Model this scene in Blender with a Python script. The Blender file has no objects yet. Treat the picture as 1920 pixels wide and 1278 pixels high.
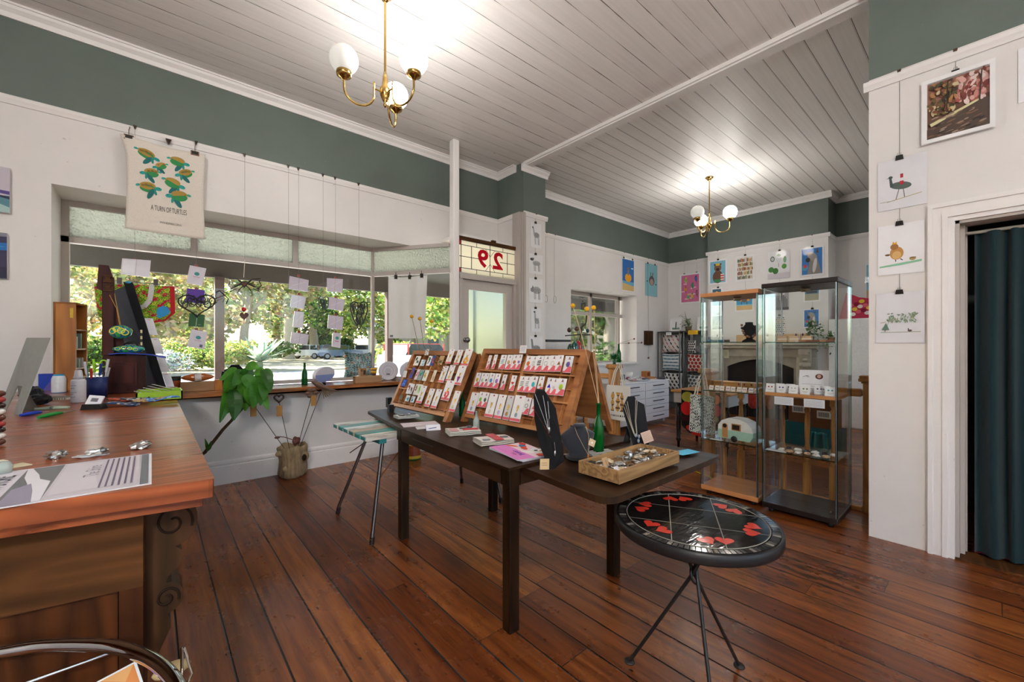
import bpy, math, random
from mathutils import Vector, Matrix, Euler
random.seed(7)
PI = math.pi
C = bpy.context.scene.collection
V, cos, sin = Vector, math.cos, math.sin
F, YAW, V0, EYE = 780.0, math.radians(40.9), 648.0, 1.28
SY, CY = sin(YAW), cos(YAW)
def ray(u, v):
 a = (u - 960) / F
 return SY + CY * a, CY - SY * a, (V0 - v) / F
def at_z(u, v, z):
 x, y, b = ray(u, v); k = (z - EYE) / b
 return V((x * k, y * k, z))
def at_y(u, v, Y):
 x, y, b = ray(u, v); k = Y / y
 return V((x * k, Y, EYE + b * k))
def at_x(u, v, X):
 x, y, b = ray(u, v); k = X / x
 return V((X, y * k, EYE + b * k))
def at_d(u, v, d):
 x, y, b = ray(u, v)
 return V((x * d, y * d, EYE + b * d))
def lin(c):
 c = c / 255.0
 return c / 12.92 if c <= 0.04045 else ((c + 0.055) / 1.055) ** 2.4
def rgb(h):
 if isinstance(h, (tuple, list)):
  return tuple(h[:3])
 h = h.lstrip('#')
 if len(h) == 3: h = ''.join(x * 2 for x in h)
 return tuple(lin(int(h[i:i + 2], 16)) for i in (0, 2, 4))
def vary(h, k=0.15):
 r = rgb(h); s = 1 + random.uniform(-k, k)
 return tuple(max(0, min(1, x * s * (1 + random.uniform(-k, k) * .4))) for x in r)
MATS = {}
def newmat(name):
 m = bpy.data.materials.new(name); m.use_nodes = True
 m.node_tree.nodes.clear(); MATS[name] = m
 return m, m.node_tree.nodes, m.node_tree.links
def node(ns, t, **kw):
 n = ns.new(t)
 for k, v in kw.items():
  if k in n.inputs and not hasattr(n, k):
   n.inputs[k].default_value = v
  elif hasattr(n, k):
   setattr(n, k, v)
  else:
   n.inputs[k].default_value = v
 return n
def math_n(ns, ls, op, a, b=None):
 n = ns.new('ShaderNodeMath'); n.operation = op
 for i, x in enumerate((a, b)):
  if x is None: continue
  if isinstance(x, (int, float)): n.inputs[i].default_value = x
  else: ls.new(x, n.inputs[i])
 return n.outputs[0]
def mix_n(ns, ls, fac, a, b, mode='MIX'):
 n = ns.new('ShaderNodeMix'); n.data_type = 'RGBA'; n.blend_type = mode
 for i, x in ((0, fac), (6, a), (7, b)):
  if isinstance(x, (int, float)): n.inputs[i].default_value = x
  elif isinstance(x, (tuple, list)): n.inputs[i].default_value = (*x[:3], 1)
  else: ls.new(x, n.inputs[i])
 return n.outputs[2]
def ramp(ns, ls, fac, stops):
 n = ns.new('ShaderNodeValToRGB'); e = n.color_ramp.elements
 while len(e) < len(stops): e.new(0.5)
 for i, (p, c) in enumerate(stops):
  e[i].position = p
  e[i].color = (c, c, c, 1) if isinstance(c, (int, float)) else (*rgb(c), 1)
 ls.new(fac, n.inputs[0]); return n.outputs[0]
def finish(m, ns, ls, bsdf):
 o = ns.new('ShaderNodeOutputMaterial'); ls.new(bsdf.outputs[0], o.inputs[0]); return m
def noise(ns, ls, vec, scale, detail=3, rough=.55):
 n = ns.new('ShaderNodeTexNoise'); n.inputs['Scale'].default_value = scale
 n.inputs['Detail'].default_value = detail; n.inputs['Roughness'].default_value = rough
 if vec is not None: ls.new(vec, n.inputs['Vector'])
 return n.outputs[0]
def coords(ns, ls, kind='Object', scale=(1, 1, 1), rot=(0, 0, 0), loc=(0, 0, 0)):
 t = ns.new('ShaderNodeTexCoord'); mp = ns.new('ShaderNodeMapping')
 mp.inputs['Scale'].default_value = scale; mp.inputs['Rotation'].default_value = rot
 mp.inputs['Location'].default_value = loc
 ls.new(t.outputs[kind], mp.inputs[0]); return mp.outputs[0]
def bump(ns, ls, h, strength=.3, dist=.005):
 b = ns.new('ShaderNodeBump'); b.inputs['Strength'].default_value = strength
 b.inputs['Distance'].default_value = dist; ls.new(h, b.inputs['Height']); return b.outputs[0]
def tinted(name, rough=.7, metallic=0., spec=.5, coat=0., nscale=40, namt=.06, bstr=0., sheen=0., trans=0., aniso=None):
 """paint, paper, cloth, metal ... whose colour is carried by the object's own 'Col' attribute"""
 m, ns, ls = newmat(name)
 at = ns.new('ShaderNodeAttribute'); at.attribute_name = 'Col'
 vec = coords(ns, ls, 'Object', aniso or (1, 1, 1))
 nz = noise(ns, ls, vec, nscale, 4)
 col = mix_n(ns, ls, 1.0, at.outputs[0], ramp(ns, ls, nz, [(.3, 1 - namt * 2), (.7, 1.0)]), 'MULTIPLY')
 b = ns.new('ShaderNodeBsdfPrincipled')
 ls.new(col, b.inputs['Base Color'])
 b.inputs['Roughness'].default_value = rough; b.inputs['Metallic'].default_value = metallic
 b.inputs['Specular IOR Level'].default_value = spec
 b.inputs['Coat Weight'].default_value = coat
 b.inputs['Sheen Weight'].default_value = sheen
 if bstr: ls.new(bump(ns, ls, nz, bstr, .004), b.inputs['Normal'])
 if trans:
  t = ns.new('ShaderNodeBsdfTranslucent'); ls.new(col, t.inputs[0])
  mx = ns.new('ShaderNodeMixShader'); mx.inputs[0].default_value = trans
  ls.new(b.outputs[0], mx.inputs[1]); ls.new(t.outputs[0], mx.inputs[2])
  return finish(m, ns, ls, mx)
 return finish(m, ns, ls, b)
def wood(name, c1, c2, axis='x', scale=1., rough=.4, ring=14., coat=0., dark=.5, spec=.4):
 m, ns, ls = newmat(name)
 s = {'x': (1.2, 16, 16), 'y': (16, 1.2, 16), 'z': (16, 16, 1.2)}[axis]
 vec = coords(ns, ls, 'Object', tuple(q * scale for q in s))
 n1 = noise(ns, ls, vec, 1.6, 6, .6)
 vec2 = coords(ns, ls, 'Object', tuple(q * scale * .35 for q in s))
 n2 = noise(ns, ls, vec2, 1., 2)
 w = math_n(ns, ls, 'FRACT', math_n(ns, ls, 'MULTIPLY', n2, ring))
 tri = math_n(ns, ls, 'ABSOLUTE', math_n(ns, ls, 'SUBTRACT', w, .5))
 f = math_n(ns, ls, 'ADD', math_n(ns, ls, 'MULTIPLY', tri, .9), math_n(ns, ls, 'MULTIPLY', n1, .6))
 col = ramp(ns, ls, f, [(.25, c2), (.75, c1)])
 vec3 = coords(ns, ls, 'Object', (2, 2, 2)); n3 = noise(ns, ls, vec3, 1.5, 3)
 col = mix_n(ns, ls, 1., col, ramp(ns, ls, n3, [(.3, dark), (.65, 1.)]), 'MULTIPLY')
 b = ns.new('ShaderNodeBsdfPrincipled'); ls.new(col, b.inputs['Base Color']); b.inputs['Specular IOR Level'].default_value = spec
 b.inputs['Coat Weight'].default_value = coat; b.inputs['Coat Roughness'].default_value = .15
 rr = ramp(ns, ls, n1, [(.2, rough - .08), (.8, rough + .1)]); ls.new(rr, b.inputs['Roughness'])
 ls.new(bump(ns, ls, f, .12, .002), b.inputs['Normal'])
 return finish(m, ns, ls, b)
tinted('paper', .75, namt=.03, nscale=8)
tinted('matte', .85, namt=.06, spec=.2)
tinted('satin', .4, namt=.05, spec=.35)
tinted('gloss', .1, namt=.04, coat=.4)
tinted('cloth', .95, spec=.2, nscale=260, namt=.1, bstr=.35, sheen=.2)
tinted('metal', .28, 1., nscale=60, namt=.1)
tinted('chrome', .05, 1., nscale=20, namt=.02)
tinted('leaf', .35, spec=.5, nscale=25, namt=.12, trans=.3)
tinted('treeleaf', .6, spec=.25, nscale=6, namt=.1, trans=.35)
tinted('bark', .95, nscale=14, namt=.25, bstr=1., aniso=(3, 3, .7))
tinted('plastic_sleeve', .12, namt=.02, coat=.6)
tinted('stone', .6, nscale=9, namt=.14, bstr=.25)
tinted('carpaint', .15, coat=.8, namt=.02)
tinted('asphalt', .9, nscale=3, namt=.12, bstr=.2)
wood('counter_wood', '#a85a33', '#6b331a', 'x', .55, .3, 22, .15, .8)
wood('panel_wood', '#5e3b1e', '#35200f', 'x', .8, .6, 14, 0, .7, .12)
wood('door_wood', '#5c3217', '#361b0a', 'z', .8, .6, 10, 0, .6, .12)
wood('corbel_wood', '#4f3420', '#302013', 'z', 1.2, .55, 10, 0, .6, .12)
wood('case_wood', '#b07444', '#84502a', 'y', 1.2, .5, 5, 0, .75)
wood('case_wood_pale', '#c48a54', '#a2693a', 'y', 1.2, .5, 5, 0, .85)
wood('table_wood', '#3f2a1a', '#241509', 'y', .8, .36, 6, .05, .7, .25)
wood('table_leg_wood', '#33210f', '#170d06', 'z', .8, .4, 10, 0, .6, .2)
wood('pine_z', '#c99052', '#a06a30', 'z', 1., .4, 10, .15, .85)
wood('pine_y', '#c99052', '#a06a30', 'y', 1., .4, 10, .15, .85)
wood('tray_wood', '#b08a5c', '#7a5a38', 'x', 2., .6, 8, 0, .8)
wood('sill_wood', '#b06c38', '#7a441e', 'x', 1., .25, 10, .4, .8)
wood('mahogany', '#4a221e', '#2c1310', 'z', 1., .5, 5, 0, .8, .12)
wood('oak_box', '#b8742f', '#8c531c', 'z', 1., .45, 8, .1, .9)
wood('beech', '#c88a58', '#b87a48', 'y', .6, .35, 6, .15, .95)
wood('black_board', '#29211f', '#1a1413', 'y', .8, .35, 6, .1, .9)
def glass(name, tint, refl=1.0):
 m, ns, ls = newmat(name)
 t = ns.new('ShaderNodeBsdfTransparent'); t.inputs[0].default_value = (*tint, 1)
 g = ns.new('ShaderNodeBsdfGlossy'); g.inputs['Roughness'].default_value = .02
 fr = ns.new('ShaderNodeFresnel'); fr.inputs['IOR'].default_value = 1.45
 f = math_n(ns, ls, 'MULTIPLY', fr.outputs[0], refl)
 mx = ns.new('ShaderNodeMixShader'); ls.new(f, mx.inputs[0])
 ls.new(t.outputs[0], mx.inputs[1]); ls.new(g.outputs[0], mx.inputs[2])
 return finish(m, ns, ls, mx)
glass('pane', (.97, .99, .98), .8)
glass('cab_glass', (.985, .995, .99), .4)
glass('sleeve', (.98, .98, .985), .22)
glass('glass_edge', (.1, .42, .32), 1.)
def solid_glass(name, col, rough=.02):
 m, ns, ls = newmat(name)
 t = ns.new('ShaderNodeBsdfTransparent'); t.inputs[0].default_value = (*col, 1)
 g = ns.new('ShaderNodeBsdfPrincipled'); g.inputs['Base Color'].default_value = (*[c * .7 for c in col], 1)
 g.inputs['Roughness'].default_value = rough
 mx = ns.new('ShaderNodeMixShader'); mx.inputs[0].default_value = .55
 ls.new(t.outputs[0], mx.inputs[1]); ls.new(g.outputs[0], mx.inputs[2])
 return finish(m, ns, ls, mx)
solid_glass('bottle_green', rgb('#0e7a2c'))
solid_glass('bottle_clear', (.8, .88, .85))
def obscure():
 m, ns, ls = newmat('obscure_glass')
 vec = coords(ns, ls, 'Object'); vo = ns.new('ShaderNodeTexVoronoi'); vo.inputs['Scale'].default_value = 55
 vo.feature = 'SMOOTH_F1'; ls.new(vec, vo.inputs['Vector'])
 nz = noise(ns, ls, vec, 90, 2)
 h = math_n(ns, ls, 'ADD', vo.outputs['Distance'], math_n(ns, ls, 'MULTIPLY', nz, .5))
 nm = bump(ns, ls, h, 1., .02)
 tr = ns.new('ShaderNodeBsdfTranslucent'); tr.inputs[0].default_value = (.9, .95, .88, 1); ls.new(nm, tr.inputs['Normal'])
 gl = ns.new('ShaderNodeBsdfGlossy'); gl.inputs['Roughness'].default_value = .12; gl.inputs[0].default_value = (.8, .86, .8, 1); ls.new(nm, gl.inputs['Normal'])
 df = ns.new('ShaderNodeBsdfDiffuse'); df.inputs[0].default_value = (*rgb('#8f9c8c'), 1); ls.new(nm, df.inputs['Normal'])
 m1 = ns.new('ShaderNodeMixShader'); m1.inputs[0].default_value = .25
 ls.new(tr.outputs[0], m1.inputs[1]); ls.new(df.outputs[0], m1.inputs[2])
 m2 = ns.new('ShaderNodeMixShader'); m2.inputs[0].default_value = .28
 ls.new(m1.outputs[0], m2.inputs[1]); ls.new(gl.outputs[0], m2.inputs[2])
 return finish(m, ns, ls, m2)
obscure()
def leadlight():
 m, ns, ls = newmat('lead_glass')
 at = ns.new('ShaderNodeAttribute'); at.attribute_name = 'Col'
 nz = noise(ns, ls, coords(ns, ls, 'Object'), 120, 2)
 tr = ns.new('ShaderNodeBsdfTranslucent'); ls.new(at.outputs[0], tr.inputs[0])
 p = ns.new('ShaderNodeBsdfPrincipled'); ls.new(at.outputs[0], p.inputs['Base Color']); p.inputs['Roughness'].default_value = .15
 ls.new(bump(ns, ls, nz, .4, .004), p.inputs['Normal'])
 mx = ns.new('ShaderNodeMixShader'); mx.inputs[0].default_value = .25
 ls.new(tr.outputs[0], mx.inputs[1]); ls.new(p.outputs[0], mx.inputs[2]); return finish(m, ns, ls, mx)
leadlight()
def globe(name, strength, col=(1, .93, .82)):
 m, ns, ls = newmat(name)
 e = ns.new('ShaderNodeEmission'); e.inputs[0].default_value = (*col, 1); e.inputs[1].default_value = strength
 return finish(m, ns, ls, e)
def frosted_globe():
 m, ns, ls = newmat('globe_unlit')
 t = ns.new('ShaderNodeBsdfTranslucent'); t.inputs[0].default_value = (.9, .9, .88, 1)
 p = ns.new('ShaderNodeBsdfPrincipled'); p.inputs['Base Color'].default_value = (.85, .85, .83, 1); p.inputs['Roughness'].default_value = .15
 mx = ns.new('ShaderNodeMixShader'); mx.inputs[0].default_value = .5
 ls.new(t.outputs[0], mx.inputs[1]); ls.new(p.outputs[0], mx.inputs[2]); return finish(m, ns, ls, mx)
frosted_globe()
def plaster(name, col, namt=.05):
 m, ns, ls = newmat(name)
 vec = coords(ns, ls, 'Object')
 n1 = noise(ns, ls, vec, 3, 5); n2 = noise(ns, ls, vec, 60, 4)
 c = mix_n(ns, ls, 1., rgb(col), ramp(ns, ls, n1, [(.3, 1 - namt), (.7, 1.)]), 'MULTIPLY')
 spk = noise(ns, ls, vec, 23, 2)
 c = mix_n(ns, ls, ramp(ns, ls, spk, [(.74, 0.), (.78, .35)]), c, rgb('#8a8078'))
 b = ns.new('ShaderNodeBsdfPrincipled'); ls.new(c, b.inputs['Base Color']); b.inputs['Roughness'].default_value = .55
 b.inputs['Specular IOR Level'].default_value = .35
 hsum = math_n(ns, ls, 'ADD', math_n(ns, ls, 'MULTIPLY', n1, 1.5), math_n(ns, ls, 'MULTIPLY', n2, .3))
 ls.new(bump(ns, ls, hsum, .25, .006), b.inputs['Normal'])
 return finish(m, ns, ls, b)
plaster('wall_white', '#e5e1df')
plaster('wall_green', '#66716a', .12)
plaster('trim_white', '#ece8e6', .04)
plaster('frame_grey', '#b9b0aa', .08)
plaster('porch_green', '#8f9a78', .06)
def boards(name, base, dark, pitch, off, gap=.006, bead=False, gapdark='#2e2622'):
 """painted lining boards running along X, pitch across Y (world coordinates)"""
 m, ns, ls = newmat(name)
 t = ns.new('ShaderNodeTexCoord'); sp = ns.new('ShaderNodeSeparateXYZ'); ls.new(t.outputs['Object'], sp.inputs[0])
 y = math_n(ns, ls, 'DIVIDE', math_n(ns, ls, 'ADD', sp.outputs[1], off), pitch)
 fr = math_n(ns, ls, 'FRACT', y); idx = math_n(ns, ls, 'FLOOR', y)
 d = math_n(ns, ls, 'ABSOLUTE', math_n(ns, ls, 'SUBTRACT', fr, .5))      # .5 at the joint
 wob = noise(ns, ls, coords(ns, ls, 'Object', (1.5, 6, 1)), 1.6, 3)
 g0 = math_n(ns, ls, 'MULTIPLY', ramp(ns, ls, wob, [(.42, 0.), (.66, 1.)]), gap / pitch)
 if bead: g0 = gap / pitch * .55
 edge = math_n(ns, ls, 'SUBTRACT', .5, d)
 line = math_n(ns, ls, 'LESS_THAN', edge, g0)
 col = rgb(base)
 wn = ns.new('ShaderNodeTexWhiteNoise'); wn.noise_dimensions = '1D'; ls.new(idx, wn.inputs['W'])
 col = mix_n(ns, ls, 1., col, ramp(ns, ls, wn.outputs[0], [(0, .94), (1, 1.)]), 'MULTIPLY')
 gr = noise(ns, ls, coords(ns, ls, 'Object', (.8, 20, 1)), 2., 4)
 col = mix_n(ns, ls, 1., col, ramp(ns, ls, gr, [(.35, .93), (.65, 1.)]), 'MULTIPLY')
 kn = noise(ns, ls, coords(ns, ls, 'Object', (5, 9, 1)), 1.6, 1)
 col = mix_n(ns, ls, ramp(ns, ls, kn, [(.80, 0.), (.83, .7)]), col, rgb('#6b6058'))
 col = mix_n(ns, ls, math_n(ns, ls, 'MULTIPLY', math_n(ns, ls, 'LESS_THAN', edge, .014), .3), col, rgb('#6a5f56'))
 col = mix_n(ns, ls, math_n(ns, ls, 'MULTIPLY', line, .8), col, rgb(gapdark))
 hh = math_n(ns, ls, 'MINIMUM', math_n(ns, ls, 'DIVIDE', edge, .06), 1.)
 if bead:
  e2 = math_n(ns, ls, 'ABSOLUTE', math_n(ns, ls, 'SUBTRACT', fr, .055))
  l2 = math_n(ns, ls, 'LESS_THAN', e2, .006)
  col = mix_n(ns, ls, math_n(ns, ls, 'MULTIPLY', l2, .75), col, rgb('#4a4038'))
 b = ns.new('ShaderNodeBsdfPrincipled'); ls.new(col, b.inputs['Base Color'])
 b.inputs['Roughness'].default_value = .46
 ls.new(bump(ns, ls, hh, .25, .004), b.inputs['Normal'])
 return finish(m, ns, ls, b)
boards('ceil_main', '#f3eeeb', '#8f837a', .1665, .0, .0045)
boards('ceil_back', '#f1ede8', '#8f837a', .1495, .05, .005, True)
def floor_mat():
 m, ns, ls = newmat('floor_boards')
 t = ns.new('ShaderNodeTexCoord'); sp = ns.new('ShaderNodeSeparateXYZ'); ls.new(t.outputs['Object'], sp.inputs[0])
 x = math_n(ns, ls, 'DIVIDE', math_n(ns, ls, 'SUBTRACT', sp.outputs[0], 1.233), .1642)
 fr = math_n(ns, ls, 'FRACT', x); idx = math_n(ns, ls, 'FLOOR', x)
 wn = ns.new('ShaderNodeTexWhiteNoise'); wn.noise_dimensions = '1D'; ls.new(idx, wn.inputs['W'])
 edge = math_n(ns, ls, 'SUBTRACT', .5, math_n(ns, ls, 'ABSOLUTE', math_n(ns, ls, 'SUBTRACT', fr, .5)))
 yy = math_n(ns, ls, 'DIVIDE', math_n(ns, ls, 'ADD', sp.outputs[1], math_n(ns, ls, 'MULTIPLY', wn.outputs[0], 7.)), 2.6)
 yf = math_n(ns, ls, 'FRACT', yy)
 ej = math_n(ns, ls, 'LESS_THAN', yf, .0012)
 line = math_n(ns, ls, 'MAXIMUM', math_n(ns, ls, 'LESS_THAN', edge, .024), ej)
 pid = math_n(ns, ls, 'ADD', idx, math_n(ns, ls, 'MULTIPLY', math_n(ns, ls, 'FLOOR', yy), 17.3))
 wn2 = ns.new('ShaderNodeTexWhiteNoise'); wn2.noise_dimensions = '1D'; ls.new(pid, wn2.inputs['W'])
 cb = ns.new('ShaderNodeCombineXYZ')
 ls.new(math_n(ns, ls, 'MULTIPLY', sp.outputs[0], 22.), cb.inputs[0])
 ls.new(math_n(ns, ls, 'MULTIPLY', sp.outputs[1], 1.5), cb.inputs[1]); ls.new(math_n(ns, ls, 'MULTIPLY', wn2.outputs[0], 40.), cb.inputs[2])
 g = noise(ns, ls, cb.outputs[0], 1.4, 6, .62)
 cb2 = ns.new('ShaderNodeCombineXYZ')
 ls.new(math_n(ns, ls, 'MULTIPLY', sp.outputs[0], 8.), cb2.inputs[0])
 ls.new(math_n(ns, ls, 'MULTIPLY', sp.outputs[1], .9), cb2.inputs[1]); ls.new(math_n(ns, ls, 'MULTIPLY', wn2.outputs[0], 90.), cb2.inputs[2])
 g2 = noise(ns, ls, cb2.outputs[0], 1.3, 3)
 col = ramp(ns, ls, g, [(.25, '#583119'), (.46, '#8e5528'), (.72, '#b87a3e')])
 col = mix_n(ns, ls, 1., col, ramp(ns, ls, wn2.outputs[0], [(0, '#ac8c84'), (.5, '#dec8b8'), (1, '#fff0da')]), 'MULTIPLY')
 wear = noise(ns, ls, coords(ns, ls, 'Object', (1.2, .7, 1)), 1.1, 6, .7)
 col = mix_n(ns, ls, ramp(ns, ls, wear, [(.56, 0.), (.68, .65)]), col, rgb('#2a1a12'))
 col = mix_n(ns, ls, ramp(ns, ls, g2, [(.64, 0.), (.74, .6)]), col, rgb('#24140c'))
 kn = noise(ns, ls, coords(ns, ls, 'Object', (16, 6, 1)), 1.5, 2)
 col = mix_n(ns, ls, ramp(ns, ls, kn, [(.70, 0.), (.74, .85)]), col, rgb('#150c08'))
 sc2 = noise(ns, ls, coords(ns, ls, 'Object', (60, 5, 1)), 1.6, 4, .7)
 col = mix_n(ns, ls, ramp(ns, ls, sc2, [(.58, 0.), (.70, .6)]), col, rgb('#2b1a10'))
 dx = math_n(ns, ls, 'DIVIDE', math_n(ns, ls, 'SUBTRACT', sp.outputs[0], 2.75), .55)
 dy = math_n(ns, ls, 'DIVIDE', math_n(ns, ls, 'SUBTRACT', sp.outputs[1], .75), .5)
 rr = math_n(ns, ls, 'SQRT', math_n(ns, ls, 'ADD', math_n(ns, ls, 'MULTIPLY', dx, dx), math_n(ns, ls, 'MULTIPLY', dy, dy)))
 sc = noise(ns, ls, coords(ns, ls, 'Object', (14, 4, 1)), 2., 5, .7)
 pt = math_n(ns, ls, 'MULTIPLY', ramp(ns, ls, rr, [(.35, 1.), (1., 0.)]), ramp(ns, ls, sc, [(.5, 0.), (.56, 1.)]))
 col = mix_n(ns, ls, math_n(ns, ls, 'MULTIPLY', pt, .8), col, rgb('#1d140f'))
 col = mix_n(ns, ls, line, col, rgb('#140b07'))
 b = ns.new('ShaderNodeBsdfPrincipled'); ls.new(col, b.inputs['Base Color'])
 ls.new(ramp(ns, ls, wear, [(.3, .24), (.7, .33)]), b.inputs['Roughness'])
 b.inputs['Specular IOR Level'].default_value = .5
 hh = math_n(ns, ls, 'ADD', math_n(ns, ls, 'MINIMUM', math_n(ns, ls, 'DIVIDE', edge, .03), 1.), math_n(ns, ls, 'MULTIPLY', g, .5))
 ls.new(bump(ns, ls, hh, .35, .004), b.inputs['Normal'])
 return finish(m, ns, ls, b)
floor_mat()
def frame_from(d, up=V((0, 0, 1))):
 d = d.normalized()
 if abs(d.dot(up)) > .98: up = V((1, 0, 0))
 a = d.cross(up).normalized(); return a, a.cross(d).normalized()
class MB:
 def __init__(s): s.v, s.f, s.c, s.m, s.s = [], [], [], [], []
 def add(s, vs, fs, col, mat=0, smooth=False):
  n = len(s.v); s.v += [tuple(q) for q in vs]
  c = rgb(col)
  for f in fs:
   s.f.append([i + n for i in f]); s.c.append(c); s.m.append(mat); s.s.append(smooth)
  return s
 def box(s, x0, y0, z0, x1, y1, z1, col='#ffffff', mat=0, M=None):
  vs = [V((x, y, z)) for z in (z0, z1) for y in (y0, y1) for x in (x0, x1)]
  if M is not None: vs = [M @ q for q in vs]
  return s.add(vs, [(0, 2, 3, 1), (4, 5, 7, 6), (0, 1, 5, 4), (2, 6, 7, 3), (0, 4, 6, 2), (1, 3, 7, 5)], col, mat)
 def cbox(s, c, size, col='#ffffff', mat=0, M=None):
  a, b, d = [q / 2 for q in size]; T = Matrix.Translation(c)
  if M is not None: T = T @ M
  return s.box(-a, -b, -d, a, b, d, col, mat, T)
 def quad(s, a, b, c, d, col='#ffffff', mat=0, smooth=False): return s.add([a, b, c, d], [(0, 1, 2, 3)], col, mat, smooth)
 def poly(s, pts, col='#ffffff', mat=0): return s.add(pts, [tuple(range(len(pts)))], col, mat)
 def prism(s, pts, ex, col='#ffffff', mat=0, side=None):
  """closed polygon pts (3D, planar) pushed along vector ex"""
  n = len(pts); ex = V(ex); vs = [V(p) for p in pts] + [V(p) + ex for p in pts]
  s.add(vs, [tuple(range(n - 1, -1, -1)), tuple(range(n, 2 * n))], col, mat)
  s.add(vs, [(i, (i + 1) % n, n + (i + 1) % n, n + i) for i in range(n)], side or col, mat)
  return s
 def tube(s, pts, r, col='#ffffff', mat=0, n=8, closed=False, caps=True):
  pts = [V(p) for p in pts]; N = len(pts); rs = r if isinstance(r, (list, tuple)) else [r] * N
  vs = []; prev = None
  for i, p in enumerate(pts):
   if closed: d = pts[(i + 1) % N] - pts[i - 1]
   else: d = pts[min(i + 1, N - 1)] - pts[max(i - 1, 0)]
   if d.length < 1e-9: d = V((0, 0, 1))
   d.normalize()
   if prev is None: a, b = frame_from(d)
   else:
    a = prev - d * prev.dot(d)
    if a.length < 1e-6: a, b = frame_from(d)
    a.normalize(); b = a.cross(d)
   prev = a
   vs += [p + (a * cos(2 * PI * k / n) + b * sin(2 * PI * k / n)) * rs[i] for k in range(n)]
  fs = []
  for i in range(N if closed else N - 1):
   j = (i + 1) % N
   fs += [(i * n + k, j * n + k, j * n + (k + 1) % n, i * n + (k + 1) % n) for k in range(n)]
  s.add(vs, fs, col, mat, True)
  if caps and not closed:
   s.add(vs[:n], [tuple(range(n))], col, mat); s.add(vs[-n:], [tuple(range(n - 1, -1, -1))], col, mat)
  return s
 def lathe(s, prof, col='#ffffff', mat=0, n=24, M=None, smooth=True, cols=None):
  vs = []
  for r, z in prof:
   for k in range(n):
    q = V((r * cos(2 * PI * k / n), r * sin(2 * PI * k / n), z)); vs.append(M @ q if M is not None else q)
  for i in range(len(prof) - 1):
   fs = [(i * n + k, i * n + (k + 1) % n, (i + 1) * n + (k + 1) % n, (i + 1) * n + k) for k in range(n)]
   base = len(s.v) if i == 0 else base
   if i == 0: s.v += [tuple(q) for q in vs]
   c = rgb(cols[i] if cols else col)
   for f in fs: s.f.append([q + base for q in f]); s.c.append(c); s.m.append(mat); s.s.append(smooth)
  for i, rev in ((0, True), (len(prof) - 1, False)):
   if prof[i][0] > 1e-5:
    ring = [base + i * n + k for k in range(n)]
    s.f.append(ring[::-1] if rev else ring); s.c.append(rgb(cols[min(i, len(cols) - 1)] if cols else col)); s.m.append(mat); s.s.append(False)
  return s
 def ball(s, c, r, col='#ffffff', mat=0, n=14, m=8, M=None):
  rr = r if isinstance(r, (tuple, list)) else (r, r, r); c = V(c); vs = []
  for i in range(m + 1):
   th = PI * i / m
   for k in range(n):
    q = V((rr[0] * sin(th) * cos(2 * PI * k / n), rr[1] * sin(th) * sin(2 * PI * k / n), -rr[2] * cos(th)))
    vs.append(c + (M @ q if M is not None else q))
  fs = [(i * n + k, i * n + (k + 1) % n, (i + 1) * n + (k + 1) % n, (i + 1) * n + k) for i in range(m) for k in range(n)]
  return s.add(vs, fs, col, mat, True)
 def grid(s, fn, nu, nv, colfn, mat=0, smooth=True):
  vs = [fn(i / nu, j / nv) for j in range(nv + 1) for i in range(nu + 1)]
  base = len(s.v); s.v += [tuple(q) for q in vs]
  for j in range(nv):
   for i in range(nu):
    a = base + j * (nu + 1) + i
    s.f.append([a, a + 1, a + nu + 2, a + nu + 1])
    s.c.append(rgb(colfn((i + .5) / nu, (j + .5) / nv) if callable(colfn) else colfn)); s.m.append(mat); s.s.append(smooth)
  return s
 def mesh(s, name, mats):
  me = bpy.data.meshes.new(name); me.from_pydata(s.v, [], s.f)
  for k in mats: me.materials.append(MATS[k])
  me.polygons.foreach_set('material_index', s.m); me.polygons.foreach_set('use_smooth', s.s)
  at = me.color_attributes.new('Col', 'FLOAT_COLOR', 'CORNER'); data = []
  for f, c in zip(s.f, s.c): data += [c[0], c[1], c[2], 1.] * len(f)
  at.data.foreach_set('color', data); me.update(); return me
 def build(s, name, mats, parent=None, loc=None, rotz=0, bevel=0, sub=0, solid=0, label=None, cat=None, group=None, kind=None, rot=None):
  if isinstance(mats, str): mats = [mats]
  o = bpy.data.objects.new(name, s.mesh(name, mats)); C.objects.link(o)
  if parent is not None: o.parent = parent
  if loc is not None: o.location = loc
  if rot is not None: o.rotation_euler = rot
  elif rotz: o.rotation_euler = (0, 0, rotz)
  if solid:
   md = o.modifiers.new('Solidify', 'SOLIDIFY'); md.thickness = solid; md.offset = 0
  if bevel:
   md = o.modifiers.new('Bevel', 'BEVEL'); md.width = bevel; md.segments = 2; md.limit_method = 'ANGLE'; md.angle_limit = .6
  if sub:
   md = o.modifiers.new('Subdivision', 'SUBSURF'); md.levels = sub; md.render_levels = sub
  tag(o, label, cat, group, kind); return o
def tag(o, label=None, cat=None, group=None, kind=None):
 if label: o['label'] = label
 if cat: o['category'] = cat
 if group: o['group'] = group
 if kind: o['kind'] = kind
 return o
def thing(name, label, cat, loc=(0, 0, 0), rotz=0, group=None):
 o = bpy.data.objects.new(name, None); C.objects.link(o); o.empty_display_size = .1
 o.location = loc; o.rotation_euler = (0, 0, rotz); return tag(o, label, cat, group)
def dup(root, loc, rotz=None, label=None, group=None, scale=None):
 r = root.copy(); C.objects.link(r); r.location = loc
 if rotz is not None: r.rotation_euler = (0, 0, rotz)
 if scale is not None: r.scale = (scale,) * 3 if isinstance(scale, (int, float)) else scale
 if label: r['label'] = label
 if group: r['group'] = group
 for ch in list(root.children):
  c = ch.copy(); C.objects.link(c); c.parent = r
  for g in list(ch.children):
   d = g.copy(); C.objects.link(d); d.parent = c
 return r
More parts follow.
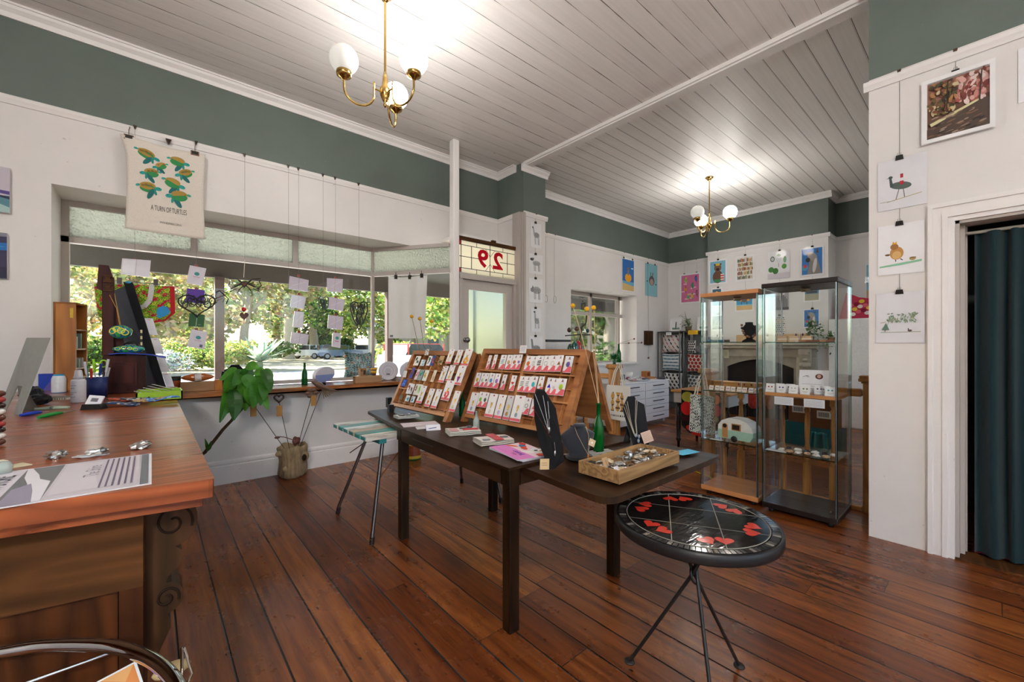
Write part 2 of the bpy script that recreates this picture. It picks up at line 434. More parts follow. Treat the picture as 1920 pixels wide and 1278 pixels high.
def struct(name, mb, mats, **kw): return mb.build(name, mats, kind='structure', **kw)
_txt = {}
def text_geo(body):
 if body in _txt: return _txt[body]
 cu = bpy.data.curves.new('lettering', 'FONT'); cu.body = body; cu.size = 1; cu.align_x = 'CENTER'; cu.align_y = 'CENTER'; cu.resolution_u = 3; cu.offset = .03 if body in '29' else 0
 ob = bpy.data.objects.new('lettering', cu); C.objects.link(ob)
 dg = bpy.context.evaluated_depsgraph_get(); dg.update()
 me = bpy.data.meshes.new_from_object(ob.evaluated_get(dg))
 r = ([tuple(v.co) for v in me.vertices], [tuple(p.vertices) for p in me.polygons])
 bpy.data.objects.remove(ob); bpy.data.curves.remove(cu); bpy.data.meshes.remove(me)
 _txt[body] = r; return r
def ell(cx, cy, rx, ry, col, rot=0, n=18):
 cr, sr = cos(rot), sin(rot)
 return ([(cx + rx * cos(t) * cr - ry * sin(t) * sr, cy + rx * cos(t) * sr + ry * sin(t) * cr) for t in [2 * PI * k / n for k in range(n)]], col)
def rec(x0, y0, x1, y1, col): return ([(x0, y0), (x1, y0), (x1, y1), (x0, y1)], col)
def pol(pts, col): return (list(pts), col)
def lin2(x0, y0, x1, y1, w, col):
 dx, dy = x1 - x0, y1 - y0; l = math.hypot(dx, dy) or 1; nx, ny = -dy / l * w / 2, dx / l * w / 2
 return ([(x0 + nx, y0 + ny), (x0 - nx, y0 - ny), (x1 - nx, y1 - ny), (x1 + nx, y1 + ny)], col)
def heart_pts(cx, cy, s, n=24, rot=0):
 P = []
 for k in range(n):
  t = 2 * PI * k / n; x = 16 * sin(t) ** 3 / 17 * s; y = (13 * cos(t) - 5 * cos(2 * t) - 2 * cos(3 * t) - cos(4 * t)) / 17 * s
  P.append((cx + x * cos(rot) - y * sin(rot), cy + x * sin(rot) + y * cos(rot)))
 return P
def sheet(mb, o, r, u, w, h, shapes, paper='#f2f0ef', thick=.002, mat=0, inkmat=0, step=.0003, back=None):
 """rectangular sheet: corner o (bottom left), unit vectors r (right) and u (up); faces r x u"""
 o, r, u = V(o), V(r), V(u); nrm = r.cross(u).normalized()
 mb.prism([o - nrm * thick, o + r * w - nrm * thick, o + r * w + u * h - nrm * thick, o + u * h - nrm * thick], nrm * thick, paper, mat)
 z = step
 for sh in shapes:
  if len(sh) == 2:
   pts, col = sh
   mb.poly([o + r * (x * w) + u * (y * h) + nrm * z for x, y in pts], col, inkmat)
  else:                                   # ('text', body, cx, cy, size, col, sx, flip)
   _, body, cx, cy, size, col, sx, flip, ang = sh
   vs, fs = text_geo(body); ca, sa = cos(ang), sin(ang); P = []
   for x, y, _z in vs:
    x, y = x * size * sx * (-1 if flip else 1), y * size
    x, y = x * ca - y * sa, x * sa + y * ca
    P.append(o + r * (cx * w + x) + u * (cy * h + y) + nrm * z)
   mb.add(P, [f[::-1] for f in fs] if flip else fs, col, inkmat)
  z += step * .35
 return mb
def txt(body, cx, cy, size, col='#222222', sx=1., flip=False, ang=0): return ('text', body, cx, cy, size, col, sx, flip, ang)
def scribble(x0, x1, y0, y1, n, col, w=.012):
 """rows of illegible handwriting as broken strokes"""
 out = []
 for i in range(n):
  y = y1 - (y1 - y0) * (i + .5) / n; x = x0
  while x < x1 - .03:
   l = random.uniform(.03, .11) * (x1 - x0) / .8; out.append(lin2(x, y, min(x + l, x1), y + random.uniform(-.006, .006), w, col)); x += l + .02
 return out
SKY_STRENGTH, SUN_ENERGY, GLOBE, GLOBE_FILL = .34, 15.0, 25.0, 190.0
# ================================================================ camera and render settings
sc = bpy.context.scene
cam = bpy.data.cameras.new('camera'); co = bpy.data.objects.new('camera', cam); C.objects.link(co)
cam.sensor_width = 36; cam.lens = F / 1920 * 36; cam.shift_y = (V0 - 639) / 1920; cam.clip_start = .05; cam.clip_end = 300
co.location = (0, 0, EYE); co.rotation_euler = (PI / 2, 0, -YAW); sc.camera = co
sc.view_settings.view_transform = 'Standard'; sc.view_settings.look = 'None'; sc.view_settings.gamma = 1; sc.view_settings.exposure = 1.16
sc.view_settings.use_curve_mapping = False
sc.cycles.use_denoising = True; sc.cycles.adaptive_threshold = .02; sc.cycles.transparent_max_bounces = 32; sc.cycles.max_bounces = 8
sc.cycles.diffuse_bounces = 4; sc.cycles.glossy_bounces = 4; sc.cycles.sample_clamp_indirect = 6; sc.cycles.caustics_reflective = False; sc.cycles.caustics_refractive = False
# ================================================================ sky and sun
wd = bpy.data.worlds.new('sky'); sc.world = wd; wd.use_nodes = True
wn_ = wd.node_tree.nodes; wl = wd.node_tree.links; wn_.clear()
sky = wn_.new('ShaderNodeTexSky'); sky.sky_type = 'NISHITA'; sky.sun_disc = False
sky.sun_elevation = math.radians(34); sky.sun_rotation = math.radians(-36); sky.air_density = 1.0; sky.dust_density = 2.0
bg = wn_.new('ShaderNodeBackground'); bg.inputs[1].default_value = SKY_STRENGTH
wo = wn_.new('ShaderNodeOutputWorld'); wl.new(sky.outputs[0], bg.inputs[0]); wl.new(bg.outputs[0], wo.inputs[0])
sun = bpy.data.lights.new('sun', 'SUN'); sun.energy = SUN_ENERGY; sun.angle = .01; sun.color = (1, .95, .86)
so = bpy.data.objects.new('sun', sun); C.objects.link(so)
sd = V((-.55, .75, .62)); so.rotation_euler = sd.to_track_quat('Z', 'Y').to_euler(); so.location = (-10, 10, 20)
# ================================================================ room shell
YW, CE, RT = 4.67, 3.75, 3.095          # street wall, ceiling, top of picture rail
XL, YB, XR = -2.4, -3.4, 3.655          # left wall, rear wall, right wall
struct('floor', MB().box(XL, YB, -.1, 9.2, 5.3, 0, '#7d4422'), 'floor_boards')
cl = MB(); cl.box(XL, YB, CE, 3.86, 5.3, CE + .1, '#ffffff', 0); cl.box(3.86, YB, CE, 9.2, 5.3, CE + .1, '#ffffff', 1)
struct('ceiling', cl, ['ceil_main', 'ceil_back'])
def wallbox(mb, x0, y0, x1, y1, z0, z1):
 """white below the picture rail, green above"""
 zr = RT - .03
 if z0 < zr: mb.box(x0, y0, z0, x1, y1, min(z1, zr), '#ffffff', 0)
 if z1 > zr: mb.box(x0, y0, max(z0, zr), x1, y1, z1, '#ffffff', 1)
WM = ['wall_white', 'wall_green']
w = MB()
wallbox(w, XL, YW, -.575, 5.22, 0, CE); wallbox(w, -.575, YW, 3.775, 5.22, 2.51, CE)
w.box(-.575, YW, 0, 2.62, 5.22, .82, '#ffffff', 0)
struct('wall_street', w, WM)
w = MB(); wallbox(w, 3.78, 4.13, 4.20, 5.22, 0, CE); struct('wall_pier', w, WM)
w = MB()
wallbox(w, 4.20, 4.70, 5.40, 5.22, 0, CE); wallbox(w, 7.40, 4.70, 9.2, 5.22, 0, CE); wallbox(w, 5.40, 4.70, 7.40, 5.22, 2.29, CE); w.box(5.40, 4.70, 0, 7.40, 5.22, .92, '#fff', 0) if False else wallbox(w, 5.40, 4.70, 7.40, 5.22, 0, .92)
struct('wall_street_back_room', w, WM)
w = MB(); wallbox(w, 8.66, .2, 9.2, 4.70, 0, CE); struct('wall_fireplace', w, WM)
CX, CY0, CY1 = 8.19, 1.72, 3.63
w = MB(); wallbox(w, CX, CY0, 8.66, 2.10, 0, CE); wallbox(w, CX, 3.28, 8.66, CY1, 0, CE); wallbox(w, CX, 2.10, 8.66, 3.28, 1.08, CE)
struct('wall_chimney', w, WM)
w = MB(); wallbox(w, 3.80, .25, 5.6, .40, 0, CE); wallbox(w, 8.0, .25, 9.2, .40, 0, CE); wallbox(w, 5.6, .25, 8.0, .40, 0, .8); wallbox(w, 5.6, .25, 8.0, .40, 2.7, CE); struct('wall_back_room_side', w, WM)
w = MB(); [w.box(x, .30, .8, x + .05, .36, 2.7) for x in (5.6, 6.775, 7.95)]; w.box(5.6, .30, .8, 8.0, .36, .86); w.box(5.6, .30, 2.64, 8.0, .36, 2.7); struct('window_4', w, 'trim_white')  # window added in an unseen wall to let daylight fill the far room
w = MB(); wallbox(w, XR, .145, 3.80, .545, 0, CE); wallbox(w, XR, -.78, 3.80, .145, 2.03, CE); wallbox(w, XR, YB, 3.80, -.78, 0, CE)
struct('wall_right', w, WM)
w = MB(); wallbox(w, XL - .15, YB, XL, 5.22, 0, CE); struct('wall_left', w, WM)
w = MB()
wallbox(w, XL, YB - .25, -1.9, YB, 0, CE); wallbox(w, .4, YB - .25, 1.0, YB, 0, CE); wallbox(w, 3.3, YB - .25, 3.8, YB, 0, CE)
wallbox(w, -1.9, YB - .25, .4, YB, 2.9, CE); wallbox(w, 1.0, YB - .25, 3.3, YB, 2.9, CE)
wallbox(w, -1.9, YB - .25, .4, YB, 0, .5); wallbox(w, 1.0, YB - .25, 3.3, YB, 0, .5)
struct('wall_rear', w, WM)
for i, (x0, x1) in enumerate(((-1.9, .4), (1.0, 3.3))):
 w = MB(); zz = .5
 for a, b, c_, d in ((x0, .5, x0 + .06, 2.9), (x1 - .06, .5, x1, 2.9), ((x0 + x1) / 2 - .03, .5, (x0 + x1) / 2 + .03, 2.9)): w.box(a, YB - .16, b, c_, YB - .1, d)
 w.box(x0, YB - .16, .5, x1, YB - .1, .56); w.box(x0, YB - .16, 2.84, x1, YB - .1, 2.9)
 struct('window_%d' % (5 + i), w, 'trim_white')  # added windows out of view, opened so daylight fills the front room
w = MB(); w.box(5.2, -1.6, 0, 5.3, .25, 2.8); w.box(3.8, -1.7, 0, 5.3, -1.6, 2.8); w.box(3.8, -1.7, 2.6, 5.3, .25, 2.7)
struct('wall_hallway', w, 'wall_green')
def run(mb, p0, p1, nrm, prof, col='#ffffff', mat=0):
 """prof: (distance off the wall, height) polygon pushed from p0 to p1"""
 p0, p1, nrm = V((*p0, 0)), V((*p1, 0)), V((*nrm, 0))
 mb.prism([p0 + nrm * d + V((0, 0, z)) for d, z in prof], p1 - p0, col, mat)
CORN = [(0, 3.655), (.012, 3.655), (.02, 3.69), (.045, 3.715), (.05, 3.735), (.062, 3.735), (.062, 3.75), (0, 3.75)]
def railp(t): return [(0, t - .062), (.012, t - .062), (.018, t - .045), (.026, t - .03), (.026, t - .006), (.02, t), (0, t)]
RAIL = railp(RT)
t = MB(); run(t, (XL, YW), (3.775, YW), (0, -1), CORN); run(t, (3.78, YW), (3.78, 4.27), (-1, 0), CORN); struct('trim_1', t, 'trim_white')
t = MB(); run(t, (XL, YW), (3.775, YW), (0, -1), RAIL); run(t, (3.78, YW), (3.78, 4.27), (-1, 0), RAIL); struct('trim_2', t, 'trim_white')
t = MB(); run(t, (3.74, 4.13), (4.24, 4.13), (0, -1), [(d, z - .03) for d, z in CORN]); run(t, (4.20, 4.70), (8.66, 4.70), (0, -1), CORN); run(t, (8.66, 4.70), (8.66, CY1), (-1, 0), CORN)
run(t, (CX, CY1 + .05), (CX, CY0 - .05), (-1, 0), CORN); run(t, (8.66, CY0), (CX, CY0), (0, -1), CORN); run(t, (8.66, CY1), (CX, CY1), (0, 1), CORN); run(t, (8.66, CY0), (8.66, .4), (-1, 0), CORN)
struct('trim_3', t, 'trim_white')
t = MB(); run(t, (3.78, 4.13), (4.23, 4.13), (0, -1), RAIL); run(t, (4.20, 4.70), (8.66, 4.70), (0, -1), RAIL); run(t, (8.66, 4.70), (8.66, CY1), (-1, 0), RAIL)
run(t, (CX, CY1 + .03), (CX, CY0 - .03), (-1, 0), RAIL); run(t, (8.66, CY0), (CX, CY0), (0, -1), RAIL); run(t, (8.66, CY1), (CX, CY1), (0, 1), RAIL); run(t, (8.66, CY0), (8.66, .4), (-1, 0), RAIL)
run(t, (4.20, 4.70), (4.20, 4.13), (1, 0), RAIL)
struct('trim_4', t, 'trim_white')
t = MB(); run(t, (XR, .57), (XR, YB), (-1, 0), railp(3.05)); struct('trim_5', t, 'trim_white')
t = MB(); t.box(3.775, .40, 3.715, 3.925, 4.13, 3.75); t.box(3.795, .40, 3.70, 3.905, 4.13, 3.716); struct('trim_6', t, 'trim_white')
t = MB(); run(t, (XR, .545), (XR, YB), (-1, 0), CORN); run(t, (XL, YB), (XR, YB), (0, 1), CORN); run(t, (XL, YW), (XL, YB), (1, 0), CORN); struct('trim_7', t, 'trim_white')
SK = [(0, 0), (.022, 0), (.022, .165), (.016, .172), (.016, .18), (.022, .185), (.02, .205), (.008, .22), (0, .22)]
t = MB(); run(t, (XL, YW), (2.64, YW), (0, -1), SK); struct('baseboard_street', t, 'trim_white')
t = MB(); run(t, (4.20, 4.70), (8.66, 4.70), (0, -1), SK); run(t, (8.66, 4.7), (8.66, CY1), (-1, 0), SK); run(t, (8.66, CY0), (8.66, .4), (-1, 0), SK); struct('baseboard_back_room', t, 'trim_white')
t = MB()
for a, b, d in ((3.705, 3.735, .0), (3.735, 3.765, .015), (3.765, 3.80, .03)): t.box(a, 4.10 + .03 - d, 0, b, 4.27, 3.07)
struct('trim_8', t, 'frame_grey')
ARC = [(.27, .262, .012), (.262, .24, .03), (.24, .20, .02), (.20, .175, .028), (.175, .148, .014)]
t = MB()
for a, b, d in ARC:
 t.box(XR - d, b, 0, XR, a, 2.03 + (b - .148)); t.box(XR - d, -.905 + (.27 - a), 2.03 + (b - .148), XR, a, 2.03 + (a - .148))
 t.box(XR - d, -.78 - (a - .148), 0, XR, -.78 - (b - .148), 2.03 + (a - .148))
struct('trim_9', t, 'trim_white')
t = MB(); t.box(XR, .128, 0, 3.80, .146, 2.03); t.box(XR, -.79, 0, 3.80, -.775, 2.03); t.box(XR, -.78, 2.013, 3.80, .146, 2.031); t.box(3.74, .108, 0, 3.80, .128, 2.013)
t.box(3.80, .1, 0, 3.812, .2, 2.1)
struct('door_2', t, 'frame_grey')
t = MB(); t.box(XR - .01, -.79, 0.0005, 3.80, .146, .012); struct('trim_10', t, 'panel_wood')
WY = 5.14; CXW = 2.115; PX, PY = 2.70, 4.26        # frame plane, corner, foot of the splay at the post
def bar(mb, p, q, th, dp, z0, z1):
 """upright board from plan point p to q, depth dp across"""
 p, q = V((*p, 0)), V((*q, 0)); d = (q - p).normalized(); nn = V((-d.y, d.x, 0)) * dp / 2
 mb.prism([p - nn + V((0, 0, z0)), q - nn + V((0, 0, z0)), q + nn + V((0, 0, z0)), p + nn + V((0, 0, z0))], (0, 0, z1 - z0))
f = MB(); T0, T1 = 2.155, 2.205
bar(f, (-.575, WY), (CXW, WY), 0, .06, 2.465, 2.515); bar(f, (-.575, WY), (CXW, WY), 0, .07, T0, T1); bar(f, (-.575, WY), (CXW, WY), 0, .05, .86, .90)
bar(f, (CXW, WY), (PX, PY), 0, .05, 2.465, 2.51); bar(f, (CXW, WY), (PX, PY), 0, .06, T0, T1); bar(f, (CXW, WY), (PX, PY), 0, .05, .86, .90)
f.box(-.575, WY - .035, .86, -.528, WY + .035, 2.51)
f.box(CXW - .018, WY - .022, .86, CXW + .018, WY + .018, 2.51)
for u in (364, 553):
 q = at_y(u, 470, WY); f.box(q.x - .028, WY - .028, T1, q.x + .028, WY + .028, 2.47)
win1 = struct('window_1', f, 'frame_grey')
g = MB(); bar(g, (-.53, WY), (CXW, WY), 0, .006, .90, T0); bar(g, (CXW, WY), (PX, PY), 0, .006, .90, T0); g.build('pane', 'pane', win1)
g = MB(); bar(g, (-.53, WY), (CXW, WY), 0, .006, T1, 2.465); bar(g, (CXW, WY), (PX, PY), 0, .006, T1, 2.465); g.build('obscure_pane', 'obscure_glass', win1)
w = MB(); bar(w, (CXW + .02, 5.18), (2.75, 4.26), 0, .14, 0, .82); struct('wall_splay', w, 'wall_white')
s_ = MB(); s_.prism([V(p) for p in ((-.572, 4.615, .82), (2.60, 4.615, .82), (2.69, 4.40, .82), (2.66, 4.32, .82), (2.09, 5.10, .82), (-.572, 5.10, .82))], (0, 0, .038))
struct('trim_11', s_, 'sill_wood', bevel=.006)
p = MB(); p.box(2.715, 4.195, 0, 2.80, 4.29, CE); struct('trim_12', p, 'trim_white', bevel=.012)
d = MB(); DY = 4.23; DX0, DX1, DT = 2.80, 3.71, 2.145
d.box(DX0, DY - .04, 0, DX0 + .045, DY + .05, DT); d.box(DX1 - .05, DY - .04, 0, DX1, DY + .05, DT); d.box(DX0, DY - .05, DT - .05, DX1, DY + .06, DT + .015)
door = struct('door_1', d, 'frame_grey')
l = MB(); a, b, e0, e1 = DX0 + .05, DX1 - .055, DY - .01, DY + .03
l.box(a, e0, .01, a + .10, e1, DT - .055); l.box(b - .10, e0, .01, b, e1, DT - .055); l.box(a + .1, e0, DT - .17, b - .1, e1, DT - .055); l.box(a + .1, e0, .01, b - .1, e1, .85)
leaf_ = l.build('door_leaf', 'frame_grey', door)
MB().box(a + .1, DY + .005, .85, b - .1, DY + .011, DT - .17).build('glazing', 'pane', leaf_)
k = MB(); kq = at_y(873, 637, DY - .04); Mk = Matrix.Translation((a + .05, DY - .01, kq.z)) @ Matrix.Rotation(PI / 2, 4, 'X')
k.lathe([(.03, 0), (.03, .006), (.012, .008), (.012, .03), (.03, .04), (.034, .055), (.025, .07), (0, .074)], '#8d8a86', 0, 16, Mk); k.build('door_knob', 'metal', leaf_)
P0, P1, Z0, Z1 = DX0 + .0, DX1 + .055, 2.175, 2.565
lg = MB(); lw, lh = P1 - P0, Z1 - Z0
shapes = []
cream, red, ink = '#f3f0e2', '#b0182c', '#26262a'
for x in (0, 1):
 for y in (0, 1): shapes.append(rec(x * .965, y * .86, x * .965 + .035, y * .86 + .14, red))
for y in (.14, .86): shapes.append(lin2(0, y, 1, y, .02, ink))
for x in (.04, .2, .5, .8, .96): shapes.append(lin2(x, .14 if x in (.2, .8) else 0, x, .86 if x in (.2, .8) else 1, .011, ink))
for x0, x1 in ((0, .33), (.67, 1)): shapes.append(lin2(x0, .5, x1, .5, .02, ink))
for x in (.28, .72):
 shapes += [lin2(x, .86, x, 1, .008, ink), lin2(x, 0, x, .14, .008, ink)]
for a_, b_ in (((.5, .62), (.42, .86)), ((.5, .38), (.42, .14)), ((.5, .62), (.58, .86)), ((.5, .38), (.58, .14))): shapes.append(lin2(*a_, *b_, .007, ink))
shapes.append(txt('2', .63, .5, .30, '#b3142b', 1.15, True)); shapes.append(txt('9', .38, .5, .30, '#b3142b', 1.15, True))
sheet(lg, (P0, DY - .005, Z0), (1, 0, 0), (0, 0, 1), lw, lh, shapes, cream, .006, 0, 0, .0012)
win2 = struct('window_2', lg, 'lead_glass')
fr = MB(); fr.box(P0 - .01, DY - .03, Z1, P1, DY + .03, Z1 + .045); fr.box(P1, DY - .03, Z0 - .01, P1 + .03, DY + .03, Z1 + .045); fr.box((P0 + P1) / 2 + .02, DY - .035, Z1 + .045, (P0 + P1) / 2 + .08, DY, Z1 + .07)
fr.build('timber_frame', 'panel_wood', win2)
w = MB(); w.box(2.84, 4.27, 2.62, 3.76, 4.67, 2.66); struct('trim_13', w, 'trim_white')
w = MB(); w.box(3.765, 4.30, 0, 3.779, 5.35, 2.6); w.box(3.73, 5.22, 0, 3.779, 5.36, 2.6); struct('wall_porch', w, 'porch_green')
f = MB(); by = 5.08
for x in (5.42, 6.38, 7.30): f.box(x - .03, by - .03, .92, x + .03, by + .03, 2.29)
f.box(5.40, by - .03, 2.22, 7.40, by + .03, 2.29); f.box(5.40, by - .035, 1.86, 7.40, by + .03, 1.92); f.box(5.40, by - .03, .92, 7.40, by + .03, .98)
win3 = struct('window_3', f, 'frame_grey')
MB().box(5.42, by - .003, .95, 7.38, by + .003, 2.25).build('pane', 'pane', win3)
t = MB(); t.box(5.40, 4.66, .92, 7.40, by - .03, .955); struct('trim_14', t, 'trim_white')
# ================================================================ chandeliers: brass, three upturned arms with opal globes
tinted('brass', .16, 1., nscale=30, namt=.08)
globe('globe_lit', GLOBE, (1, .97, .92)); globe('globe_fill_rear', GLOBE_FILL, (1, .98, .95))  # the second, stronger material serves only the added unseen chandelier
BR = '#c4a05c'
def chandelier(x, y, label, lit, ang0, name='chandelier', gm='globe_lit'):
 c = thing(name, label, 'chandelier', (x, y, CE))
 MB().lathe([(0, 0), (.055, 0), (.058, -.008), (.05, -.018), (.03, -.022), (.034, -.032), (.022, -.05), (.008, -.06), (0, -.06)][::-1], BR, 0, 24).build('ceiling_rose', 'brass', c)
 MB().tube([(0, 0, -.05), (0, 0, -.56)], .0085, BR, 0, 12).build('stem', 'brass', c)
 MB().lathe([(0, -.80), (.008, -.795), (.012, -.78), (.008, -.765), (.022, -.745), (.034, -.715), (.038, -.69), (.034, -.665), (.022, -.65), (.018, -.60), (.01, -.55), (0, -.55)], BR, 0, 20).build('hub', 'brass', c)
 for k in range(3):
  a = ang0 + k * 2 * PI / 3; dx, dy = cos(a), sin(a)
  P = lambda r, z: V((dx * r, dy * r, z))
  pts = [P(.03, -.695), P(.055, -.69), P(.075, -.688)]
  arc = [P(.075, -.688)] + [P(.1725 - .0975 * cos(t), -.735 - .095 * sin(t)) for t in [PI * q / 14 for q in range(15)]] + [P(.27, -.69)]
  arm = MB(); arm.tube(pts, .006, BR, 0, 8); arm.tube(arc, .0075, BR, 0, 8)
  arm.lathe([(.006, -.70), (.009, -.68), (.006, -.67), (.009, -.655), (.005, -.642), (0, -.64)], BR, 0, 10, Matrix.Translation(P(.075, 0)))
  am = arm.build('arm', 'brass', c)
  MB().lathe([(0, -.69), (.012, -.69), (.02, -.68), (.03, -.675), (.046, -.665), (.05, -.645), (.047, -.632)], BR, 0, 24, Matrix.Translation(P(.27, 0))).build('cup', 'brass', am)
  g = MB(); g.ball(P(.27, -.555), (.093, .093, .093), '#f2efe8', 0, 24, 16)
  g.build('globe', gm if lit[k] else 'globe_unlit', am)
 return c
h1 = at_d(722, 173, 2.92); h2 = at_d(1330, 420, 6.10)
A0 = math.radians(-30) - YAW
chandelier(h1.x, h1.y, 'nearest brass chandelier with three opal globes above the counter window', (True, True, False), A0)
chandelier(h2.x, h2.y, 'smaller-looking brass chandelier in the far room above the glass cabinets', (True, True, False), A0)
chandelier(-1.95, -2.1, 'added unseen brass chandelier that brightens the front room from behind', (True, True, True), .4, gm='globe_fill_rear')  # added out of view as fill light, with brighter globes than the others
# ================================================================ outside: verandah, road, cars, garden, trees
GZ = -.2
g = MB(); g.box(-60, 5.25, GZ - .1, 60, 9.4, GZ + .04, '#dedad2'); g.box(-60, 9.4, GZ - .1, 60, 9.6, GZ + .03, '#9c9890')
struct('floor_footpath', g, 'stone')
struct('floor_road', MB().box(-90, 9.6, GZ - .14, 120, 27, GZ - .04, '#c4c6cc'), 'asphalt')
g = MB(); g.box(-90, 27, GZ - .1, 120, 130, GZ + .06, '#a69c80'); struct('floor_verge', g, 'asphalt')
g = MB(); g.box(XL - .6, YB - 14, GZ - .1, 14, YB - .25, GZ, '#e0dccf'); g.box(5.35, YB - .25, GZ - .1, 14, .25, GZ, '#e0dccf'); struct('floor_bounce_yard', g, 'asphalt')  # unseen ground added and kept pale to bounce daylight through the added windows
v = MB(); v.prism([V(p) for p in ((-30, 5.22, 3.0), (-30, 7.95, 2.62), (-30, 7.95, 2.66), (-30, 5.22, 3.04))], (60, 0, 0), '#3d3d39'); struct('ceiling_verandah', v, 'matte')
v = MB(); v.box(-30, 7.88, 2.34, 30, 7.95, 2.66, '#4a4542'); struct('trim_15', v, 'matte')
posts = []
pl = ['square verandah post standing left of the window', 'square verandah post outside the middle of the big window', 'square verandah post outside the splayed corner pane', 'square verandah post outside the far-room window']
for i, x in enumerate((-1.97, .79, 3.55, 6.31)):
 if i == 0: continue
 m = MB(); m.box(-.06, -.06, 0, .06, .06, 2.5, '#4d403f'); m.box(-.075, -.075, 0, .075, .075, .9, '#33261f')
 m.build('verandah_post', 'matte', loc=(x, 7.82, GZ + .04), label=pl[i], cat='post', group='verandah posts')
def crown_mesh(seed, n, blobs, size, cols):
 R = random.Random(seed); mb = MB()
 for i in range(n):
  bx, by, bz, br = R.choice(blobs)
  th, ph = R.uniform(0, 2 * PI), math.acos(R.uniform(-1, 1)); rr = br * R.uniform(.55, 1.) ** .5
  p = V((bx + rr * sin(ph) * cos(th), by + rr * sin(ph) * sin(th), bz + rr * cos(ph) * .85))
  a = V((R.uniform(-1, 1), R.uniform(-1, 1), R.uniform(-.6, .6))).normalized(); b_, c_ = frame_from(a, V((R.uniform(-1, 1), .3, 1)))
  s = size * R.uniform(.6, 1.3); mid = p + b_ * s * .5
  mb.add([p, mid + c_ * s * .28, p + b_ * s, mid - c_ * s * .28], [(0, 1, 2, 3)], [x * R.uniform(.7, 1.2) for x in rgb(R.choice(cols))])
 return mb
LT = ['#a9b35a', '#8fa348', '#c4c474', '#6f8a3a', '#55752f']
DK = ['#4d6e33', '#6f8f3d', '#38562a', '#8ba24c', '#2f4a26']
OL = ['#b7ad72', '#9c9a5c', '#c9c08a', '#7f8450', '#a39a66']
def trunk(mb, h, r, lean, col='#b9ab98', limbs=5, seed=1):
 R = random.Random(seed)
 mb.tube([(0, 0, 0), (lean * .2, 0, h * .35), (lean * .6, .1, h * .7), (lean, 0, h)], [r * 1.25, r, r * .85, r * .5], col, 0, 10)
 for i in range(limbs):
  t = .45 + .5 * i / limbs; a = R.uniform(0, 2 * PI); l = h * R.uniform(.35, .6); z0 = h * t
  mb.tube([(lean * t, 0, z0), (lean * t + cos(a) * l * .5, sin(a) * l * .5, z0 + l * .35), (lean * t + cos(a) * l, sin(a) * l, z0 + l * .75)], [r * .45, r * .3, r * .1], col, 0, 6)
def blobset(seed, n, w, h, z0, r):
 R = random.Random(seed); return [(R.uniform(-w, w), R.uniform(-w, w), z0 + R.uniform(0, h), r * R.uniform(.7, 1.2)) for _ in range(n)]
protos = []
for k, (cols, bl, sz, n, h, r, lean) in enumerate((
  (LT, blobset(1, 14, 3.6, 5.5, 2.2, 1.7), .42, 4200, 5.5, .34, .6),
  (DK, blobset(2, 12, 3.0, 4.5, 2.0, 1.9), .40, 4200, 5., .4, -.5),
  (OL, blobset(3, 16, 3.8, 6., 1.8, 1.5), .50, 3000, 6.5, .28, 1.2))):
 t = thing('street_tree', 'x', 'tree'); tm = MB(); trunk(tm, h, r, lean, seed=k); tm.build('trunk', 'bark', t)
 crown_mesh(k, n, bl, sz, cols).build('crown', 'treeleaf', t); protos.append(t)
used = [False] * 3
def place_tree(k, u, d, s, rz, label):
 q = at_d(u, 648, d); loc = (q.x, q.y, GZ + .06)
 if not used[k]:
  o = protos[k]; used[k] = True; o.location = loc; o.rotation_euler = (0, 0, rz); o.scale = (s, s, s); o['label'] = label; o['group'] = 'trees across the road'; return
 dup(protos[k], loc, rz, label, 'trees across the road', s)
trees = [(2, 150, 33, 1.0, 0, 'pale olive tree showing at the left end of the big window'), (0, 235, 40, 1.15, 2, 'yellow-green tree behind the hanging tote bag'),
         (2, 330, 36, 1.05, 3, 'feathery olive tree behind the wire heart wreath'), (2, 455, 36, 1.15, 5, 'feathery grey-olive tree behind the red bead and heart'),
         (0, 385, 50, 1.3, 1, 'light green tree behind the verandah post'), (0, 520, 55, 1.4, 4, 'light green tree behind the agave, left of the bare trunk'),
         (1, 590, 52, 1.25, .6, 'dark green tree above the parked white ute'), (1, 655, 60, 1.1, 2.2, 'dark green tree seen through the big openwork heart'),
         (0, 700, 50, 1.3, 3.3, 'yellow-green tree at the corner of the window glass'), (0, 770, 44, 1.2, 5.2, 'tree glowing behind the hanging white tea towel'),
         (2, 835, 40, 1.1, 1.1, 'tree seen between the tea towel and the door post'), (0, 880, 36, 1.15, 2.9, 'tree seen through the glass of the street door'),
         (1, 1085, 34, 1.1, .3, 'tree filling the left pane of the far-room window'), (0, 1140, 30, 1.15, 4.4, 'bright tree filling the right pane of the far-room window'),
         (1, 1000, 48, 1.2, 2, 'tree hidden mostly behind the pier, beyond the door'), (1, 290, 62, 1.4, 4.4, 'darker tree far behind the tote bag')]
for a in trees: place_tree(*a)
q = at_d(541, 648, 44); t = thing('gum_tree', 'tall pale bare gum trunk left of the parked cars', 'tree', (q.x, q.y, GZ + .06))
m = MB(); m.tube([(0, 0, 0), (.0, 0, 2), (.1, 0, 5), (.5, 0, 9), (1.2, 0, 13)], [.62, .5, .45, .4, .3], '#d9cdbb', 0, 14)
m.tube([(.15, 0, 5.3), (-1.2, .2, 7.5), (-2.6, .4, 9.5)], [.28, .2, .1], '#cbbba6', 0, 8); m.build('trunk', 'bark', t)
crown_mesh(9, 2600, blobset(5, 9, 3.4, 4, 8.0, 1.8), .5, OL + LT).build('crown', 'treeleaf', t)
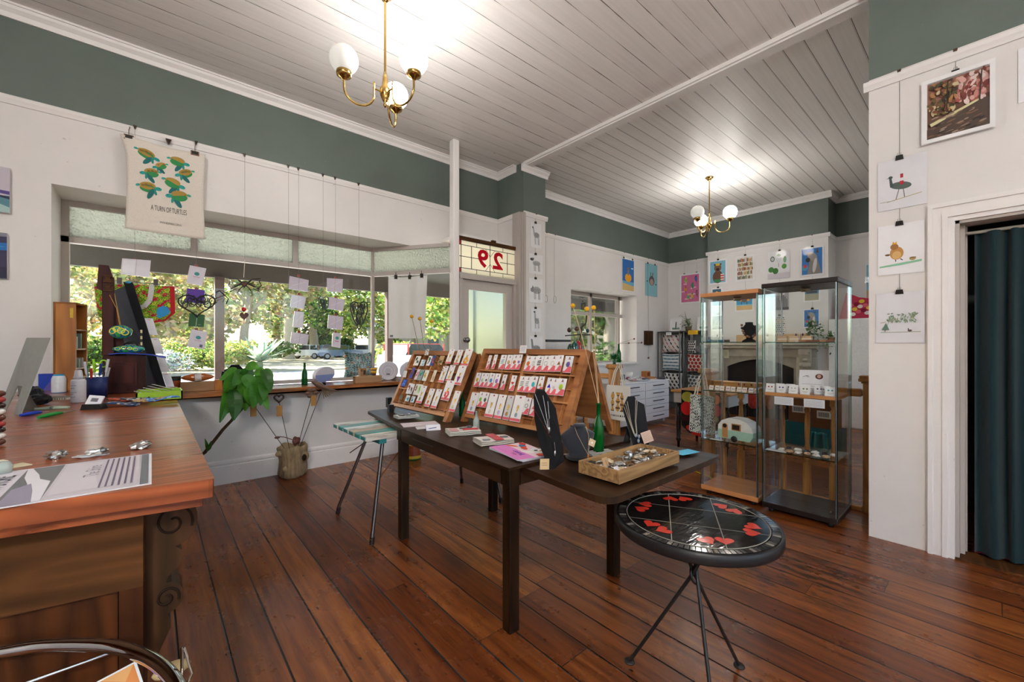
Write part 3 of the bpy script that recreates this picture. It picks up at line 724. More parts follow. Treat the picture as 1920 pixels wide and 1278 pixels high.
BUSH = [(295, 24, 1.15, OL, 'low brown-olive bush below the tote bag'), (335, 22, .8, ['#c9ccc9', '#a7aea8', '#7d8a72', '#e2e2de'], 'silvery grey shrub below the green gift card'),
  (365, 24, 1.0, LT, 'leafy green shrub right of the silvery shrub'), (395, 25, .9, DK, 'dark green shrub left of the verandah post'),
  (440, 25, 1.1, ['#c2c070', '#a8b05a', '#8b9c48'], 'yellow-green shrub left of the agave'), (520, 40, 1.3, DK, 'dark bush between the agave and the bare trunk'),
  (150, 21, 1.3, LT, 'bright shrub at the left end of the window'), (210, 22, 1.2, DK, 'green shrub behind the leaning black board'),
  (640, 52, 1.8, DK, 'hedge behind the parked cars'), (755, 30, 1.4, ['#c6cf78', '#a2b24e', '#7f9a3c'], 'bright round bush beside the white house'),
  (1165, 22, 1.2, DK, 'dark shrub in the lower part of the far-room window'), (600, 56, 2.0, DK, 'dark shrub behind the white ute')]
for i, (u, d, s, cols, lb) in enumerate(BUSH):
 q = at_d(u, 648, d); o = crown_mesh(20 + i, 1300, blobset(30 + i, 7, .9, .7, .45, .6), .2, cols).build('garden_bush', 'treeleaf', loc=(q.x, q.y, GZ + .05), label=lb, cat='bush', group='garden bushes outside'); o.scale = (s,) * 3
q = at_d(487, 648, 25); t = thing('agave', 'big blue-green agave with long pointed leaves outside the window', 'plant', (q.x, q.y, GZ + .06))
m = MB(); R = random.Random(4)
for i in range(46):
 a = R.uniform(0, 2 * PI); el = R.uniform(.25, 1.35); L = R.uniform(1.0, 1.5); d_ = V((cos(a) * cos(el), sin(a) * cos(el), sin(el)))
 sd_ = V((-sin(a), cos(a), 0)); o_ = V((0, 0, .3)); c_ = R.choice(['#9fb59a', '#b9cbb0', '#7f9c86', '#cfd9bd'])
 P = [o_ + d_ * (L * f) + V((0, 0, -.25 * f * f * cos(el))) for f in (0, .35, .7, 1)]; W = (.07, .1, .07, .0)
 for j in range(3): m.quad(P[j] - sd_ * W[j], P[j] + sd_ * W[j], P[j + 1] + sd_ * W[j + 1], P[j + 1] - sd_ * W[j + 1], c_)
m.build('leaves', 'leaf', t); MB().tube([(0, 0, 0), (0, 0, .3)], [.12, .10], '#7b8a60', 0, 8).build('stem', 'bark', t); t.scale = (1.55,) * 3
def car(label, loc, rz, col, kind='wagon', roof=None):
 t = thing('car', label, 'car', loc, rz, 'cars parked across the road')
 b = MB(); W = .88
 lower = [(-2.1, .35), (2.1, .35), (2.2, .55), (2.15, .85), (1.1, 1.0), (-2.15, 1.0), (-2.2, .6)]
 b.prism([V((x, -W, z)) for x, z in lower], (0, 2 * W, 0), col); b.build('body', 'carpaint', t, bevel=.05)
 x0 = -2.0 if kind == 'wagon' else -.6
 cab = [(1.05, .98), (.45, 1.48), (x0 + .35, 1.5), (x0, .98)]
 MB().prism([V((x, -W * .86, z)) for x, z in cab], (0, 2 * W * .86, 0), '#232a30').build('windows', 'gloss', t)
 r = MB(); r.box(x0 + .32, -W * .84, 1.47, .5, W * .84, 1.53, roof or col)
 for x, z in ((.75, 1.23), (x0 + .17, 1.24)):
  for s in (-1, 1): r.box(x - .04, s * W * .86 - .02, .98, x + .05, s * W * .86 + .02, 1.5, roof or col)
 r.build('roof', 'carpaint', t, bevel=.02)
 for x in (-1.35, 1.35):
  for s in (-1, 1):
   M_ = Matrix.Translation((x, s * W * .93, .32)) @ Matrix.Rotation(PI / 2, 4, 'X')
   MB().lathe([(0, -.1), (.2, -.1), (.32, -.09), (.33, 0), (.32, .09), (.2, .1), (0, .1)], '#1c1c1e', 0, 20, M_, cols=['#a5a7aa', '#1c1c1e', '#1c1c1e', '#1c1c1e', '#1c1c1e', '#a5a7aa']).build('wheel', 'satin', t)
 return t
for lb, u, d, rz, col, kd, rf in (('white ute parked right of the bare gum trunk', 574, 46, -YAW, '#e9ebee', 'ute', None), ('white station wagon parked behind the white ute', 612, 52, -YAW + .2, '#dfe3e6', 'wagon', None),
                                  ('dark blue car parked left of the floral cushion', 638, 45, -YAW + .5, '#3c5f8c', 'wagon', None), ('pale car with a red roof parked close outside the splayed pane', 792, 21, .35, '#d6e2ea', 'wagon', '#c23a35'),
                                  ('silver car parked beyond the white house wall', 700, 48, -YAW, '#cfd4da', 'wagon', None)):
 q = at_d(u, 648, d); car(lb, (q.x, q.y, GZ - .04 if d < 20 else GZ + .06), rz, col, kd, rf)
q = at_d(775, 648, 46); t = thing('house', 'low white house across the road behind the tea towel', 'building', (q.x, q.y, GZ + .06), -YAW)
MB().box(-5, 0, 0, 5, 5, 3.2, '#eeeae2').build('walls', 'matte', t); MB().prism([V(p) for p in ((-5.5, -.5, 3.1), (5.5, -.5, 3.1), (5.5, 2.5, 4.6), (-5.5, 2.5, 4.6))], (0, 0, .12), '#c9c4bc').build('roof', 'matte', t)
for x in (-2.6, 2.2): MB().box(x - .6, -.03, .9, x + .6, .02, 2.2, '#5f7f95').build('window', 'gloss', t)
# ================================================================ shop counter
KT = .95
t = thing('shop_counter', 'long timber shop counter with carved corbels, front left', 'counter', (0, 0, 0))
top = MB(); top.prism([V(p) for p in ((-1.05, 1.465, KT - .045), (.118, 1.265, KT - .045), (.118, 4.58, KT - .045), (-1.05, 4.58, KT - .045))], (0, 0, .045))
top.build('countertop', 'counter_wood', t, bevel=.012)
MB().prism([V(p) for p in ((-1.03, 1.485, .88), (.098, 1.292, .88), (.098, 4.57, .88), (-1.03, 4.57, .88))], (0, 0, .026)).build('moulding', 'counter_wood', t, bevel=.006)
def slab(x0, y0, z0, x1, y1, z1): return MB().box(x0, y0, z0, x1, y1, z1)
b = MB(); b.prism([V(p) for p in ((-1.0, 1.575, 0), (-.012, 1.40, 0), (-.012, 4.55, 0), (-1.0, 4.55, 0))], (0, 0, .88)); b.build('carcass', 'door_wood', t)
def onface(mb, s0, s1, z0, z1, th):
 """board on the slanted near face; s = metres from the right corner"""
 P = V((-.012, 1.40, 0)); d = V((-.988, .175, 0)).normalized(); nn = V((-.175, -.988, 0)).normalized() * th
 a, b_ = P + d * s0, P + d * s1
 mb.prism([a + V((0, 0, z0)), b_ + V((0, 0, z0)), b_ + V((0, 0, z1)), a + V((0, 0, z1))], nn)
m = MB(); onface(m, 0, .98, .685, .88, .022); m.build('front_rail', 'panel_wood', t, bevel=.003)
for s0, s1 in ((0, .045), (.36, .46), (.93, .98)):
 m = MB(); onface(m, s0, s1, .1, .685, .022); m.build('front_stile', 'door_wood', t, bevel=.003)
m = MB(); onface(m, .05, .355, .12, .68, .008); m.build('front_panel', 'door_wood', t)
m = MB(); onface(m, -.003, .99, 0, .1, .03); m.build('plinth', 'panel_wood', t)
def scroll_profile():
 P = [(0, .88), (.098, .88)]
 P += [(.055 + .052 * cos(a), .815 + .065 * sin(a)) for a in [math.radians(x) for x in range(40, -100, -14)]]
 P += [(.075, .735), (.07, .70), (.045, .675), (.04, .66)]
 P += [(.04 + .036 * cos(a), .62 + .042 * sin(a)) for a in [math.radians(x) for x in range(70, -100, -17)]]
 P += [(.05, .56), (.05, .54), (.02, .47), (0, .46)]
 return P
def spiral(mb, cx, cz, r0, y, col):
 pts = [V((cx + r0 * (1 - k / 40) * cos(-.4 + k * .26), y, cz + r0 * (1 - k / 40) * 1.15 * sin(-.4 + k * .26))) for k in range(34)]
 mb.tube(pts, .0032, col, 0, 6)
for i, y in enumerate((1.415, 2.45, 3.5)):
 c = MB(); c.prism([V((-.012 + x, y, z)) for x, z in scroll_profile()], (0, .085, 0)); co_ = c.build('corbel', 'corbel_wood', t, bevel=.006)
 for cx_, cz_, r_ in ((.042, .815, .043), (.03, .62, .026)):
  s = MB(); spiral(s, cx_, cz_, r_, y - .001, '#241409'); s.build('carved_scroll', 'matte', co_)
def flat(mb, pts, h, col, mat=0): return mb.prism([V(p) for p in pts], (0, 0, h), col, mat)
shp = [rec(.02, .02, .98, .98, '#cfc8cf'), rec(.02, .80, .98, .98, '#d9d4dc'), rec(.02, .58, .98, .80, '#77777a'),
       pol([(.02, .58), (.5, .60), (.6, .67), (.75, .70), (.98, .77), (.98, .80), (.7, .77), (.5, .72), (.3, .70), (.02, .66)], '#e6e4ea'), pol([(.02, .62), (.3, .66), (.5, .70), (.4, .78), (.02, .78)], '#9a94a6'),
       rec(.02, .02, .98, .07, '#70767c'), rec(.10, .08, .98, .56, '#cdc5cc'), pol([(.1, .3), (.5, .35), (.9, .33), (.98, .56), (.1, .56)], '#d6d0d6'),
       txt('HEDLOW STORE', .48, .89, .055, '#3a3840', .62), txt('The Shire', .62, .37, .04, '#7d7688', .8)]
for k in range(6): shp.append(lin2(.1, .30 - k * .036, .95, .30 - k * .036, .012, '#6d6478'))
m = MB(); sheet(m, (.0, 1.315, KT + .0012), (0, 1, 0), (-1, 0, 0), .37, .31, shp, '#e9e7ec', .0012); m.build('printed_poster', ['paper'], label='large grey and lilac printed sheet lying on the near end of the counter', cat='poster')
def crumple(mb, c, r, col, seed, mat=0, k=.35, n=12, mm=8):
 R = random.Random(seed); c = V(c); vs = []
 for i in range(mm + 1):
  th = PI * i / mm
  for j in range(n):
   f = 1 + R.uniform(-k, k); vs.append(c + V((r[0] * f * sin(th) * cos(2 * PI * j / n), r[1] * f * sin(th) * sin(2 * PI * j / n), max(-r[2] * f * cos(th), -r[2]))))
 fs = [(i * n + j, i * n + (j + 1) % n, (i + 1) * n + (j + 1) % n, (i + 1) * n + j) for i in range(mm) for j in range(n)]
 return mb.add(vs, fs, col, mat, False)
for i, (u, v, lb) in enumerate(((104, 860, 'leftmost crumpled silver brooch on the counter above the printed sheet'), (180, 855, 'silver brooch on a clear bag, middle of the three on the counter'), (263, 841, 'rightmost small silver brooch beside the corner of the printed sheet'))):
 q = at_z(u, v, KT); m = MB(); crumple(m, (0, 0, .011), (.024, .014, .011), '#c9c9c6', i, 0); crumple(m, (.012, .004, .016), (.014, .01, .008), '#8e8e8c', i + 9, 0)
 if i == 1: crumple(m, (-.012, 0, .004), (.04, .016, .004), '#cfd4da', 31, 1, .15)
 m.build('silver_brooch', ['metal', 'plastic_sleeve'], loc=q, rotz=.4 * i - .5, label=lb, cat='brooch')
q = at_z(22, 875, KT); m = MB(); m.box(-.05, -.025, 0, .03, .025, .002, '#d9cfae'); m.cbox((-.025, .0, .012), (.028, .03, .02), '#e6dec6'); m.build('cream_card', 'paper', loc=q, rotz=.5, label='cream card and tag at the left edge of the counter', cat='card')
q = at_z(3, 888, KT); m = MB(); m.lathe([(0, 0), (.018, 0), (.02, .02), (.014, .03), (0, .03)], '#cfd8d8', 0, 16); m.build('glass_jar', 'bottle_clear', loc=q, label='tiny clear glass jar at the left edge of the counter', cat='jar')
q = at_z(-2, 835, KT); m = MB()
for k in range(9):
 m.ball((0, 0, .012 + k * .02), (.016, .016, .011), ('#5a2f22', '#e8e2d8', '#2b1c18', '#a33a3a')[k % 4], 0, 10, 6)
m.build('bead_string', 'gloss', loc=q, label='stack of patterned beads cut by the left edge of the picture', cat='beads')
b0, b1, t0, t1 = at_z(0, 768, KT), at_z(40, 779, KT), at_d(52, 633, 2.06), at_d(95, 633, 2.0)
st = thing('metal_stand', 'galvanised sheet-metal sign stand leaning over the left of the counter', 'stand', b0)
L = lambda a, b_: (t0 - b0) * b_ + (b1 - b0) * a * (1 - b_) + (t1 - t0) * a * b_
m = MB(); outl = [L(0, 0), L(.32, 0), L(.42, .36), L(.64, .36), L(.72, 0.0), L(1, 0), L(1, 1), L(0, 1)]
nn = (b1 - b0).cross(t0 - b0).normalized() * .004; m.prism(outl, nn, '#8f938d'); m.build('plate', 'satin', st)
bk = at_z(56, 770, KT) - b0; m = MB(); m.prism([L(.42, .36), L(.64, .36), V((bk.x + .03, bk.y + .02, .0)), V((bk.x - .03, bk.y, .0))], nn, '#7c807a'); m.build('back_leg', 'satin', st)
for col, (u0, v0), (u1, v1), bl, lb in (('#1f3fb0', (38, 782), (77, 776), 12, 'blue-handled craft pliers on the counter, left of the green one'), ('#14923a', (72, 786), (116, 777), 34, 'green-handled craft awl with a steel point on the counter')):
 p, q = at_z(u0, v0, KT), at_z(u1, v1, KT); d = (q - p).normalized(); o = thing('craft_tool', lb, 'tool', p)
 MB().tube([V((0, 0, .009)), (q - p) * .3 + V((0, 0, .01)), (q - p) * .75 + V((0, 0, .011)), (q - p) + V((0, 0, .009))], [.006, .0095, .009, .006], col, 0, 10).build('handle', 'satin', o)
 MB().tube([(q - p) + V((0, 0, .009)), (q - p) + d * bl * .003 + V((0, 0, .008))], [.0035, .001], '#c5c6c8', 0, 8).build('blade', 'metal', o)
q = at_z(72, 758, KT); m = MB(); crumple(m, (0, 0, .03), (.05, .05, .03), '#17171a', 3, 0, .2); crumple(m, (-.03, .05, .055), (.05, .05, .045), '#1b1b1f', 4, 0, .12)
m.build('black_pouch', 'cloth', loc=q, label='crumpled black cloth pouch behind the metal stand', cat='pouch')
q = at_z(108, 748, KT); m = MB(); m.box(-.09, -.05, 0, .08, .06, .012, '#d8d4c8'); [m.box(-.088 + k * .012, -.052, .002, -.083 + k * .012, .061, .0135, '#8d877a') for k in range(14)]
m.build('spiral_notebook', 'paper', loc=q, rotz=-.5, label='pale striped spiral notebook left of the white spray bottle', cat='notebook')
q = at_z(95, 768, KT); m = MB(); m.tube([(-.06, 0, .006), (0, .01, .007), (.07, .0, .006)], [.008, .006, .005], '#9fb09a'); m.tube([(-.05, .03, .006), (.0, .012, .012), (.06, .035, .006)], [.007, .006, .005], '#a9b8a4'); m.ball((0, .01, .009), .009, '#6d7a70')
m.build('shears', 'satin', loc=q, rotz=-.3, label='pale green shears lying in front of the notebook', cat='shears')
o = at_z(84, 744, KT); th_ = -.45
m = MB(); m.box(-.055, -.02, 0, .05, .03, .125, '#2848b8'); m.prism([V((.05, -.0215, 0)), V((.05, -.0215, .125)), V((-.03, -.0215, 0))], (0, -.001, 0), '#6a62b0'); m.build('blue_box', 'satin', loc=at_z(80, 735, KT) + V((.02, .12, 0)), rotz=th_, label='upright blue and violet box behind the black pouch', cat='box')
m = MB(); m.lathe([(0, 0), (.036, 0), (.037, .005), (.037, .10), (.03, .12), (.022, .13), (0, .13)], '#e9eef4', 0, 24, cols=['#3f8fd8', '#3f8fd8', '#e9eef4', '#e9eef4', '#2aa7dc', '#2aa7dc']); m.build('plastic_tub', 'satin', loc=at_z(112, 737, KT) + V((-.01, .05, 0)), label='white plastic tub with a blue lid beside the blue box', cat='tub')
m = MB(); crumple(m, (0, 0, .11), (.07, .05, .11), '#e4e2e6', 8, 0, .12); m.build('paper_bag', 'paper', loc=at_z(88, 730, KT) + V((.03, .36, 0)), label='crumpled white bag behind the blue box', cat='bag')
q = at_z(147, 754, KT); o = thing('spray_bottle', 'white bottle with a clear cap standing on the counter', 'bottle', q)
MB().lathe([(0, 0), (.031, 0), (.033, .004), (.033, .125), (.03, .132), (.022, .136), (0, .136)], '#dedbe2', 0, 28).build('body', 'satin', o)
MB().lathe([(.0225, .136), (.0225, .15), (.02, .152), (.016, .185), (.01, .19), (0, .19)], '#c3c0c8', 0, 24).build('cap', 'plastic_sleeve', o)
m = MB()
for k, (a0, a1, z) in enumerate(((-.5, .3, .10), (-.6, .1, .085), (-.5, .35, .06), (-.6, 0, .05), (-.5, .2, .035))):
 aa = -2.2 + a0; m.tube([(.0335 * cos(aa + j * .1 * (a1 - a0) * 1.2), .0335 * sin(aa + j * .1 * (a1 - a0) * 1.2), z) for j in range(11)], .0012, '#77747c', 0, 4)
m.build('printing', 'paper', o)
q = at_z(170, 768, KT); o = thing('card_holder', 'black desk holder of white business cards right of the spray bottle', 'card holder', q, -.45)
m = MB(); m.prism([V((-.045, 0, 0)), V((.045, 0, 0)), V((.037, 0, .028)), V((-.037, 0, .028))], (0, .05, 0), '#1b1a1c'); m.build('base', 'satin', o)
m = MB(); M_ = Matrix.Translation((0, .012, .026)) @ Matrix.Rotation(-.5, 4, 'X') @ Matrix.Rotation(.12, 4, 'Y')
for k in range(4): m.box(-.033, k * .0022, 0, .033, k * .0022 + .0016, .05, '#eceaf0', 0, M_)
m.box(-.015, -.0012, .015, .015, -.0004, .035, '#6a6870', 0, M_); m.build('card', 'paper', o)
q = at_z(178, 748, KT) + V((.0, .12, 0)); o = thing('tool_caddy', 'dark blue caddy of craft tools left of the mahogany tower', 'caddy', q)
MB().lathe([(0, 0), (.05, 0), (.052, .13), (.047, .13), (.045, .01), (0, .01)], '#1c2c66', 0, 24).build('cup', 'satin', o)
TC = ['#c4c4c8', '#2e2e32', '#8fd02a', '#2a8f8a', '#c4c4c8', '#b33028', '#1c3a8a', '#c4c4c8']
for k in range(8):
 a = k * .8; p0 = V((.03 * cos(a), .03 * sin(a), .02)); p1 = V((.055 * cos(a + .3), .055 * sin(a + .3), .17 + .05 * ((k * 37) % 5) / 4)); m = MB(); m.tube([p0, p1], .0035, '#b9b9bd', 0, 6); m.tube([p0.lerp(p1, .7), p1 + (p1 - p0) * .12], [.006, .0075], TC[k], 0, 8); m.build('hand_tool', 'satin', o)
m = MB()
for c_ in ((.0, .0, .20), (.03, 0, .215)): m.tube([(c_[0] + .016 * cos(2 * PI * j / 14), .0, c_[2] + .022 * sin(2 * PI * j / 14)) for j in range(14)], .005, '#9ad02e', 0, 6, True)
m.build('scissor_handle', 'satin', o)
q = at_y(142, 600, 4.30); rz = -.21; o = thing('oak_shelf_box', 'tall narrow oak box of small shelves at the left reveal of the window', 'shelf', (q.x, q.y, KT), rz)
H = .64; m = MB(); m.box(-.115, 0, 0, -.0, .012, H); m.box(-.115, .19, 0, 0, .202, H); m.box(-.115, 0, 0, -.103, .2, H); m.box(-.115, 0, H - .012, 0, .202, H); m.box(-.115, 0, 0, 0, .2, .012)
m.build('carcass', 'oak_box', o)
for z in (.16, .30, .44): MB().box(-.103, .012, z, -.003, .19, z + .01).build('shelf', 'oak_box', o)
MB().box(-.03, -.002, .53, -.012, .0, .60, '#b89a3a').build('hinge', 'metal', o)
for k, (y, h, c_) in enumerate(((.03, .10, '#cfc6b4'), (.05, .085, '#d8d2c4'), (.085, .06, '#9fb7a4'), (.12, .11, '#7f9a8a'), (.15, .07, '#d0c8b8'))):
 M_ = Matrix.Translation((q.x, q.y, KT + (.31 if k % 2 else .171) + .001)) @ Matrix.Rotation(rz, 4, 'Z')
 m = MB(); m.box(-.09, y, 0, -.01, y + .014, h, c_); bo = m.build('small_book', 'paper', label='small pale book inside the tall narrow oak box', cat='book', group='small books in the oak box'); bo.matrix_world = M_
for k, c_ in enumerate(('#b0242a', '#d8a48a', '#c98068', '#e0d2b0', '#c8b88a')):
 M_ = Matrix.Translation((q.x + .03, q.y + .06, KT + .012 + .001 + k * .0185)) @ Matrix.Rotation(rz + .1 * ((k * 3) % 4 - 1), 4, 'Z')
 m = MB(); m.box(-.12, -.03, 0, .0, .07, .018, c_); bo = m.build('notebook', 'paper', label=['red notebook', 'pale pink notebook', 'salmon notebook', 'cream notebook', 'straw-coloured notebook'][4 - k] + ' in the lopsided pile in the oak box', cat='notebook', group='notebooks in the oak box'); bo.matrix_world = M_
q = at_y(192, 740, 3.93); X0 = q.x; o = thing('mahogany_tower', 'dark mahogany stand with a panelled base and tall upright on the counter', 'stand', (X0, 3.93, KT))
MB().box(0, 0, 0, .22, .16, .262).build('base', 'mahogany', o, bevel=.004)
MB().box(-.006, -.012, 0, .226, .16, .018).build('plinth', 'mahogany', o, bevel=.004)
m = MB(); m.prism([V((.045, -.001, .055)), V((.175, -.001, .055)), V((.175, -.001, .215)), V((.045, -.001, .215))], (0, -.010, 0)); m.prism([V((.062, -.010, .072)), V((.158, -.010, .072)), V((.158, -.010, .198)), V((.062, -.010, .198))], (0, -.014, 0)); m.build('raised_panel', 'mahogany', o, bevel=.005)
m = MB(); m.box(-.004, .02, .262, .056, .07, .80); m.prism([V(p) for p in ((-.03, .03, .72), (.0, .03, .70), (.045, .03, .72), (.05, .03, .80), (.03, .03, .88), (-.02, .03, .88))], (0, .03, 0)); m.build('upright', 'mahogany', o, bevel=.004)
m = MB(); m.prism([V(p) for p in ((.056, .06, .262), (.12, .06, .262), (.056, .06, .66))], (0, .02, 0)); m.build('brace', 'mahogany', o)
for z in (.70, .76): MB().prism([V(p) for p in ((.0, .018, z), (.05, .018, z), (.035, .018, z + .028), (.05, .018, z + .05), (.0, .018, z + .05), (.015, .018, z + .028))], (0, -.01, 0)).build('bracket', 'panel_wood', o)
zt = KT + .2635
def cloth_fn(u, v):
 x = -.0 + u * .30; y = -.03 + v * .14; e = max(0, u - .72) * .10; return V((X0 + .03 + x, 3.93 + y, zt + .002 + .012 * sin(u * 6 + v) * (u > .1) * .5 + .006 - e + .004 * sin(v * 7)))
m = MB(); m.grid(cloth_fn, 16, 8, '#2440b4'); m.build('blue_cloth', 'cloth', solid=.003, label='royal blue cloth lying over the mahogany base', cat='cloth')
def painted(mb, c, r, M=None):
 mb.ball(c, r, '#1f8a72', 0, 28, 18, M)
 n = len(mb.f) - 28 * 18
 for i in range(18):
  for k in range(28):
   j = n + i * 28 + k
   mb.c[j] = rgb(('#1f8a72', '#2a55a0', '#3aa05a', '#1f8a72', '#177a7a', '#2f9a4a', '#24407a')[(k * 3 + i // 4) % 7])
 c = V(c)
 for a, z in ((-1.9, .4), (-1.5, .15), (-1.15, -.1), (-2.3, .1), (.6, .2), (1.4, 0)):
  dr = V((cos(a) * cos(z), sin(a) * cos(z), sin(z))); A, B = frame_from(dr)
  ctr = V((dr.x * r[0], dr.y * r[1], dr.z * r[2])) * .97; rad = min(r) * .38
  P = []
  for t_ in range(16):
   w_ = ctr + (A * cos(2 * PI * t_ / 16) + B * sin(2 * PI * t_ / 16)) * rad; l_ = math.sqrt((w_.x / r[0]) ** 2 + (w_.y / r[1]) ** 2 + (w_.z / r[2]) ** 2); w_ = w_ / l_ * 1.01
   P.append(c + (M @ w_ if M is not None else w_))
  mb.tube(P, min(r) * .075, '#e6d84a', 0, 5, True)
m = MB(); painted(m, (0, 0, 0), (.085, .03, .027)); m.build('painted_gourd', 'gloss', loc=(X0 + .13, 3.955, zt + .044), label='long green and yellow painted gourd lying on the blue cloth', cat='ornament')
e = at_y(226, 622, 3.90); o = thing('painted_egg', 'green egg ornament painted with yellow rings, hanging above the blue cloth', 'ornament', e)
m = MB(); painted(m, (0, 0, 0), (.060, .048, .048)); m.build('egg', 'gloss', o)
m = MB(); m.tube([(-.005, 0, .047), (-.02, .005, .16), (-.055, .02, .25)], .0018, '#c89a4a', 0, 5); m.tube([(0, 0, .047), (-.03, .005, .26)], .0018, '#c89a4a', 0, 5); m.build('string', 'cloth', o)
e = at_y(246, 643, 3.99); m = MB(); m.ball((0, 0, .04), (.045, .04, .04), '#17171b', 0, 20, 12)
for k in range(3): m.tube([(-.02 + .018 * k + .009 * cos(j * .5), -.04, .045 + .009 * sin(j * .5)) for j in range(12)], .002, '#8a8a90', 0, 5)
m.build('black_ornament', 'satin', loc=(e.x, e.y, zt + .022), label='dark round ornament behind the hanging painted egg', cat='ornament')
e = at_y(265, 640, 3.97); m = MB()
for k in range(7): m.tube([(0, 0, k * .022), (0, 0, (k + 1) * .022)], .006, ('#d8c89a', '#2b2420')[k % 2], 0, 10)
m.build('striped_stick', 'satin', loc=(e.x, e.y, zt + .026), label='upright black and cream striped stick on the blue cloth', cat='stick')
b1, b0, t1, t0 = at_d(311, 727, 3.33), at_d(238, 727, 3.2), at_d(249, 530, 3.33), at_d(212, 545, 3.24)
b1.z = b0.z = KT
o = thing('leaning_board', 'big slate-black display board leaning behind the mahogany tower', 'board', b1)
nn = (b0 - b1).cross(t1 - b1).normalized(); nn = nn if nn.y < 0 else -nn
m = MB(); m.prism([b0 - b1, V((0, 0, 0)) - nn * .0, t1 - b1, t0 - b1], -nn * .03, '#3f4148'); m.build('panel', 'matte', o)
e0 = (b0 - b1).normalized() * .05
m = MB(); m.prism([V((0, 0, 0)), e0, (t1 - b1) + e0 * 1.1, (t1 - b1)], nn * .012, '#1d1d20'); m.build('edge_strip', 'matte', o)
m = MB(); m.ball(V((t1 - b1)) + e0 * .5, (.022, .02, .012), '#3aa0c8', 0, 12, 8); m.build('blue_cap', 'satin', o)
for k, (f0, f1) in enumerate(((.50, .66), (.32, .47), (.15, .30), (.0, .13))):
 p = b1.lerp(t1, f0); q = b1.lerp(t1, f1); rr = -e0.normalized(); w_ = .05
 m = MB(); sheet(m, p + nn * .004 + rr * .003, rr, (q - p).normalized(), w_, (q - p).length, [rec(.3, .9, .7, .93, '#b86a6a')] + [lin2(.1, .3 + .1 * j, .8, .3 + .1 * j, .012, '#b5b2ba') for j in range(3)], '#d8d5dc', .004)
 m.build('pale_card', 'paper', label=('topmost', 'second', 'third', 'lowest')[k] + ' pale card in the column beside the leaning black board', cat='card', group='cards beside the leaning board')
q = (-.07, 3.27); o = thing('lime_tray', 'lime green open tray at the far corner of the counter', 'tray', (q[0], q[1], KT))
m = MB(); W_, D_, H_ = .215, .24, .055
m.box(0, 0, 0, W_, D_, .006, '#7fa31e'); m.box(0, 0, 0, W_, .008, H_, '#8fb524'); m.box(0, D_ - .008, 0, W_, D_, H_, '#8fb524'); m.box(0, 0, 0, .008, D_, H_, '#8fb524'); m.box(W_ - .008, 0, 0, W_, D_, H_, '#8fb524'); m.build('tray', 'satin', o)
for k in range(5):
 m = MB(); m.box(-.06, -.012, 0, .06, .012, .002, ('#e9e6e2', '#d8d2cc', '#f0eee8', '#c9c2ba', '#e9e6e2')[k])
 m.build('paper_strip', 'paper', loc=(q[0] + .045 + .02 * k, q[1] + .07 + .028 * k, KT + .04 + .007 * k), rot=(.0, .35, .5), label='white paper strip poking out of the lime tray', cat='paper', group='paper strips in the lime tray')
for k, (u, v, w_, c_, c2, lb) in enumerate(((226, 762, .16, '#23406e', '#c9b9a4', 'folded navy fabric strip at the front of the fabric pile'), (230, 755, .12, '#c4512c', '#2c2c34', 'orange and black patterned fabric piece under the mahogany tower'),
           (254, 755, .12, '#2a2f45', '#d8d2c8', 'dark patterned fabric piece in the middle of the pile'), (280, 758, .14, '#b39468', '#6b4a30', 'tan fabric piece in the fabric pile'), (306, 757, .14, '#3a76b8', '#9cc0de', 'bright blue batik fabric at the right of the fabric pile'))):
 p = at_z(u, v, KT); R = random.Random(k)
 def fn(a, b_, w_=w_, R=R, k=k): return V(((a - .5) * w_, (b_ - .5) * .07, .004 + .004 * k + .012 * sin(a * 5 + k) * sin(b_ * 3 + .5) + .012))
 m = MB(); m.grid(fn, 14, 7, lambda a, b_: c2 if (sin(a * 21 + k) * sin(b_ * 13 + a * 6)) > .45 else c_); m.build('fabric_piece', 'cloth', loc=p, rotz=-.4 + .15 * k, solid=.004, label=lb, cat='fabric')
# ================================================================ chrome stand at the bottom left
zc = .62; pts = [at_z(u, v, zc) for u, v in ((-120, 1240), (0, 1222), (90, 1209), (200, 1210), (262, 1226), (306, 1252), (335, 1290), (350, 1340))]
cen = V((-.12, .78, 0)); o = thing('chrome_stand', 'curved chrome tube display stand cut by the lower left corner', 'stand', (cen.x, cen.y, 0))
sm = []
for i in range(len(pts) - 1):
 for f_ in (0, .25, .5, .75):
  a = pts[max(i - 1, 0)]; b_ = pts[i]; c_ = pts[i + 1]; d_ = pts[min(i + 2, len(pts) - 1)]
  sm.append(.5 * ((2 * b_) + (-a + c_) * f_ + (2 * a - 5 * b_ + 4 * c_ - d_) * f_ ** 2 + (-a + 3 * b_ - 3 * c_ + d_) * f_ ** 3))
sm.append(pts[-1])
MB().tube([p - V((cen.x, cen.y, 0)) for p in sm], .0135, '#c9cbce', 0, 16).build('top_rail', 'chrome', o)
e0, e1 = pts[-1], pts[0]
lg = MB()
for p in (e0, e1): lg.tube([V((p.x - cen.x, p.y - cen.y, zc)), V((p.x - cen.x, p.y - cen.y, .0))], .0135, '#c9cbce', 0, 14)
lg.build('upright', 'chrome', o)
gz = .55
r0, r1 = at_z(20, 1290, gz), at_z(210, 1222, gz)
MB().tube([r0 - V((cen.x, cen.y, 0)), r1 - V((cen.x, cen.y, 0))], .004, '#c9cbce', 0, 10).build('cross_rod', 'chrome', o)
gp = [V((p.x - cen.x, p.y - cen.y, gz - .02)) * 1 for p in sm[4:]] + [V((.1, -.25, gz - .02)), V((-.35, -.25, gz - .02))]
MB().prism(gp, (0, 0, .006)).build('glass_shelf', 'cab_glass', o)
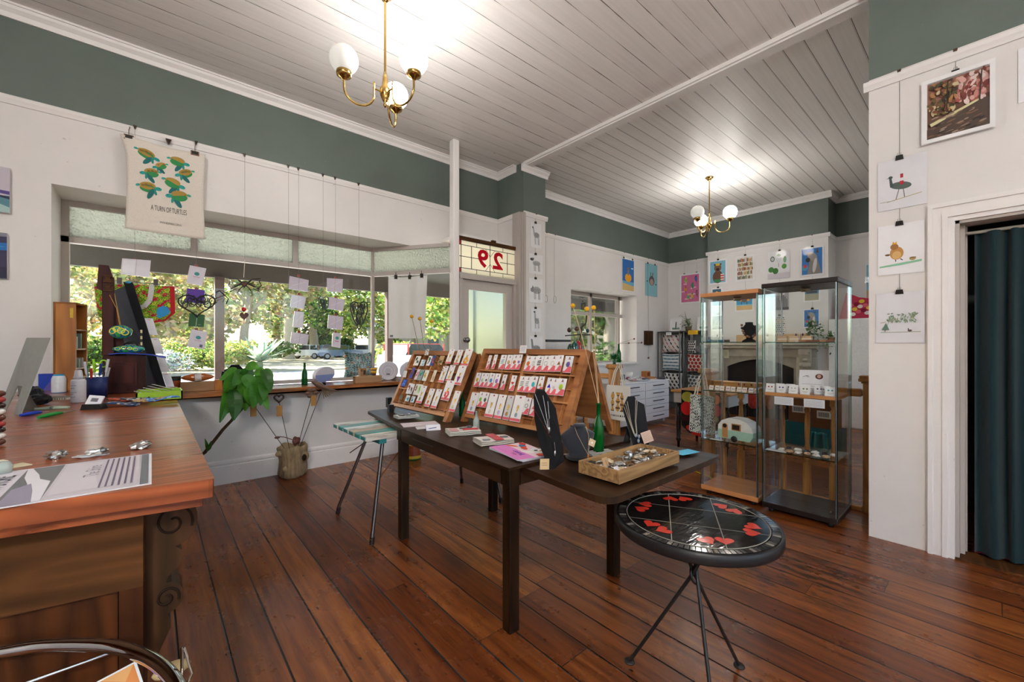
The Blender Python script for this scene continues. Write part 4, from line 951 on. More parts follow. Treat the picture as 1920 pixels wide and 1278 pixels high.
w0 = at_z(341, 1245, .60); lw = [at_z(341, 1290, .60), at_z(341, 1214, .645), at_z(345, 1214, .645), at_z(360, 1262, .59), at_z(352, 1280, .585)]
MB().tube([p - V((cen.x, cen.y, 0)) for p in lw], .0028, '#b9b5b0', 0, 8).build('wire_loop', 'chrome', o)
c0 = at_z(172, 1345, gz - .012); m = MB(); sheet(m, c0, V((.9, .35, 0)).normalized(), V((-.25, .7, .66)).normalized(), .085, .06, [rec(.06, .06, .94, .94, '#d88a4a'), pol([(.06, .06), (.5, .5), (.94, .1)], '#8a78c0'), pol([(.3, .94), (.7, .5), (.94, .94)], '#e0a86a')], '#eef0f2', .002)
m.build('picture_card', 'paper', label='orange and violet picture card standing on the chrome stand', cat='card')
m = MB(); m.ball((0, 0, .014), (.035, .02, .014), '#c7b07e', 0, 14, 8); m.build('cream_stone', 'stone', loc=at_z(322, 1266, gz - .013), label='cream pebble on the glass shelf of the chrome stand', cat='stone')
# ================================================================ dark draw-leaf table
TZ = .748
a2 = math.radians(-2.2); ex, ey = V((cos(a2), sin(a2), 0)), V((-sin(a2), cos(a2), 0)); O = V((1.195, 1.395, 0))
TB = thing('display_table', 'long dark timber draw-leaf table with four square legs', 'table', O)
lp = lambda x, y, z=0: ex * x + ey * y + V((0, 0, z))
def lbox(mb, x0, y0, z0, x1, y1, z1): return mb.prism([lp(x0, y0, z0), lp(x1, y0, z0), lp(x1, y1, z0), lp(x0, y1, z0)], (0, 0, z1 - z0))
m = MB(); lbox(m, -.02, -.02, .735, .86, 1.235, TZ); m.build('tabletop', 'table_wood', TB, bevel=.005)
def rounded(pts, r, n=6):
 out = []
 for i, p in enumerate(pts):
  a, b = pts[i - 1], pts[(i + 1) % len(pts)]; rr = r[i]
  if rr == 0: out.append(p); continue
  p0 = p + (a - p).normalized() * rr; p1 = p + (b - p).normalized() * rr
  for k in range(n + 1): t_ = k / n; out.append(p0 * (1 - t_) ** 2 + p * 2 * t_ * (1 - t_) + p1 * t_ ** 2)
 return out
A, B, Lf = at_z(1140, 938, .735), at_z(1352, 853, .735), at_z(962, 868, .735)
ln = [p - O for p in rounded([A, B, V((B.x + .0, 1.9, .735)), V((1.24, 1.9, .735)), Lf], [.09, .05, 0, 0, 0])]
m = MB(); m.prism([p - V((0, 0, .026)) for p in ln], (0, 0, .026)); m.build('pull_out_leaf', 'table_wood', TB, bevel=.007)
fa, fb = at_z(688, 770, .735), at_z(752, 803, .735)
fl = [p - O for p in rounded([fb, V((2.1, 2.45, .735)), V((2.22, 3.44, .735)), fa], [0, 0, .06, .04])]
m = MB(); m.prism([p - V((0, 0, .022)) for p in fl], (0, 0, .022)); m.build('pull_out_leaf', 'table_wood', TB, bevel=.005)
for n_, q in (('apron', (.06, .0, .655, .76, .022, .71)), ('apron', (.06, 1.19, .655, .76, 1.212, .71)), ('apron', (.0, .06, .655, .022, 1.15, .735)), ('apron', (.78, .06, .655, .802, 1.15, .735))):
 m = MB(); lbox(m, *q); m.build(n_, 'table_wood', TB, bevel=.003)
for x, y in ((0, 0), (0, 1.15), (.738, 0), (.738, 1.15)):
 m = MB(); lbox(m, x - .003, y - .003, .655, x + .066, y + .066, .733); lbox(m, x + .003, y + .003, 0, x + .06, y + .06, .64)
 m.prism([lp(x + .003, y + .003, .64), lp(x + .06, y + .003, .64), lp(x + .06, y + .06, .64), lp(x + .003, y + .06, .64)], (0, 0, .016)); m.build('leg', 'table_leg_wood', TB, bevel=.006)
for s in (.25, .7):
 m = MB(); lbox(m, -.003, s, .668, .001, s + .28, .70); m.build('drawer_front', 'table_wood', TB, bevel=.002)
# ================================================================ slatted bench behind it
BZ = .695; bo_ = V((1.035, 2.625, 0)); bn = thing('slatted_bench', 'low bench of worn white and teal slats on steel tube legs', 'bench', bo_)
SC = ['#d9d6cc', '#5f9f9c', '#cfd3cf', '#b9a68e', '#3f9a94', '#d6d2c6']
wood('slat_paint_dark', '#b9b0a2', '#7d6f5e', 'x', 1.5, .6, 8, 0, .8)
def slat_mat(name, c):
 m, ns, ls = newmat(name); vec = coords(ns, ls, 'Object', (1.5, 20, 20)); nz = noise(ns, ls, vec, 2.2, 5, .65)
 col = ramp(ns, ls, nz, [(.38, '#7a6a58'), (.5, c), (.8, c)]); b = ns.new('ShaderNodeBsdfPrincipled'); ls.new(col, b.inputs['Base Color']); b.inputs['Roughness'].default_value = .5
 return finish(m, ns, ls, b)
for i, c_ in enumerate(SC): slat_mat('slat_%d' % i, c_)
for i in range(6):
 y = i * .108; m = MB(); m.box(0, y, BZ - .03, 1.16, y + .088, BZ); m.box(-.002, y + .01, BZ - .027, .004, y + .078, BZ - .003, '#2f8f8c', 1); m.build('slat', ['slat_%d' % (5 - i), 'satin'], bn, bevel=.004)
for x in (.09, 1.02): MB().box(x, .0, BZ - .058, x + .05, .62, BZ - .03, '#2f7f86').build('batten', 'satin', bn)
for (tx, ty, fx, fy) in ((.22, .48, .039, .651), (.13, .04, .038, -.004), (1.0, .48, 1.155, .618), (1.0, .04, 1.12, .0)):
 m = MB(); m.tube([(tx, ty, BZ - .058), (fx, fy, .03)], .0125, '#9a9a9c', 0, 12); lg = m.build('leg', 'metal', bn)
 MB().tube([(fx + (tx - fx) * .05, fy + (ty - fy) * .05, .045), (fx, fy, .0)], .0155, '#2b2422', 0, 12).build('rubber_foot', 'satin', lg)
m = MB(); m.tube([(.09, .02, .40), (.33, .05, BZ - .06)], .005, '#7a4a2c', 0, 8); m.build('brace_rod', 'metal', bn)
m = MB(); m.tube([(.10, .56, .47), (.27, .40, BZ - .06)], .004, '#6a6a6c', 0, 8); m.build('brace_rod', 'metal', bn)
# ================================================================ round mosaic table
RZ, RR = .64, .285; rc = V((1.53, .728, 0)); rt = thing('mosaic_table', 'round black mosaic table with red leaf-shaped hearts on a wrought-iron tripod', 'table', rc)
MB().lathe([(0, RZ - .038), (RR - .002, RZ - .038), (RR, RZ - .034), (RR, RZ - .002), (RR - .004, RZ + .001), (RR - .01, RZ - .003), (0, RZ - .003)], '#1b191a', 0, 64).build('rim', 'satin', rt)
def ripple():
 m, ns, ls = newmat('black_tile'); vec = coords(ns, ls, 'Object'); nz = noise(ns, ls, vec, 9, 3); wv = noise(ns, ls, coords(ns, ls, 'Object', (6, 18, 1)), 3, 2)
 b = ns.new('ShaderNodeBsdfPrincipled'); at = ns.new('ShaderNodeAttribute'); at.attribute_name = 'Col'; ls.new(at.outputs[0], b.inputs['Base Color']); b.inputs['Roughness'].default_value = .08
 ls.new(bump(ns, ls, math_n(ns, ls, 'ADD', nz, wv), .12, .006), b.inputs['Normal']); return finish(m, ns, ls, b)
ripple()
Ri = RR * .85
m = MB(); m.poly([V((Ri * cos(2 * PI * k / 72), Ri * sin(2 * PI * k / 72), RZ + .0006)) for k in range(72)], '#141314'); m.build('tile_top', 'black_tile', rt)
m = MB(); gd = V((cos(.52), sin(.52), 0)); gp_ = V((-gd.y, gd.x, 0))
for a, b_ in ((gd, gp_), (gp_, gd)):
 for o_ in (-.078, .085):
  h = math.sqrt(Ri * Ri - o_ * o_); w_ = b_ * .0016; z = V((0, 0, RZ + .0012)); m.quad(b_ * o_ - a * h - w_ + z, b_ * o_ + a * h - w_ + z, b_ * o_ + a * h + w_ + z, b_ * o_ - a * h + w_ + z, '#8f8a80')
m.tube([V((Ri * cos(2 * PI * k / 72), Ri * sin(2 * PI * k / 72), RZ + .0008)) for k in range(72)], .0018, '#8f8a80', 0, 5, True)
m.build('grout_line', 'matte', rt)
m = MB()
for k in range(96):
 a0, a1 = 2 * PI * k / 96 + .006, 2 * PI * (k + 1) / 96 - .006; c_ = ('#8a857c', '#2a2827', '#4a4743', '#1f1e1e', '#2b2a2a')[(k * 7) % 5]
 r0, r1 = Ri + .006, RR - .012; m.quad(*[V((r * cos(a), r * sin(a), RZ + .0008)) for r, a in ((r0, a0), (r1, a0), (r1, a1), (r0, a1))], c_)
m.build('mosaic_border', 'gloss', rt)
H = [(-.9, .10), (-.62, .07), (-.28, .085), (.05, .06), (.42, .08), (.75, .07)]
for k in range(12):
 ang = 2 * PI * k / 12 + (.12 if k % 2 else -.1); r_ = Ri * .78; cx_, cy_ = r_ * cos(ang), r_ * sin(ang)
 pts = heart_pts(0, 0, .032, 26, ang + PI / 2 + (.5 if k % 2 else -.4)); m = MB(); m.poly([V((cx_ + x * 1., cy_ + y * 1., RZ + .0016)) for x, y in pts], '#d23a2c'); m.build('red_heart', 'gloss', rt)
knot = V((0, 0, .44))
for fx, fy in ((1.464, .963), (1.776, .663), (1.362, .575)):
 f_ = V((fx, fy, 0)) - rc; top_ = V((-f_.x * .30, -f_.y * .30, RZ - .038)); off = V((-f_.y, f_.x, 0)).normalized() * .008
 m = MB(); m.tube([top_, knot + off, f_ * .99 + V((0, 0, .006))], .0065, '#201d1c', 0, 10); lg = m.build('leg', 'satin', rt)
 MB().lathe([(0, 0), (.021, 0), (.02, .004), (.008, .008), (0, .008)], '#2b2726', 0, 18, Matrix.Translation(f_)).build('foot', 'satin', lg)
m = MB(); Mr = Matrix.Translation((0, 0, .425)) @ Matrix.Rotation(.5, 4, 'X'); m.tube([Mr @ V((.021 * cos(2 * PI * k / 20), .021 * sin(2 * PI * k / 20), .02 * sin(2 * PI * k / 20))) for k in range(20)], .0045, '#201d1c', 0, 8, True); m.build('ring', 'satin', rt)
# ================================================================ old type cases standing as A-frames
def plane_hit(u, v, P, n):
 x, y, b = ray(u, v); d = V((x, y, b)); c_ = V((0, 0, EYE)); return c_ + d * ((P - c_).dot(n) / d.dot(n))
class Case:
 def __init__(s, Bl, Br, TL, label, cols, rows, backx):
  s.Bl = V(Bl); s.es = (V(Br) - s.Bl); s.W = s.es.length; s.es.normalize(); s.et = V(TL) - s.Bl; s.L = s.et.length; s.et.normalize()
  s.n = s.es.cross(s.et).normalized(); s.o = thing('type_case_display', label, 'display case', s.Bl); W, L_ = s.W, s.L
  q = lambda a, t_, d=0: s.es * a + s.et * t_ + s.n * d
  s.q = q
  def bx(mb, a0, t0, d0, a1, t1, d1, mat=0): mb.prism([q(a0, t0, d0), q(a1, t0, d0), q(a1, t1, d0), q(a0, t1, d0)], s.n * (d1 - d0), '#fff', mat)
  D = .012; K = -.028
  for a0, a1 in ((0, .034), (W - .04, W)): m = MB(); bx(m, a0, 0, K, a1, L_, D); m.build('side_stile', 'case_wood', s.o, bevel=.003)
  m = MB(); bx(m, .034, L_ - .038, K, W - .04, L_, D); m.build('top_rail', 'case_wood', s.o, bevel=.003)
  m = MB(); bx(m, .034, .035, K, W - .04, .06, D + .004); m.build('bottom_rail', 'case_wood_pale', s.o, bevel=.003)
  m = MB(); bx(m, .034, .06, K, W - .04, L_ - .038, K + .006); m.build('back_board', 'case_wood', s.o)
  for c_ in cols[1]: m = MB(); bx(m, c_ * W - .009, .06, K + .006, c_ * W + .009, L_ - .038, D - .002); m.build('centre_stile', 'case_wood_pale', s.o, bevel=.002)
  for r_ in rows[0]: m = MB(); bx(m, .034, r_ * L_ - .004, K + .006, W - .04, r_ * L_ + .004, D - .002); m.build('shelf_rail', 'case_wood_pale', s.o)
  m = MB()
  for c_ in cols[0]: bx(m, c_ * W - .0022, .06, K + .006, c_ * W + .0022, L_ - .038, D - .010)
  for r_ in rows[1]: bx(m, .034, r_ * L_ - .002, K + .006, W - .04, r_ * L_ + .002, D - .012)
  m.build('divider', 'case_wood_pale', s.o)
  top = s.q(0, L_ - .01, K); ez = V((s.es.y, -s.es.x, 0)); ez = ez if ez.x > 0 else -ez
  hgt = (s.Bl + top).z - TZ
  for a0, a1 in ((0, .03), (W - .035, W)):
   p0 = q(a0, L_ - .0, K - .003); p1 = V(p0) + ez * backx; p1.z = TZ - s.Bl.z; m = MB(); wv = s.es * (a1 - a0); th = ez * .028; m.prism([p0, p0 + wv, p1 + wv, p1], th, '#fff'); m.build('rear_leg', 'case_wood', s.o, bevel=.003)
  p0 = q(.03, L_, K - .004); p1 = V(p0) + ez * backx * .86; p1.z = TZ - s.Bl.z + .07; m = MB(); wv = s.es * (W - .065); m.prism([p0, p0 + wv, p1 + wv, p1], ez * .012, '#fff'); m.build('rear_board', 'case_wood', s.o)
  s.lay = 0
 def st(s, u, v):
  P = plane_hit(u, v, s.Bl + s.n * .014, s.n) - s.Bl; return P.dot(s.es), P.dot(s.et)
zt0 = TZ
RC = Case((1.644, 2.44, TZ), (1.707, 1.53, TZ), (1.850, 2.44, 1.255), 'nearer of the two open type cases, leaning as an A-frame on the dark table', ([.16, .27, .38, .6, .7, .83, .91], [.49]), ([.70, .40], [.18, .55, .86]), .22)
LC = Case((1.50, 3.30, TZ), (1.545, 2.47, TZ), (1.735, 3.30, 1.235), 'farther type case leaning as an A-frame on the table, by the window', ([.12, .22, .34, .55, .66, .9], [.44]), ([.68, .36], [.15, .52, .84]), .20)
PINK = '#e0606a'
def small_card(case, u, v, w, h, charm, shape, label, lift=0.):
 s, t_ = case.st(u, v); o = case.Bl + case.q(s, max(t_, .062) , .016 + .0022 * case.lay + lift); case.lay = (case.lay + 1) % 6
 shp = [pol([(.12, .02), (.98, .02), (.98, .36), (.62, .38)], PINK), rec(.02, .02, .98, .10, PINK), ell(.55, .90, .07, .035, '#1c1a20'), ell(.55, .80, .15, .06, '#8a2f4a'), rec(.38, .74, .72, .80, '#e9e4e6')]
 m = MB(); sheet(m, o, case.es, (case.et + case.n * .05).normalized(), w, h, shp, '#efecec', .0012)
 c = m.build('earring_card', 'paper', label=label, cat='earring card', group='small earring cards in the type cases')
 k = MB(); ctr = o + case.es * w * .5 + case.et * h * .5; R_ = w * .24
 A_ = Matrix((case.es, case.et, case.n)).transposed().to_4x4(); A_.translation = ctr + case.n * .004
 if shape == 'heart': k.prism([A_ @ V((x, y, 0)) for x, y in heart_pts(0, 0, R_)], case.n * .003, charm)
 elif shape == 'ring': k.tube([A_ @ V((R_ * cos(2 * PI * j / 18), R_ * sin(2 * PI * j / 18), .002)) for j in range(18)], .0016, charm, 0, 6, True)
 elif shape == 'bars': [k.prism([A_ @ V((x, y + dy, 0)) for x, y in ((-R_, 0), (R_, .004), (R_, .009), (-R_, .005))], case.n * .002, charm) for dy in (-.012, .0, .011)]
 elif shape == 'tri': k.prism([A_ @ V(p) for p in ((-R_, -R_ * .9, 0), (R_, -R_ * .9, 0), (0, R_, 0))], case.n * .003, charm)
 elif shape == 'flower':
  for j in range(5): k.ball(A_ @ V((R_ * .6 * cos(j * 1.257), R_ * .6 * sin(j * 1.257), .001)), (R_ * .5,) * 2 + (.002,), charm, 0, 10, 5, A_.to_3x3())
 else: k.ball(A_ @ V((0, 0, 0)), (R_, R_ * 1.2, .0035), charm, 0, 16, 6, A_.to_3x3())
 k.build('charm', 'gloss', c); return c
def key_card(case, u, v, w, h, charm, label, kind='tag', lift=0., paper='#efecec'):
 s, t_ = case.st(u, v); o = case.Bl + case.q(s, max(t_, .062), .018 + .0022 * case.lay + lift); case.lay = (case.lay + 1) % 6
 shp = [rec(.02, .02, .98, .12, PINK), ell(.55, .92, .10, .035, '#a23a50')]
 m = MB(); sheet(m, o, case.es, (case.et + case.n * .05).normalized(), w, h, shp, paper, .0012)
 c = m.build('keyring_card', 'paper', label=label, cat='keyring card', group='keyring cards in the type cases')
 A_ = Matrix((case.es, case.et, case.n)).transposed().to_4x4(); A_.translation = o + case.es * w * .5 + case.et * h * .5 + case.n * .004
 k = MB(); r_ = min(w * .26, .018)
 k.tube([A_ @ V((r_ * cos(a), h * .22 + r_ * sin(a), 0)) for a in [2 * PI * j / 18 for j in range(18)]], .0014, '#b9b4ac', 0, 5, True)
 k.build('split_ring', 'metal', c)
 k = MB(); k.tube([A_ @ V((0, h * .22 - r_, 0)), A_ @ V((.002, h * .02, .001)), A_ @ V((0, -h * .12, 0))], [.003, .0045, .003], '#d8a83a', 0, 8); k.tube([A_ @ V((.007 * cos(a), h * .05 + .011 * sin(a), 0)) for a in [2 * PI * j / 12 for j in range(12)]], .0016, '#d8a83a', 0, 5, True); k.build('clasp', 'metal', c)
 k = MB()
 if kind == 'tag': k.ball(A_ @ V((0, -h * .25, 0)), (.011, .014, .003), charm, 0, 14, 6, A_.to_3x3())
 elif kind == 'flower':
  for j in range(7): k.ball(A_ @ V((.018 * cos(j * .9), -h * .2 + .018 * sin(j * .9), .0)), (.011, .011, .003), charm, 0, 10, 5, A_.to_3x3())
 else: k.prism([A_ @ V(p) for p in ((-.016, -h * .08, 0), (.016, -h * .08, 0), (0, -h * .38, 0))], case.n * .003, charm)
 k.build('charm', 'gloss', c); return c
def ord_(i): return ('first', 'second', 'third', 'fourth', 'fifth', 'sixth', 'seventh', 'eighth', 'ninth', 'tenth', 'eleventh', 'twelfth', 'thirteenth', 'fourteenth', 'fifteenth')[i]
S2 = lambda x, y: (860 + x * .1721, 640 + y * .1721)
row1 = [(283, 303, .030, '#d8a0a0', 'dot', 'pale'), (343, 303, .034, '#f0a0a0', 'dot', 'pink'), (420, 312, .055, '#7fb0b8', 'bars', 'teal barred'), (490, 318, .05, '#c9a06a', 'dot', 'tan'), (553, 322, .052, '#c8703a', 'flower', 'rust flower'), (608, 326, .040, '#9a5ac0', 'flower', 'purple flower'),
  (688, 340, .054, '#d8702a', 'dot', 'orange'), (752, 348, .045, '#c9d0cf', 'bars', 'white barred'), (805, 350, .056, '#2a2a2c', 'bars', 'black barred'), (885, 356, .052, '#b9bcc0', 'ring', 'silver ring'), (955, 360, .056, '#d6d0c8', 'ring', 'pearl ring'), (1032, 364, .046, '#8a5a2a', 'tri', 'brown drop'), (1105, 372, .060, '#6a5a9a', 'dot', 'violet oval')]
row2 = [(155, 492, .050, '#c8a83a', 'dot', 'mustard'), (213, 500, .046, '#b8c8b0', 'dot', 'sage'), (262, 506, .034, '#55504c', 'dot', 'charcoal'), (305, 512, .052, '#4a90c0', 'dot', 'blue'), (368, 522, .052, '#a86ac0', 'dot', 'lilac'), (436, 532, .040, '#7a5a4a', 'tri', 'brown'), (533, 550, .046, '#d83a2c', 'heart', 'red'),
  (625, 566, .056, '#9aa5a0', 'bars', 'grey barred'), (690, 575, .046, '#b0bcb4', 'bars', 'sage barred'), (750, 580, .056, '#3ab0b8', 'dot', 'turquoise'), (838, 590, .042, '#b08a3a', 'tri', 'gold'), (915, 602, .052, '#4a2ac0', 'tri', 'royal violet'), (970, 614, .046, '#e0d8e0', 'dot', 'pearl white'), (1035, 622, .062, '#a8c83a', 'dot', 'lime green')]
for i, (x, y, w_, c_, sh, nm) in enumerate(row1): small_card(RC, *S2(x, y), w_, .103, c_, sh, 'earring card with %s charm, %s from left in top row of the nearer case' % (nm, ord_(i)))
for i, (x, y, w_, c_, sh, nm) in enumerate(row2): small_card(RC, *S2(x, y), w_, .103, c_, sh, 'earring card with %s charm, %s from left in middle row of the nearer case' % (nm, ord_(i)))
for x, y, c_, sh, nm in ((195, 715, '#8ac83a', 'dot', 'bright green charm, low left in the nearer case'), (245, 726, '#5a5a4c', 'dot', 'dark stone charm, low left in the nearer case'), (690, 820, '#6a5a50', 'ring', 'dark ring charm, low right in the nearer case'), (752, 836, '#e07a7a', 'tri', 'coral charm, low right in the nearer case behind the stand')):
 small_card(RC, *S2(x, y), .05, .105, c_, sh, 'earring card, %s' % nm)
for x, y, w_, h_, c_, nm, pp in ((80, 812, .078, .150, '#8a9aa0', 'leftmost tall keyring card in the bottom row of the nearer case', '#efecec'), (275, 850, .08, .158, '#f2ead2', 'tall keyring card with a cream tag in the bottom row of the nearer case', '#efecec'), (372, 882, .072, .158, '#c9b0d8', 'tall keyring card with a lilac tag right of the cream-tag one', '#efecec'), (470, 900, .058, .158, '#b98a3a', 'grey-backed tall keyring card half covered in the bottom row of the nearer case', '#d0cfcf'), (552, 918, .088, .165, '#8fa8b0', 'widest tall keyring card with a round watch-like charm in the nearer case', '#efecec')):
 key_card(RC, *S2(x, y), w_, h_, c_, nm, 'tag', 0, pp)
S6 = lambda x, y: (730 + x * .1174, 650 + y * .1174)
lrow = [(370, 300, .075, .085, '#e9e4d8', '#3a5a5a', 'square cream card top left in the farther case'), (475, 312, .06, .055, '#cfdce0', '#7fb0b8', 'small round-looking pale blue card, top row of the farther case'), (575, 315, .055, .085, '#e9e7ea', '#2a6a5a', 'white card with green print, top row of the farther case'), (637, 318, .045, .085, '#24408f', '#b83a5a', 'deep blue card, top row of the farther case'), (762, 312, .06, .075, '#b89a6a', '#3a4a3a', 'tan card with dark motif, top row of the farther case'),
  (320, 512, .045, .09, '#223c9a', '#6a3a2a', 'deep blue card, middle row of the farther case'), (385, 528, .04, .09, '#e0d0dc', '#c85a7a', 'narrow pink-white card, middle row of the farther case'), (435, 540, .06, .09, '#8a9a94', '#2f8a7a', 'grey-green patterned card, middle row of the farther case'), (512, 556, .06, .09, '#e4e4dc', '#d0a830', 'white card with yellow motif, middle row of the farther case'), (650, 580, .04, .095, '#e6dcc8', '#c9b08a', 'narrow cream card, middle row of the farther case'),
  (268, 758, .05, .09, '#e6e0e8', '#7a3a4a', 'lilac-white card at left of the third row in the farther case'), (318, 768, .045, .085, '#e2e0e4', '#5a3a2a', 'white card with brown motif in the third row of the farther case'), (362, 775, .045, .09, '#e8e4da', '#8a6a3a', 'cream card with dark bird motif in the third row of the farther case'), (412, 785, .055, .09, '#e6e8da', '#7ac83a', 'card with bright green leaf motif in the third row of the farther case'),
  (150, 852, .05, .05, '#8a4a2a', '#2a8a7a', 'brown square card with teal feather, bottom left of the farther case'), (252, 878, .055, .05, '#d0e0e4', '#2a8aa8', 'left of two round blue floral cards at the bottom of the farther case'), (340, 902, .05, .05, '#d4e2e6', '#2a7a98', 'right of two round blue floral cards at the bottom of the farther case')]
for x, y, w_, h_, p_, c_, nm in lrow:
 s, t_ = LC.st(*S6(x, y)); o = LC.Bl + LC.q(s, max(t_, .062), .016 + .0022 * LC.lay); LC.lay = (LC.lay + 1) % 6
 R = random.Random(x); shp = [ell(R.uniform(.25, .75), R.uniform(.25, .75), R.uniform(.1, .25), R.uniform(.06, .16), vary(c_, .3), R.uniform(0, 3)) for _ in range(4)]
 m = MB(); sheet(m, o, LC.es, (LC.et + LC.n * .05).normalized(), w_, h_, shp, p_, .0012); m.build('gift_card', 'paper', label=nm, cat='card', group='small cards in the farther type case')
for x, y, w_, h_, c_, kd, nm in ((890, 300, .066, .118, '#e8d8b0', 'tag', 'upper left tall keyring card in the right half of the farther case'), (1000, 312, .066, .118, '#c8b060', 'tag', 'upper middle tall keyring card in the right half of the farther case'), (1118, 335, .085, .13, '#e8a02a', 'flower', 'tall card with orange flower charms at the upper right of the farther case'),
                                 (770, 592, .07, .13, '#d8d0c0', 'tag', 'tall keyring card with a pearly tag, centre of the farther case'), (885, 580, .066, .125, '#e0c060', 'tag', 'tall keyring card with a gold tag, right of centre in the farther case'), (1010, 645, .09, .145, '#8a2f8a', 'tri', 'tall card with purple cone charms at the right of the farther case'),
                                 (432, 918, .078, .14, '#7a8a4a', 'tag', 'leftmost of three big keyring cards at the bottom of the farther case'), (545, 968, .07, .14, '#c8702a', 'tag', 'middle of three big keyring cards at the bottom of the farther case'), (650, 1002, .07, .145, '#d8d8da', 'tag', 'rightmost of three big keyring cards at the bottom of the farther case'),
                                 (812, 880, .10, .15, '#d8202a', 'flower', 'tall card with a big red flower charm, lower right of the farther case'), (942, 1075, .066, .15, '#d8c8a0', 'tag', 'lowest right tall keyring card of the farther case')):
 key_card(LC, *S6(x, y), w_, h_, c_, nm, kd)
for case, (u, v), w_, h_, nm in ((RC, (973, 666), .06, .052, 'handwritten white price note on the top rail of the nearer case'), (LC, (797, 668), .05, .05, 'handwritten white price note on the top rail of the farther case'), (LC, (757, 708), .05, .055, 'cream handwritten note on the left stile of the farther case')):
 s, t_ = case.st(u, v); m = MB(); sheet(m, case.Bl + case.q(s, t_, .03), case.es, (case.et + case.n * .2).normalized(), w_, h_, scribble(.15, .85, .2, .9, 4, '#4a4850', .04), '#ebe8ea', .0012); m.build('price_note', 'paper', label=nm, cat='note')
s, t_ = LC.st(753, 724); m = MB(); sheet(m, LC.Bl + LC.q(s - .01, t_, .018), LC.es, LC.et, .06, .06, [ell(.3, .4, .1, .1, '#5a8ad8'), ell(.65, .35, .1, .1, '#5a8ad8'), rec(.1, .75, .9, .8, '#4a7ad0')], '#1f50b8', .002); m.build('blue_card', 'paper', label='bright blue square card on the left stile of the farther case', cat='card')
# ================================================================ things lying on the table
P_ = lambda u, v: at_z(u, v, TZ)
q = P_(727, 764); m = MB(); m.box(-.02, -.02, 0, .02, .02, .085, '#1f1e20'); m.build('black_box', 'satin', loc=q + V((.02, .02, 0)), label='taller black box standing at the far left corner of the table', cat='box')
q = P_(731, 772); m = MB(); m.box(-.018, -.018, 0, .02, .02, .06, '#232224'); m.build('black_box', 'satin', loc=q + V((.0, -.012, 0)), label='shorter black box standing in front of the taller one', cat='box')
def towel(u, v, w_, d_, h_, rz, col, deco, lb, cat='tea towel', name='folded_tea_towel'):
 q = P_(u, v); o = thing(name, lb, cat, q, rz)
 m = MB()
 for k in range(3):
  def fn(a, b_, k=k): 
   ang = b_ * 2 * PI
   rr = h_ / 6.4
   px = (abs(cos(ang)) ** .5 * (1 if cos(ang) > 0 else -1)) * (d_ / 2 - .003 * k); pz = rr + sin(ang) * rr
   return V(((a - .5) * w_, px, k * h_ / 3.1 + pz + .0015 * sin(a * 9 + k)))
  m.grid(fn, 10, 20, vary(col, .05))
 m.build('cloth', 'cloth', o)
 if deco:
  m = MB(); z = h_ + .0015
  for (x0, y0, x1, y1, c_) in deco: m.box((x0 - .5) * w_, (y0 - .5) * d_, z - .001, (x1 - .5) * w_, (y1 - .5) * d_, z + .0025, c_)
  m.build('printed_band', 'cloth', o)
 return o
towel(762, 782, .16, .12, .02, -.1, '#dcdad6', [(.1, .2, .35, .5, '#3a3a3e'), (.4, .1, .6, .8, '#55555a'), (.7, .3, .9, .6, '#2b2b30')], 'white folded cloth with black print by the black boxes')
q = P_(775, 795); m = MB(); sheet(m, q + V((-.10, -.06, .001)), V((.95, -.3, 0)).normalized(), V((.3, .95, 0)).normalized(), .24, .15, [ell(.35, .3, .22, .1, '#e4e0e2'), lin2(.1, .55, .8, .6, .01, '#b8a0a8')], '#d6c8cc', .008); m.build('paper_packet', 'paper', label='pale pink flat paper packet lying under the farther case', cat='packet')
q = P_(795, 802); m = MB(); m.box(-.05, -.03, 0, .05, .03, .006, '#dcd8d8'); m.build('paper_slip', 'paper', loc=q, rotz=-.3, label='small white paper slip between packet and tent card', cat='paper')
q = P_(812, 805); m = MB(); m.prism([V((-.045, -.025, 0)), V((.045, -.025, 0)), V((.045, .005, .03)), V((-.045, .005, .03))], (0, .0015, 0), '#e6e4ea'); m.prism([V((-.045, .035, 0)), V((.045, .035, 0)), V((.045, .005, .03)), V((-.045, .005, .03))], (0, .0015, 0), '#cfccd4'); m.prism([V((-.03, -.016, .0085)), V((.02, -.012, .0125)), V((.02, -.008, .0165)), V((-.03, -.012, .0125))], (0, -.001, 0), '#4a5a8a'); m.build('tent_card', 'paper', loc=q, rotz=-.4, label='folded white tent card with blue writing on the table edge', cat='card')
towel(868, 812, .19, .15, .028, -.35, '#e0dbd2', [(.05, .1, .3, .6, '#c98a88'), (.45, .2, .95, .42, '#c8202a'), (.4, .5, .8, .62, '#23242a'), (.7, .7, .85, .95, '#2b2c32')], 'folded tea towel with a red band, left of the two on the table edge')
towel(925, 829, .19, .15, .028, -.28, '#e2dcd0', [(.42, -.02, .66, 1.02, '#c41f28'), (.1, .15, .3, .3, '#8a8a8c'), (.7, .3, .9, .5, '#6a6a70')], 'folded tea towel with a red ribbon, right of the two on the table edge')
q = P_(900, 842); r_ = (P_(978, 876) - P_(897, 846)).normalized(); u_ = V((-r_.y, r_.x, 0))
o_ = P_(975, 878)
R = random.Random(3)
cov = [rec(0, 0, 1, 1, '#e58ad0'), rec(0, .48, 1, 1, '#f2d6de')] + [ell(R.uniform(.08, .92), R.uniform(.55, .95), R.uniform(.06, .16), R.uniform(.04, .1), c_, R.uniform(0, 3)) for c_ in ('#d84a2a', '#e0602a', '#8a2a4a', '#2a7ab0', '#f0ece6', '#c83a2a', '#e8702a', '#a03a5a', '#e0562c', '#d84a2a', '#3a8ac0')]
